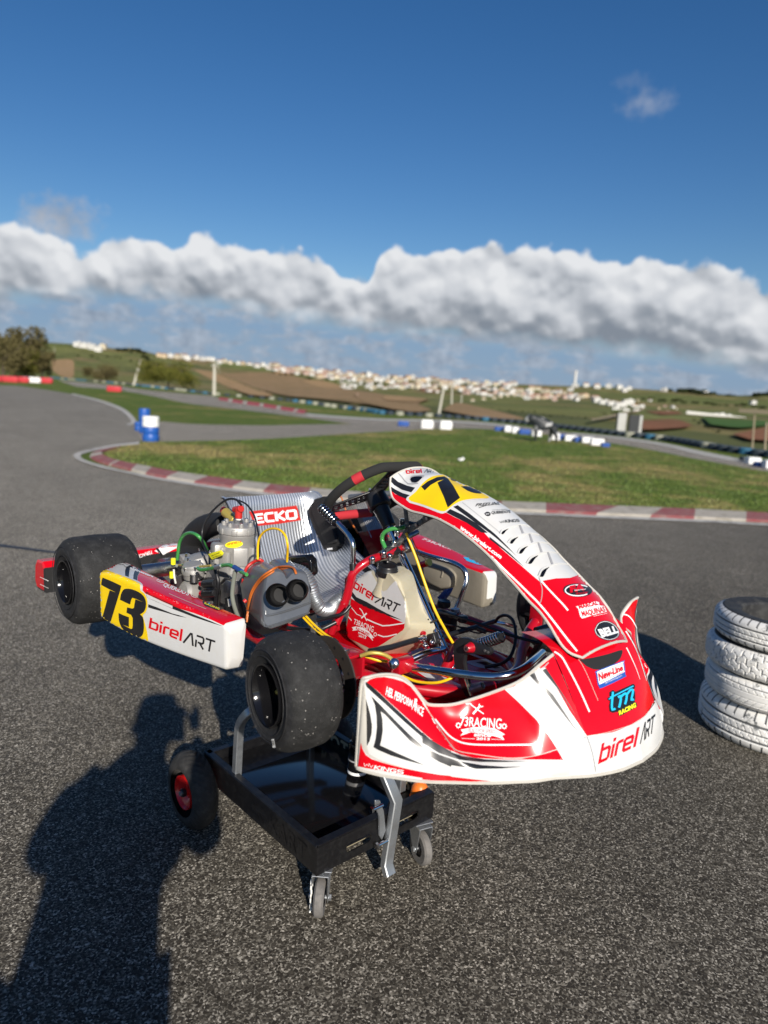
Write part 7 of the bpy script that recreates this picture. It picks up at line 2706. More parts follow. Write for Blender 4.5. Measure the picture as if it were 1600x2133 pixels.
# reed / fuel pump body with round lid
mb = MB()
c_ = Yp(402, 1184, -.33)
axq = Vector((.05, -.2, 1)).normalized()
mb.lathe([(.020, -.040), (.034, -.030), (.034, -.014), (.0375, -.012), (.0375, 0), (.036, .004), (.033, .006), (.033, .012), (.028, .017), (0, .018)], c_, axq, 'cast', 32)
for k in range(6):
    a = k * 1.047
    uq = axq.orthogonal().normalized()
    wq = axq.cross(uq)
    q = c_ + (uq * math.cos(a) + wq * math.sin(a)) * .0335
    mb.cyl(q, q + axq * .016, .0035, 'chrome', 6)
mb.cyl(Yp(372, 1177, -.33), Yp(388, 1178, -.335), .0035, 'gold', 8)
mb.cyl(Yp(416, 1180, -.335), Yp(440, 1178, -.335), .0035, 'gold', 8)
mb.cyl(Yp(404, 1196, -.345), Yp(404, 1212, -.345), .013, 'steel', 14)
mb.build('fuel_pump', eng, 35)
# water pump / cylinder barrel on its left (round finned case)
mb = MB()
c_ = Yp(412, 1165, -.28)
mb.lathe([(.052, -.06), (.055, -.02), (.052, 0), (.044, .012), (.02, .018), (0, .019)], c_, Vector((-.1, -.25, 1)).normalized(), 'cast', 36)
for k in range(5):
    a = k * 1.25
    q = c_ + Vector((math.cos(a) * .043, math.sin(a) * .043, .012 + math.sin(a) * .01))
    mb.cyl(q, q + Vector((0, 0, .010)), .004, 'chrome', 6)
mb.build('pump_housing', eng, 35)
# carburettor with black bowls and red anodised ends
mb = MB()
for py_ in (1216, 1236):
    a, b_ = Yp(425, py_, -.345), Yp(450, py_ - 1, -.345)
    mb.cyl(a, b_, .013, 'black', 16, bev=.002)
    mb.cyl(Yp(419, py_, -.346), a, .0095, 'red_frame', 12)
mb.prism([Yp(x, y, -.36) for x, y in ((460, 1218), (470, 1208), (482, 1212), (484, 1250), (474, 1262), (458, 1256))], (0, .03, 0), 'steel', .004)
mb.prism([Yp(x, y, -.365) for x, y in ((466, 1246), (483, 1240), (492, 1290), (474, 1298))], (0, .03, 0), 'black', .004)
mb.add([Yp(x, y, -.3662) for x, y in ((474, 1248), (480, 1247), (482, 1262), (476, 1264))], [[0, 1, 2, 3]], 'tape_white')
mb.tube([Yp(x, y, -.35) for x, y in ((462, 1215), (470, 1206), (482, 1212))], .005, 'black', 8, sm=3)
mb.build('carburettor', eng, 35)
# expansion chamber and silencer
mb = MB()
pth = [Yp(470, 1090, -.17), Yp(445, 1092, -.15), Yp(420, 1103, -.14), Yp(402, 1124, -.14), Yp(398, 1150, -.15), Yp(418, 1170, -.17), Yp(450, 1180, -.19)]
pc = crv(pth, 8)
nn_ = len(pc)
rad = [.026 + .022 * math.sin(math.pi * min(1, .12 + i / nn_ * .88)) + (.0007 if i % 3 == 0 else 0) for i in range(nn_)]
mb.tube(pc, rad, 'black_matte', 24)
mb.build('exhaust_chamber', eng, 60)
mb = MB()
mb.tube([Yp(282, 1182, -.26), Yp(362, 1176, -.26)], .027, 'exhaust_steel', 24)
mb.tube([Yp(300, 1172, -.21), Yp(322, 1160, -.20), Yp(340, 1150, -.20), Yp(345, 1138, -.19)], .016, 'exhaust_steel', 16, sm=4)
for px_ in (284, 358):
    mb.lathe([(.0275, 0), (.029, .002), (.029, .006), (.0275, .008)], Yp(px_, 1182 if px_ < 300 else 1177, -.26), (Yp(362, 1176, -.26) - Yp(282, 1182, -.26)), 'steel', 24)
mb.build('silencer', eng, 40)
# ignition box with cable, yellow tag
mb = MB()
yt(mb, [(503, 1052, EY), (490, 1040, EY), (470, 1042, EY - .01), (445, 1062, EY - .03), (428, 1085, EY - .05), (421, 1110, EY - .06), (424, 1135, EY - .07), (437, 1158, EY - .08), (450, 1178, EY - .08), (454, 1200, EY - .08), (452, 1260, EY - .07)], .0038, 'black', 8, 6)
yt(mb, [(497, 1042, EY + .03), (515, 1052, EY + .04), (530, 1075, EY + .03), (537, 1105, EY), (541, 1135, EY - .03), (540, 1160, EY - .05)], .0030, 'black', 8, 6)
yt(mb, [(448, 1185, -.345), (455, 1215, -.345), (450, 1250, -.34), (448, 1290, -.33)], .006, 'black', 8, 4)
mb.build('ignition_cable', eng, 50)
mb = MB()
c4 = [Yp(x, y, EY - .09) for x, y in ((433, 1154), (459, 1146), (464, 1152), (462, 1157), (441, 1166))]
mb.prism(c4, (0, .004, 0), 'yellow_print', .0008)
fT = mb.bvh()
txt(mb, fT, 'SILICONE', (441, 1159), (458, 1152.5), (-.3, -2.6), 'black', bold=.02, off=.0006, flat=True)
txt(mb, fT, 'HYPERION', (444, 1163), (461, 1156.5), (-.3, -2.6), 'black', bold=.02, off=.0006, flat=True)
mb.build('cable_tag', eng, 30)
# coloured hoses
mb = MB()
yt(mb, [(369, 1166, -.33), (371, 1150, -.33), (374, 1130, -.33), (383, 1115, -.33), (397, 1110, -.33), (412, 1116, -.33), (424, 1130, -.31), (431, 1145, -.28)], .0058, 'green_hose', 10, 6)
mb.build('green_hose', eng, 50)
mb = MB()
yt(mb, [(412, 1184, -.37), (420, 1187, -.375), (435, 1185, -.375), (448, 1182, -.38), (462, 1178, -.38), (478, 1177, -.385), (490, 1183, -.39)], .0062, 'green_hose', 10, 6)
mb.build('green_hose', eng, 50)
mb = MB()
yt(mb, [(500, 1190, -.40), (514, 1197, -.41)], .0052, 'green_hose', 10, 1)
mb.build('green_hose', eng, 50)
mb = MB()
yt(mb, [(449, 1182, -.381), (462, 1178, -.381)], .0072, 'galv', 10, 1)
mb.build('hose_joiner', eng, 40)
mb = MB()
yt(mb, [(488, 1181, -.39), (504, 1191, -.40)], .0068, 'barrier_blue', 10, 1)
mb.build('hose_joiner', eng, 40)
mb = MB()
yt(mb, [(318, 1212, -.36), (330, 1196, -.36), (345, 1184, -.36), (368, 1178, -.35)], .0058, 'clear_hose', 10, 5)
mb.build('breather_hose', eng, 50)
mb = MB()
yt(mb, [(490, 1190, -.39), (486, 1215, -.39), (484, 1240, -.39), (488, 1262, -.385), (496, 1285, -.37)], .0065, 'clear_hose', 10, 5)
mb.build('breather_hose', eng, 50)
mb = MB()
yt(mb, [(362, 1186, -.36), (363, 1200, -.36), (366, 1215, -.355)], .0035, 'tape_white', 8, 3)
mb.build('breather_hose', eng, 50)
mb = MB()
for py_, dpy in ((1170, 7), (1198, 12)):
    p = Yp(361 if py_ < 1180 else 358, py_, -.365)
    mb.cyl(p + Vector((0, 0, -.010)), p + Vector((0, 0, .012)), .008, 'yellow_print', 12, bev=.001)
mb.build('hose_clip', eng, 40)

# ------------------------------------------------------------------ air box with two trumpets
AY = -.425
ab = MB()
side = [(497, 1222), (500, 1212), (512, 1206), (516, 1186), (528, 1172), (552, 1168), (560, 1164), (580, 1160), (606, 1172), (628, 1196), (640, 1216), (650, 1250), (650, 1272), (640, 1288), (560, 1313), (548, 1312), (540, 1300), (520, 1272), (503, 1245)]
# facing the camera: build in a plane across the line of sight, then give depth away from it
pA = Yp(575, 1240, AY)
nA = Vector((.62, -.72, .32)).normalized()
fp = [Pp(x, y, pA, nA) for x, y in ((548, 1236), (553, 1200), (562, 1188), (580, 1186), (592, 1192), (598, 1203), (612, 1190), (632, 1190), (644, 1204), (650, 1252), (648, 1272), (636, 1286), (575, 1310), (558, 1312), (546, 1300), (545, 1262))]
bp = [Pp(x, y, pA - nA * .165, nA) for x, y in ((500, 1214), (513, 1190), (520, 1178), (538, 1168), (552, 1170), (558, 1174), (566, 1164), (584, 1160), (600, 1168), (612, 1218), (610, 1240), (598, 1256), (548, 1270), (528, 1272), (508, 1262), (499, 1230))]
cf, cb2 = sum(fp, Vector()) / len(fp), sum(bp, Vector()) / len(bp)
lo = []
for q, sc_ in ((0, .90), (.015, .955), (.05, .99), (.09, 1.0), (.3, 1.0), (.5, 1.01), (.7, 1.02), (.88, 1.0), (.95, .97), (.985, .9), (1.0, .6)):
    r_ = []
    for a, b_ in zip(fp, bp):
        p = a.lerp(b_, q)
        c_ = cf.lerp(cb2, q)
        r_.append(c_ + (p - c_) * sc_)
    lo.append(crv(r_, 4, True))
ab.grid(lo, 'airbox_plastic', cv=True)
ab.add(lo[0], [list(range(len(lo[0])))], 'airbox_plastic')
ab.add(lo[-1], [list(range(len(lo[-1])))[::-1]], 'airbox_plastic')
ABT = ab.bvh()
def surf(x, y, off=0):
    h_ = ABT.hit(x, y)
    return (h_[0] + h_[1] * off) if h_ else Pp(x, y, pA, nA)
ab.tube([surf(x, y, .0005) for x, y in sp([(553, 1272), (558, 1282), (600, 1272), (648, 1255)], 4)], .0030, 'airbox_plastic', 8)
ab.tube([surf(x, y, .0005) for x, y in sp([(549, 1296), (556, 1305), (600, 1292), (645, 1276)], 4)], .0024, 'airbox_plastic', 8)
ab.build('air_box', KART, 35)
for (cx2, cy2, rpx) in ((588, 1243, 20), (628, 1233, 19)):
    mb = MB()
    c_ = Pp(cx2 - 4, cy2 - 4, pA + nA * .014, nA)
    k_ = (c_ - CAM).dot(_f) / FPX
    an = (nA + Vector((.10, -.05, -.05))).normalized()
    rr = rpx * k_ * 1.16
    mb.lathe([(rr * .80, -.05), (rr * .80, .002), (rr * .86, .018), (rr * 1.02, .030), (rr * 1.07, .034), (rr * 1.03, .037), (rr * .90, .030), (rr * .76, .016), (rr * .70, -.0125), (0, -.0135)], c_, an, ['black_gloss'] * 7 + ['black_matte'] * 2, 40)
    mb.build('intake_trumpet', KART, 50)
mb = MB()
br_ = [surf(x, y, .003) for x, y in sp([(514, 1290), (517, 1270), (524, 1240), (532, 1222), (545, 1205), (560, 1193), (580, 1183), (600, 1182), (612, 1186), (618, 1196)], 4)]
mb.tube(br_, .0032, 'orange_strap', 8)
mb.tube([p + Vector((.004, -.002, -.006)) for p in br_[:-4]], .0026, 'orange_strap', 8)
mb.cyl(surf(516, 1249, .004), surf(516, 1253, .010), .006, 'red_silicone', 10)
mb.build('elastic_strap', KART, 50)
# rubber boot and red hose to the engine
mb = MB()
yt(mb, [(508, 1200, -.39), (514, 1183, -.385), (526, 1172, -.37), (540, 1166, -.36), (548, 1170, -.35)], .0046, 'red_silicone', 8, 5)
yt(mb, [(506, 1218, -.39), (507, 1205, -.39)], .0046, 'red_silicone', 8, 1)
mb.build('red_hose', KART, 50)
mb = MB()
yt(mb, [(537, 1165, -.37), (537, 1140, -.37), (540, 1122, -.37), (550, 1108, -.37), (566, 1101, -.37), (583, 1104, -.37), (595, 1117, -.37), (599, 1135, -.37), (599, 1150, -.36), (598, 1170, -.35)], .0034, 'yellow_cable', 8, 6)
mb.build('yellow_cable', KART, 50)
for dx in (0, 8):
    mb = MB()
    yt(mb, [(626 + dx, 1280, -.36), (645 + dx, 1300, -.36), (668 + dx, 1320, -.36), (690 + dx, 1334, -.36)], .0032, 'yellow_cable', 8, 4)
    mb.build('yellow_cable', KART, 50)
mb = MB()
yt(mb, [(742, 1362, -.34), (765, 1368, -.32), (790, 1376, -.30), (806, 1378, -.28)], .004, 'yellow_cable', 8, 3)
mb.build('yellow_cable', KART, 50)
mb = MB()
yt(mb, [(838, 1408, -.26), (870, 1420, -.25), (910, 1422, -.24), (940, 1412, -.22), (950, 1400, -.20)], .0035, 'yellow_cable', 8, 4)
mb.build('yellow_cable', KART, 50)
mb = MB()
yt(mb, [(846, 1110, -.04), (866, 1160, -.03), (880, 1200, -.025), (905, 1268, -.02), (930, 1316, -.02), (944, 1340, -.02)], .0040, 'yellow_cable', 8, 4)
mb.build('yellow_cable', KART, 50)
mb = MB()
yt(mb, [(893, 1290, -.02), (885, 1296, -.02), (884, 1303, -.02)], .0022, 'black', 6, 3)
yt(mb, [(884, 1303, -.018), (900, 1296, -.018), (918, 1288, -.018)], .0030, 'black', 6, 3)
mb.build('cable_tie', KART, 50)
# corrugated silver duct beside the seat
mb = MB()
dp = crv([Yp(x, y, yy) for x, y, yy in ((606, 1186, -.33), (630, 1195, -.31), (645, 1216, -.30), (655, 1245, -.29), (668, 1266, -.28), (685, 1270, -.25), (700, 1256, -.22), (722, 1236, -.19))], 12)
mb.tube(dp, [.0185 + (.0022 if i % 2 else 0) for i in range(len(dp))], 'galv', 18)
mb.build('silver_duct', KART, 25)
mb = MB()
mb.prism([Yp(x, y, -.21) for x, y in ((593, 1166), (600, 1158), (636, 1155), (645, 1166), (648, 1196), (640, 1204))], (0, .03, 0), 'black_gloss', .008, 3)
mb.build('battery_case', KART, 40)

# ------------------------------------------------------------------ chrome bars, pedals, rods
mb = MB()
yt(mb, [(846, 1388, -.255), (880, 1392, -.245), (960, 1404, -.225), (1020, 1410, -.20), (1060, 1406, -.17), (1090, 1394, -.13), (1110, 1378, -.08), (1130, 1360, 0)], .0098, 'chrome', 16, 6)
mb.cyl(Yp(836, 1386, -.262), Yp(850, 1389, -.255), .0165, 'black', 14, bev=.002)
mb.cyl(Yp(849, 1389, -.2555), Yp(854, 1390, -.253), .0148, 'chrome', 14)
mb.cyl(Yp(820, 1382, -.325), Yp(823, 1382, -.30), .0125, 'chrome', 16, bev=.003)
mb.build('front_bumper_bar', KART, 50)
mb = MB()
yt(mb, [(860, 1372, -.12), (890, 1360, -.08), (925, 1352, -.02)], .010, 'chrome', 14, 3)
mb.build('front_bumper_bar', KART, 50)
mb = MB()
yt(mb, [(868, 1150, .42), (900, 1160, .42), (930, 1168, .42), (950, 1175, .42), (966, 1186, .42), (972, 1204, .42), (968, 1224, .41), (958, 1250, .40), (946, 1275, .38), (930, 1292, .34)], .0095, 'chrome', 14, 6)
mb.build('side_bar', KART, 50)
# pedals: black bell-crank plates with springs
for dx, dy, yy, nm in ((0, 0, -.135, 'brake_pedal'), (138, -40, .155, 'throttle_pedal')):
    ped = MB()
    pg = Z5((232, 590), (262, 545), (320, 523), (380, 530), (440, 560), (560, 615), (640, 645), (658, 690), (630, 725), (560, 715), (430, 690), (345, 700), (335, 800), (350, 900), (385, 1010), (430, 1150), (410, 1190), (365, 1180), (335, 1100), (300, 1000), (255, 900), (240, 760))
    if nm == 'throttle_pedal':
        a, b_ = Yp(1140, 1306, .17), Yp(1094, 1390, .17)
        d = (b_ - a)
        sd = d.cross(Vector((0, 1, 0))).normalized()
        ped.prism([a - sd * .009, a + sd * .009, b_ + sd * .007, b_ - sd * .007], (0, .012, 0), 'black', .002)
        ped.cyl(Yp(1108, 1370, .165), Yp(1108, 1370, .185), .008, 'black', 12)
        ped.cyl(a - Vector((0, .05, 0)), a + Vector((0, .05, 0)), .009, 'black', 12)
    else:
        ped.prism([Yp(*p, yy) for p in pg], (0, .014, 0), 'black', .003, 2)
        p = Yp(*Z5((425, 635))[0], yy - .004)
        ped.cyl(p + Vector((0, .004, 0)), p + Vector((0, -.014, 0)), .0135, 'red_frame', 16, .009, .001)
        ped.cyl(p + Vector((0, -.014, 0)), p + Vector((0, -.016, 0)), .007, 'steel', 12)
        ped.cyl(p + Vector((0, -.0155, 0)), p + Vector((0, -.0165, 0)), .0035, 'black', 6)
        for q_ in ((625, 685), (590, 668)):
            r_ = Yp(*Z5(q_)[0], yy - .001)
            ped.cyl(r_, r_ + Vector((0, -.002, 0)), .0035, 'cast_dark', 8)
        ped.tube([Yp(*q_, yy) for q_ in Z5((340, 890), (370, 980), (435, 1170))], .004, 'chrome', 8, sm=2)
    ped.build(nm, KART, 35)
def coil(a, b_, r, n, wire, mat, core=None):
    mb = MB()
    a, b_ = Vector(a), Vector(b_)
    ax2 = (b_ - a).normalized()
    u2 = ax2.orthogonal().normalized()
    w2 = ax2.cross(u2)
    mb.tube([a.lerp(b_, i / (n * 12)) + (u2 * math.cos(i * math.pi / 6) + w2 * math.sin(i * math.pi / 6)) * r for i in range(n * 12 + 1)], wire, mat, 6)
    if core:
        mb.cyl(a, b_, r * .72, core, 12)
    return mb
coil(Yp(998, 1343, -.115), Yp(1045, 1326, -.115), .0125, 9, .0024, 'chrome', 'black').build('pedal_spring', KART, 60)
coil(Yp(980, 1438, -.13), Yp(1006, 1428, -.12), .0085, 11, .0016, 'steel', 'black').build('pedal_spring', KART, 60)
# steering rods and linkages
mb = MB()
yt(mb, [(770, 1357, -.30), (815, 1348, -.22), (868, 1332, -.10)], .0078, 'black', 10, 1)
yt(mb, [(866, 1333, -.105), (884, 1330, -.06)], .0065, 'chrome', 10, 1)
mb.sphere(Yp(882, 1331, -.06), .012, 'chrome', 12, 8)
mb.sphere(Yp(886, 1345, -.06), .009, 'chrome', 12, 8)
mb.sphere(Yp(900, 1338, -.05), .0075, 'chrome', 12, 8)
mb.prism([Yp(x, y, -.035) for x, y in ((888, 1322), (902, 1318), (908, 1340), (898, 1352), (890, 1345))], (0, .02, 0), 'black', .003)
mb.cyl(Yp(878, 1318, -.05), Yp(884, 1320, -.05), .007, 'red_frame', 10)
yt(mb, [(918, 1328, .0), (960, 1315, .08), (1000, 1304, .17), (1030, 1294, .25)], .0075, 'black', 10, 1)
yt(mb, [(1028, 1296, .245), (1052, 1300, .28), (1075, 1306, .33)], .006, 'chrome', 10, 2)
mb.build('tie_rod', KART, 50)
mb = MB()
yt(mb, [(912, 1275, .05), (950, 1284, .06), (1000, 1300, .08), (1060, 1322, .11), (1125, 1340, .15)], .0045, 'black', 8, 3)
yt(mb, [(925, 1300, .06), (970, 1308, .08), (1020, 1316, .10), (1072, 1324, .12)], .0022, 'black', 6, 3)
yt(mb, [(940, 1300, .07), (990, 1318, .08), (1010, 1316, .08)], .0022, 'black', 6, 3)
mb.cyl(Yp(996, 1310, .085), Yp(1012, 1316, .088), .007, 'black', 10)
mb.cyl(Yp(938, 1282, .06), Yp(956, 1289, .065), .0075, 'black', 10)
yt(mb, [(1032, 1296, .20), (1040, 1285, .20), (1055, 1282, .20), (1068, 1292, .19), (1074, 1315, .17), (1073, 1340, .15), (1064, 1366, .12), (1045, 1382, .09), (1010, 1390, .06)], .0048, 'black', 8, 6)
mb.build('brake_line', KART, 50)
# brake master cylinder with reservoir
mb = MB()
c_ = Yp(925, 1256, .10)
mb.cyl(c_ + Vector((0, 0, -.012)), c_ + Vector((0, 0, .008)), .020, 'black', 20, bev=.003)
mb.box(c_ + Vector((.01, .0, -.05)), (.07, .035, .055), 'black', None, .006)
mb.cyl(Yp(964, 1282, .10), Yp(964, 1296, .10), .016, 'black', 16, bev=.004)
mb.cyl(Yp(948, 1268, .15), Yp(948, 1280, .15), .014, 'galv', 14)
mb.cyl(Yp(940, 1274, .15), Yp(958, 1278, .15), .006, 'steel', 10)
mb.prism([Yp(x, y, .14) for x, y in ((910, 1245), (925, 1228), (936, 1226), (930, 1238), (918, 1254))], (0, .02, 0), 'barrier_blue', .002)
mb.build('brake_master_cylinder', KART, 40)
mb = MB()
mb.cyl(Yp(879, 1176, .16), Yp(893, 1172, .16), .011, 'red', 14, bev=.002)
mb.cyl(Yp(891, 1172, .158), Yp(895, 1171, .158), .012, 'gold', 14)
yt(mb, [(858, 1120, .12), (872, 1150, .14), (890, 1168, .16)], .0014, 'orange_strap', 5, 2)
yt(mb, [(858, 1120, .12), (866, 1148, .14), (878, 1178, .16)], .0014, 'orange_strap', 5, 2)
mb.build('pod_fixing', KART, 40)
mb = MB()
yt(mb, [(803, 1142, -.08), (796, 1124, -.08), (800, 1110, -.08), (815, 1102, -.07), (835, 1100, -.05), (846, 1096, -.03)], .0060, 'green_hose', 10, 6)
mb.build('fuel_hose', KART, 50)
mb = MB()
yt(mb, [(752, 1366, -.37), (772, 1360, -.36), (795, 1362, -.34), (812, 1370, -.32), (821, 1380, -.31)], .0048, 'gold', 8, 4)
mb.build('brake_hose', KART, 50)
mb = MB()
yt(mb, [(660, 1292, -.30), (690, 1285, -.28), (715, 1278, -.26), (730, 1262, -.24)], .0052, 'black', 8, 4)
mb.build('brake_hose', KART, 50)
mb = MB()
yt(mb, [(600, 1308, -.34), (640, 1312, -.33), (665, 1312, -.32), (700, 1296, -.28)], .0060, 'black', 8, 4)
mb.build('brake_hose', KART, 50)
mb = MB()
c_ = Yp(660, 1312, -.35)
mb.cyl(c_ + Vector((0, .008, 0)), c_ + Vector((0, -.012, 0)), .011, 'steel', 12)
mb.cyl(Yp(652, 1310, -.355), Yp(668, 1314, -.355), .0075, 'steel', 10)
mb.box(Yp(672, 1330, -.35), (.05, .03, .012), 'black', None, .003)
for px_ in (676, 684, 694):
    mb.cyl(Yp(px_, 1328 + (px_ - 676) * .25, -.36), Yp(px_ + 8, 1334 + (px_ - 676) * .25, -.36), .006, 'black', 10)
mb.build('shift_linkage', KART, 40)

# ================================================================== trolley
TRZ = -.555                        # rim height of the tray
x0, x1, y0, y1 = .277, .908, -.344, .106
TB = -.640
TROL = thing('kart_trolley', 'black steel trolley with a tray, wheels and raised arms carrying the kart', 'kart trolley', (.59, -.12, G))
th = .004
mb = MB()
def wall(p, q, inward):
    """tray wall with flange, plain"""
    p, q = Vector(p), Vector(q)
    d = (q - p).normalized()
    n = Vector(inward)
    mb.prism([p + Vector((0, 0, TB)), q + Vector((0, 0, TB)), q + Vector((0, 0, TRZ)), p + Vector((0, 0, TRZ))], n * th, 'trolley_black', .0012, 1)
    mb.prism([p + Vector((0, 0, TRZ - .0005)) + n * .001, q + Vector((0, 0, TRZ - .0005)) + n * .001, q + Vector((0, 0, TRZ - .0005)) + n * .024, p + Vector((0, 0, TRZ - .0005)) + n * .024], (0, 0, .0035), 'trolley_black', .001, 1)
wall((x0, y0, 0), (x1 - .005, y0, 0), (0, 1, 0))
wall((x0, y1, 0), (x1 - .005, y1, 0), (0, -1, 0))
wall((x0, y0 + .005, 0), (x0, y1 - .005, 0), (1, 0, 0))
# floor
mb.box(((x0 + x1) / 2, (y0 + y1) / 2, TRZ - .044), (x1 - x0 - .012, y1 - y0 - .012, .004), 'trolley_black')
mb.build('tray', TROL, 30)
# front wall: two long hand holes cut right through
mb = MB()
loops = [[(y0, TB), (y1, TB), (y1, TRZ), (y0, TRZ)]]
for yc in (-.195, -.005):
    hl, hh = .046, .0135
    lp = []
    for k in range(10):
        a = -math.pi / 2 + math.pi * k / 9
        lp.append((yc + hl - hh + hh * math.cos(a), (TB + TRZ) / 2 - .004 + hh * math.sin(a)))
    for k in range(10):
        a = math.pi / 2 + math.pi * k / 9
        lp.append((yc - hl + hh + hh * math.cos(a), (TB + TRZ) / 2 - .004 + hh * math.sin(a)))
    loops.append(lp)
vs, es = [], []
for lp in loops:
    o_ = len(vs)
    vs += [Vector(p) for p in lp]
    es += [(o_ + i, o_ + (i + 1) % len(lp)) for i in range(len(lp))]
rs = delaunay_2d_cdt(vs, es, [], 0, 1e-6)
rs = (rs[0], rs[1], [t_ for t_ in rs[2] if sum(inside(sum(rs[0][i].x for i in t_) / 3, sum(rs[0][i].y for i in t_) / 3, lp) for lp in loops) % 2])
for dx, fl_ in ((0, False), (-th, True)):
    mb.add([(x1 + dx, v_.x, v_.y) for v_ in rs[0]], [list(t_)[::-1] if fl_ else list(t_) for t_ in rs[2]], 'trolley_black')
for lp in loops:
    n_ = len(lp)
    mb.add([(x1, *p) for p in lp] + [(x1 - th, *p) for p in lp], [[i, (i + 1) % n_, n_ + (i + 1) % n_, n_ + i] for i in range(n_)], 'trolley_black')
mb.prism([Vector((x1 - .001, y0 + .005, TRZ)), Vector((x1 - .001, y1 - .005, TRZ)), Vector((x1 - .028, y1 - .005, TRZ)), Vector((x1 - .028, y0 + .005, TRZ))], (0, 0, .0035), 'trolley_black', .001, 1)
mb.build('front_wall', TROL, 30)
mb = MB()
mb.box((x1 - .06, (y0 + y1) / 2, (TB + TRZ) / 2 - .022), (.05, y1 - y0 - .05, .026), 'trolley_inner', None, .004)
mb.build('wooden_bar', TROL, 30)
# lettering pressed into the long wall, and cut in the far one
mb = MB()
V_, F_, Wd_ = font_text('ROTROK KART', .03, 0, 1.12)
xs0, xs1 = x0 + .07, x1 - .05
mb.add([(xs0 + a / Wd_ * (xs1 - xs0), y0 - .0016, TB + .016 + b_ * .052) for a, b_ in V_], F_, 'trolley_black')
mb.build('lettering', TROL, 30)
mb = MB()
mb.add([(xs0 + a / Wd_ * (xs1 - xs0), y1 - th - .0016, TB + .016 + b_ * .052) for a, b_ in V_], F_, 'trolley_inner')
mb.build('lettering', TROL, 30)
# black liner mat lying in the tray (glossy sheet)
mb = MB()
mb.box(((x0 + x1) / 2 + .05, (y0 + y1) / 2 - .03, TRZ - .0395), (x1 - x0 - .16, y1 - y0 - .09, .004), 'black_gloss', None, .001)
M['black_gloss'].node_tree.nodes['Principled BSDF'].inputs['Roughness'].default_value = .10
mb.build('liner', TROL, 30)


def pneu(cx, cy, side):
    c_ = Vector((cx, cy, G + .1265))
    ax2 = Vector((0, side, 0))
    t_ = thing('pneumatic_wheel', None, None)
    del_keys(t_)
    t_.parent = TROL
    t_.location = c_ - TROL.location
    mb = MB()
    Rw, ww_ = .126, .084
    N_, Mr = 120, 26
    rows_ = []
    for j in range(Mr + 1):
        f = -1 + 2 * j / Mr
        a = f * 1.75
        rr = .084 + .042 * math.cos(a)
        hh = .042 * math.sin(a)
        row = []
        for i in range(N_):
            th_ = 2 * math.pi * i / N_
            g = 0
            if abs(f) < .74:
                s1 = (i / N_ * 30 + f * 3.2) % 1.0
                s2 = (i / N_ * 30 - f * 3.2) % 1.0
                if s1 < .16 or s2 < .16:
                    g = .004
            r3 = rr - g
            row.append(c_ + ax2 * hh + Vector((math.cos(th_) * r3, 0, math.sin(th_) * r3)))
        rows_.append(row)
    mb.grid(rows_, 'pneumatic', cv=True)
    mb.build('tyre', t_, 30)
    mb = MB()
    mb.lathe([(.0, .028), (.012, .028), (.013, .018), (.026, .014), (.034, .020), (.046, .026), (.052, .036), (.055, .036), (.055, -.036), (.05, -.02), (0, -.02)], c_, ax2, 'hub_red', 48)
    mb.build('rim', t_, 30)
    mb = MB()
    mb.cyl(c_ + ax2 * .026, c_ + ax2 * .040, .014, 'black', 18, bev=.002)
    mb.cyl(c_ + ax2 * .039, c_ + ax2 * .046, .0075, 'galv', 12)
    mb.build('axle_cap', t_, 30)


pw = Yp(374, 1659, -.446)
pneu(pw.x, -.400, -1)
pneu(pw.x, .165, 1)
mb = MB()
mb.cyl((pw.x, -.36, G + .1265), (pw.x, .13, G + .1265), .010, 'galv', 14)
mb.box((pw.x, -.12, TB - .006), (.05, .40, .012), 'trolley_black', None, .002)
mb.build('axle', TROL, 30)


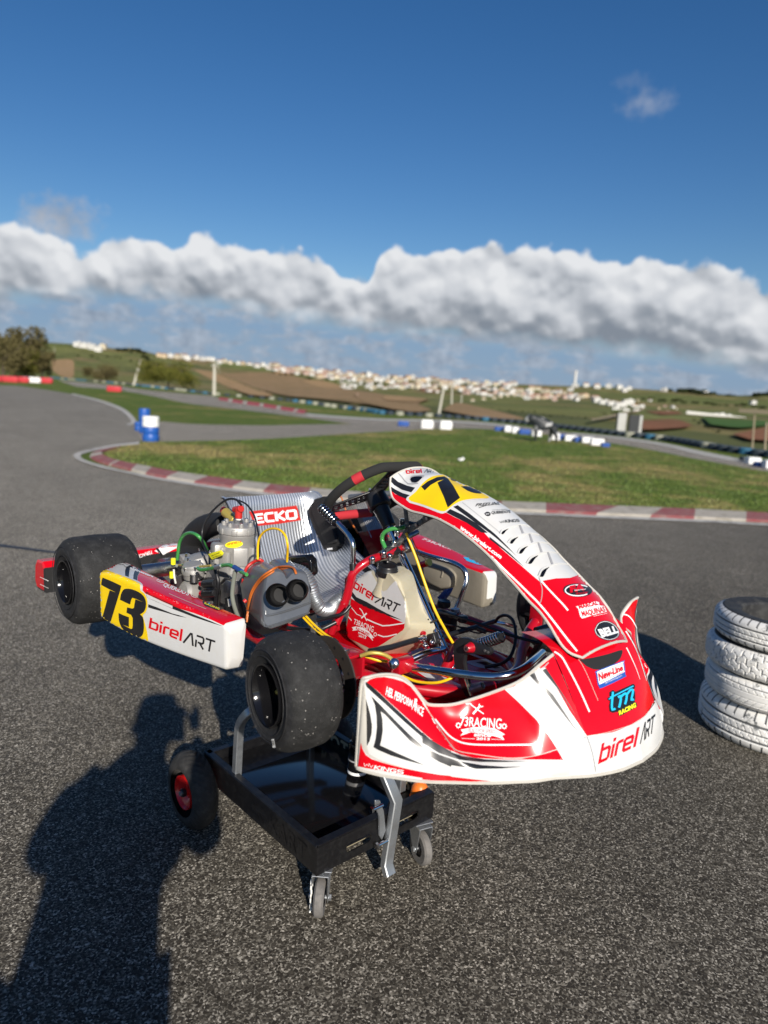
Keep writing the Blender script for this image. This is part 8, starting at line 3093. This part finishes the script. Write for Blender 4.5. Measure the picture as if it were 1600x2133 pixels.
def caster(cx, cy, ang, rag=False):
    t_ = thing('caster', None, None)
    del_keys(t_)
    t_.parent = TROL
    rw = .0525
    t_.location = Vector((cx, cy, G)) - TROL.location
    fwd = Vector((math.cos(ang), math.sin(ang), 0))
    sd = Vector((-fwd.y, fwd.x, 0))
    c_ = Vector((cx, cy, G + rw + .001))
    mb = MB()
    mb.lathe([(.026, -.013), (rw - .006, -.014), (rw, -.009), (rw + .0006, 0), (rw, .009), (rw - .006, .014), (.026, .013)], c_, sd, 'caster_rubber', 44)
    mb.lathe([(.0, .011), (.010, .0135), (.013, .010), (.027, .009), (.0, .009)], c_, sd, 'black', 28)
    mb.lathe([(.0, .011), (.010, .0135), (.013, .010), (.027, .009), (.0, .009)], c_, -sd, 'black', 28)
    mb.build('wheel', t_, 35)
    mb = MB()
    off = -fwd * .026
    topz = TB - .012
    for sg in (-1, 1):
        b0 = c_ + sd * sg * .021
        poly = [b0 + Vector((0, 0, -.010)) - fwd * .010, b0 + Vector((0, 0, -.010)) + fwd * .010, b0 + off * .2 + Vector((0, 0, topz - c_.z)) + fwd * .030, b0 + off + Vector((0, 0, topz - c_.z)) - fwd * .026]
        mb.prism(poly, sd * sg * .0025, 'galv', .0006, 1)
    tc_ = Vector((cx, cy, topz)) + off * .5
    mb.prism([tc_ + sd * .0235 + fwd * .036, tc_ - sd * .0235 + fwd * .036, tc_ - sd * .0235 - fwd * .036, tc_ + sd * .0235 - fwd * .036], (0, 0, .003), 'galv', .001, 1)
    mb.cyl(tc_ + off * .6 + Vector((0, 0, .002)), tc_ + off * .6 + Vector((0, 0, .012)), .026, 'galv', 24)
    mb.box(tc_ + off * .6 + Vector((0, 0, .0105)), (.085, .06, .003), 'galv', Matrix.Rotation(ang, 3, 'Z'), .001, 1)
    mb.cyl(c_ - sd * .027, c_ + sd * .027, .006, 'galv', 10)
    mb.cyl(c_ - sd * .031, c_ - sd * .026, .009, 'galv', 6)
    mb.cyl(c_ + sd * .026, c_ + sd * .031, .009, 'galv', 6)
    mb.build('fork', t_, 35)
    if rag:
        mb = MB()
        rr_ = random.Random(4)
        for k in range(16):
            q = k / 15
            a = c_ + sd * -.0245 + Vector((0, 0, .05 - .098 * q)) + fwd * (.012 + rr_.uniform(-.005, .005) - .012 * q)
            mb.box(a, (.020 + rr_.uniform(-.005, .008), .005, .013), 'tape_white', Matrix.Rotation(ang + rr_.uniform(-.4, .4), 3, 'Z') @ Matrix.Rotation(rr_.uniform(-.6, .6), 3, 'Y'), .002, 1)
        mb.build('tape_wrap', t_, 50)


caster(.890, -.312, R_(-45), True)
caster(.905, .066, R_(-15))

# raised arms
def arm(path, w, mat, name='arm', th_=None):
    """square-section arm along a path"""
    mb = MB()
    P_ = [Vector(p) for p in path]
    n_ = len(P_)
    ds = [(P_[min(i + 1, n_ - 1)] - P_[max(i - 1, 0)]).normalized() for i in range(n_)]
    lat = Vector((0, 1, 0)) if abs(ds[0].y) < .8 else Vector((1, 0, 0))
    ring_ = []
    for p, d in zip(P_, ds):
        a = (lat - d * lat.dot(d)).normalized()
        b2 = d.cross(a)
        h_ = w / 2
        c1 = h_ * .80
        t2 = (th_ or w) / 2
        ring_.append([p + a * x + b2 * z for x, z in ((h_, -t2 * .8), (h_, t2 * .8), (c1, t2), (-c1, t2), (-h_, t2 * .8), (-h_, -t2 * .8), (-c1, -t2), (c1, -t2))])
    mb.grid(ring_, mat, cv=True)
    mb.add(ring_[0], [list(range(8))[::-1]], mat)
    mb.add(ring_[-1], [list(range(8))], mat)
    return mb
yA = y0 + .022
pts_ = [Yp(492, 1640, yA), Yp(494, 1600, yA), Yp(497, 1540, yA), Yp(500, 1512, yA), Yp(508, 1496, yA + .004), Yp(522, 1482, yA + .015), Yp(545, 1466, yA + .05), Yp(575, 1440, yA + .10), Yp(590, 1400, yA + .16)]
mb = arm(pts_[:1] + crv(pts_[1:], 4), .024, 'galv')
mb.tube([pts_[0] + Vector((.02, 0, .01)), pts_[0] + Vector((.02, .03, .015))], .005, 'steel', 8)
mb.build('arm', TROL, 30)
# the front centre arm: channel bolted outside the front wall
XA = x1 + .016
fa = [Xp(812, 1822, XA + .018), Xp(806, 1800, XA + .004), Xp(808, 1782, XA), Xp(818, 1720, XA), Xp(826, 1668, XA), Xp(806, 1620, XA - .03), Xp(790, 1580, XA - .06), Xp(770, 1520, XA - .12)]
mb = arm(fa, .034, 'galv', th_=.022)
c0_ = fa[3].lerp(fa[4], .2)
mb.build('arm', TROL, 30)
mb = MB()
for px_, py_ in ((797, 1756), (786, 1682)):
    p = Xp(px_, py_, XA + .004)
    mb.cyl(p + Vector((0, -.022, 0)), p + Vector((0, .02, 0)), .0055, 'chrome', 10)
    mb.cyl(p + Vector((0, -.026, 0)), p + Vector((0, -.018, 0)), .0095, 'chrome', 6)
pq = [Xp(x, y, XA - .006) for x, y in ((782, 1668), (792, 1668), (800, 1690), (804, 1730), (796, 1750), (790, 1740), (791, 1700), (782, 1684))]
mb.prism(pq, (-.006, 0, 0), 'galv', .001, 1)
mb.build('locking_bracket', TROL, 30)
far = [(x1 - .12, y1 - .03, TB + .02), (x1 - .12, y1 - .03, -.45), (x1 - .14, y1 - .04, -.36), (x1 - .18, y1 - .08, -.22), (x1 - .18, y1 - .10, -.10)]
arm(crv([Vector(p) for p in far], 4), .026, 'galv').build('arm', TROL, 30)
pr_ = [Yp(712, 1490, -.10), Yp(706, 1500, -.10), Yp(700, 1560, -.10), Yp(702, 1600, -.10)]
arm([Vector((x0 + .03, y1 - .03, TB + .02)), Vector((x0 + .03, y1 - .03, -.42)), Vector((x0 + .06, y1 - .05, -.32)), Vector((x0 + .12, y1 - .10, -.20)), Vector((x0 + .12, y1 - .12, -.10))], .026, 'galv').build('arm', TROL, 30)
# ---- things lying in the tray
cn = thing('spray_can', 'black and white spray can standing in the trolley tray', 'spray can', Zp(744, 1612, TRZ - .037))
b0 = cn.location.copy()
mb = MB()
mb.lathe([(0, 0), (.031, 0), (.033, .003), (.033, .105), (.030, .113), (.016, .120), (.016, .123), (0, .123)], b0, (0, 0, 1), 'black_gloss', 28)
mb.lathe([(.0333, .01), (.0333, .02)], b0, (0, 0, 1), 'white_line', 28)
mb.lathe([(.0333, .055), (.0333, .06)], b0, (0, 0, 1), 'grey_print', 28)
mb.build('can_body', cn, 40)
mb = MB()
mb.lathe([(.024, .118), (.024, .140), (.020, .146), (0, .148)], b0, (0, 0, 1), 'black', 24)
mb.build('cap', cn, 40)
op = Zp(873, 1664, -.600)
op.z = TRZ - .041
cp = thing('orange_funnel', 'orange plastic funnel lying in the front corner of the tray', 'funnel', op)
mb = MB()
mb.lathe([(0, .060), (.010, .058), (.020, .050), (.026, .038), (.028, .020), (.028, 0), (.025, 0), (0, .05)], op, (0.1, -.1, 1), 'orange_plastic', 30)
mb.build('cone', cp, 40)
cp2 = MB()
cp2.lathe([(.028, 0), (.031, .0), (.031, .005), (.028, .005)], op, (0.1, -.1, 1), 'orange_plastic', 30)
cp2.build('rim', cp, 40)
# ================================================================== the photographer (just behind the camera; only the shadow is in the picture)
pm('jacket', (0.02, 0.024, 0.035), .8, bump=(60, .3, .004))
pm('trousers', (0.03, 0.035, 0.05), .85, bump=(80, .3, .003))
pm('skin', (0.46, 0.27, 0.19), .5, sss=.15)
pm('hair', (0.035, 0.024, 0.016), .6, bump=(300, .6, .003))
pm('shoe', (0.03, 0.03, 0.03), .5)
pm('eye_white', (.75, .74, .72), .2)
pm('phone_glass', (.01, .01, .012), .08)
hz = Vector((sv.x, sv.y, 0)).normalized()
back = Vector((-_f.x, -_f.y, 0)).normalized()
lft = Vector((hz.y, -hz.x, 0))
lft = lft if lft.dot(Vector((-_r.x, -_r.y, 0))) > 0 else -lft
# stands a forearm's length behind the phone, a little to the picture's left of the sun line
PB = CAM + hz * .47 + lft * .25
PB.z = G
fwd = -hz
def pb(l_, f_, z):
    return PB + lft * (l_ - .17 * max(0, min(1, (z - .85) / .75)) ** 1.2) + fwd * f_ + Vector((0, 0, z))
person = thing('person', 'person in a dark jacket standing behind the camera holding up a phone', 'person', PB)
HZ = 1.58
sk_ = {'pel': (pb(0, 0, .93), (.17, .125)), 'wst': (pb(0, 0, 1.08), (.185, .13)), 'chs': (pb(0, -.01, 1.26), (.205, .14)), 'shd': (pb(0, -.02, 1.40), (.13, .10)), 'nck': (pb(0, .0, 1.48), .058), 'hd0': (pb(0, .015, 1.56), (.075, .085)), 'hd1': (pb(0, .02, 1.65), (.078, .092)), 'hd2': (pb(0, .01, 1.71), (.055, .065))}
se_ = [('pel', 'wst'), ('wst', 'chs'), ('chs', 'shd'), ('shd', 'nck'), ('nck', 'hd0'), ('hd0', 'hd1'), ('hd1', 'hd2')]
for s_, nm in ((1, 'l'), (-1, 'r')):
    hand = CAM - _f * .022 + lft * (.075 * s_ + 0.0) + Vector((0, 0, -.02))
    sk_['sh' + nm] = (pb(.19 * s_, -.02, 1.385), (.075, .07))
    sk_['el' + nm] = (pb((.205 if s_ > 0 else .27) * s_, .10, 1.18), (.052, .05))
    sk_['wr' + nm] = (hand - _f * .03 + Vector((0, 0, -.075)) + lft * .02 * s_, (.030, .026))
    se_ += [('shd', 'sh' + nm), ('sh' + nm, 'el' + nm), ('el' + nm, 'wr' + nm)]
    sk_['hp' + nm] = (pb(.095 * s_, 0, .86), (.10, .10))
    sk_['kn' + nm] = (pb(.11 * s_, .02, .47), (.065, .068))
    sk_['an' + nm] = (pb(.12 * s_, -.01, .09), (.045, .05))
    sk_['tn' + nm] = (pb(.13 * s_, .10, .035), (.045, .032))
    se_ += [('pel', 'hp' + nm), ('hp' + nm, 'kn' + nm), ('kn' + nm, 'an' + nm), ('an' + nm, 'tn' + nm)]
body = skinned('body', sk_, se_, 'skin', person, 0, 2)
# clothing: the same skeleton a little fatter
jk = {k: (v_[0], tuple(x * 1.13 + .012 for x in (v_[1] if isinstance(v_[1], tuple) else (v_[1], v_[1])))) for k, v_ in sk_.items() if k[:2] in ('we', 'ws', 'ch', 'sh', 'el', 'wr', 'pe') and k != 'hd0'}
jk['ncj'] = (pb(0, -.01, 1.455), (.075, .075))
je = [e for e in se_ if e[0] in jk and e[1] in jk] + [('shd', 'ncj')]
for nm in 'lr':
    a, b_ = jk['el' + nm][0], jk['wr' + nm][0]
    jk['wr' + nm] = (a.lerp(b_, .88), (.042, .040))
jk['hem'] = (pb(0, 0, .78), (.205, .165))
jk['pel'] = (jk['pel'][0], (.215, .165))
je += [('pel', 'hem')]
skinned('jacket', jk, je, 'jacket', person, list(jk).index('pel'), 2)
tr = {k: (v_[0], tuple(x * 1.1 + .012 for x in (v_[1] if isinstance(v_[1], tuple) else (v_[1], v_[1])))) for k, v_ in sk_.items() if k[:2] in ('pe', 'hp', 'kn', 'an')}
te = [e for e in se_ if e[0] in tr and e[1] in tr]
skinned('trousers', tr, te, 'trousers', person, 0, 2)
for s_ in (1, -1):
    mb = MB()
    c_ = pb(.125 * s_, .045, .045)
    mb.box(c_ + Vector((0, 0, -.012)), (.105, .285, .055), 'shoe', Matrix.Rotation(math.atan2(fwd.y, fwd.x) - math.pi / 2, 3, 'Z'), .024, 3)
    mb.box(c_ + Vector((0, 0, .03)) - fwd * .05, (.09, .15, .07), 'shoe', Matrix.Rotation(math.atan2(fwd.y, fwd.x) - math.pi / 2, 3, 'Z'), .03, 3)
    mb.build('shoe', person, 60)
# head: hair cap, face
hc = pb(0, .0, 1.655)
mb = MB()
rt_ = Matrix.Rotation(math.atan2(fwd.y, fwd.x) - math.pi / 2, 3, 'Z')
rows_ = []
for i in range(10):
    a = math.pi * .56 * i / 9
    rows_.append([hc + rt_ @ Vector((.092 * math.sin(a) * math.cos(t_), -.012 + .106 * math.sin(a) * math.sin(t_) * (1 if math.sin(t_) < 0 else .9), .095 * math.cos(a) + .012 + (.030 if (math.sin(t_) > .3 and i > 5) else 0))) for t_ in [2 * math.pi * k / 24 for k in range(24)]])
mb.grid(rows_, 'hair', cv=True, flip=True)
mb.build('hair', person, 80)
mb = MB()
for s_ in (1, -1):
    e = hc + rt_ @ Vector((.032 * s_, .088, -.035))
    mb.sphere(e, .0125, 'eye_white', 12, 8)
    mb.sphere(e + fwd * .0075, .0065, 'hair', 10, 6)
    mb.sphere(hc + rt_ @ Vector((.088 * s_, -.005, -.045)), .03, 'skin', 12, 8, (.35, .6, 1))
    mb.tube([hc + rt_ @ Vector((.018 * s_, .097, -.015)), hc + rt_ @ Vector((.034 * s_, .096, -.010)), hc + rt_ @ Vector((.048 * s_, .086, -.017))], .004, 'hair', 6)
mb.tube([hc + rt_ @ Vector((0, .094, -.03)), hc + rt_ @ Vector((0, .106, -.055)), hc + rt_ @ Vector((0, .112, -.075)), hc + rt_ @ Vector((0, .096, -.086))], [.009, .011, .015, .008], 'skin', 10, sm=2)
mb.tube([hc + rt_ @ Vector((.024 * a, .092 - abs(a) * .006, -.112)) for a in (-1, -.5, 0, .5, 1)], [.002, .005, .006, .005, .002], 'red_matte', 8)
mb.build('face', person, 60)
# hands closed round the phone's edges
for s_ in (1, -1):
    hb = CAM - _f * .030 + lft * (.088 * s_) + Vector((0, 0, -.012))
    upv = -_d
    hn = {'wr': (hb - _f * .035 - upv * .062, (.024, .020)), 'p1': (hb - _f * .02 - upv * .03, (.030, .017)), 'p2': (hb - _f * .012 + upv * .012, (.030, .014))}
    he = [('wr', 'p1'), ('p1', 'p2')]
    inn = -lft * s_
    for k, (dz, ln) in enumerate(((.036, .9), (.014, 1.0), (-.008, .95), (-.028, .8))):
        b1 = hb - _f * .004 + upv * dz + lft * s_ * .006
        hn['f%da' % k] = (b1, .0095)
        hn['f%db' % k] = (b1 + _f * .013 * ln - lft * s_ * .004, .0085)
        hn['f%dc' % k] = (b1 + _f * .015 * ln + inn * .022 * ln, .0072)
        he += [('p2' if dz > 0 else 'p1', 'f%da' % k), ('f%da' % k, 'f%db' % k), ('f%db' % k, 'f%dc' % k)]
    hn['t1'] = (hb - _f * .022 - upv * .012 + inn * .016, .0125)
    hn['t2'] = (hb - _f * .018 + upv * .012 + inn * .034, .0095)
    hn['t3'] = (hb - _f * .014 + upv * .030 + inn * .042, .0080)
    he += [('p1', 't1'), ('t1', 't2'), ('t2', 't3')]
    # keep every fingertip behind the lens plane
    for k_ in hn:
        p_, r3 = hn[k_]
        dd = (p_ - CAM).dot(_f)
        rmx = max(r3) if isinstance(r3, tuple) else r3
        if dd + rmx > -.004:
            hn[k_] = (p_ - _f * (dd + rmx + .004), r3)
    skinned('hand', hn, he, 'skin', person, 0, 2)
ph = thing('mobile_phone', 'slim dark phone held up in front of the face of the photographer', 'phone', CAM - _f * .012)
mb = MB()
rot = Matrix((_r, -_d, -_f)).transposed()
mb.box(CAM - _f * .0105 - _d * (-.045), (.072, .148, .008), 'phone_glass', rot, .003, 2)
mb.build('phone_body', ph, 40)
mb = MB()
mb.box(CAM - _f * .0052 - _d * (-.0), (.034, .034, .0016), 'black', rot, .0007, 2)
mb.build('camera_bump', ph, 40)
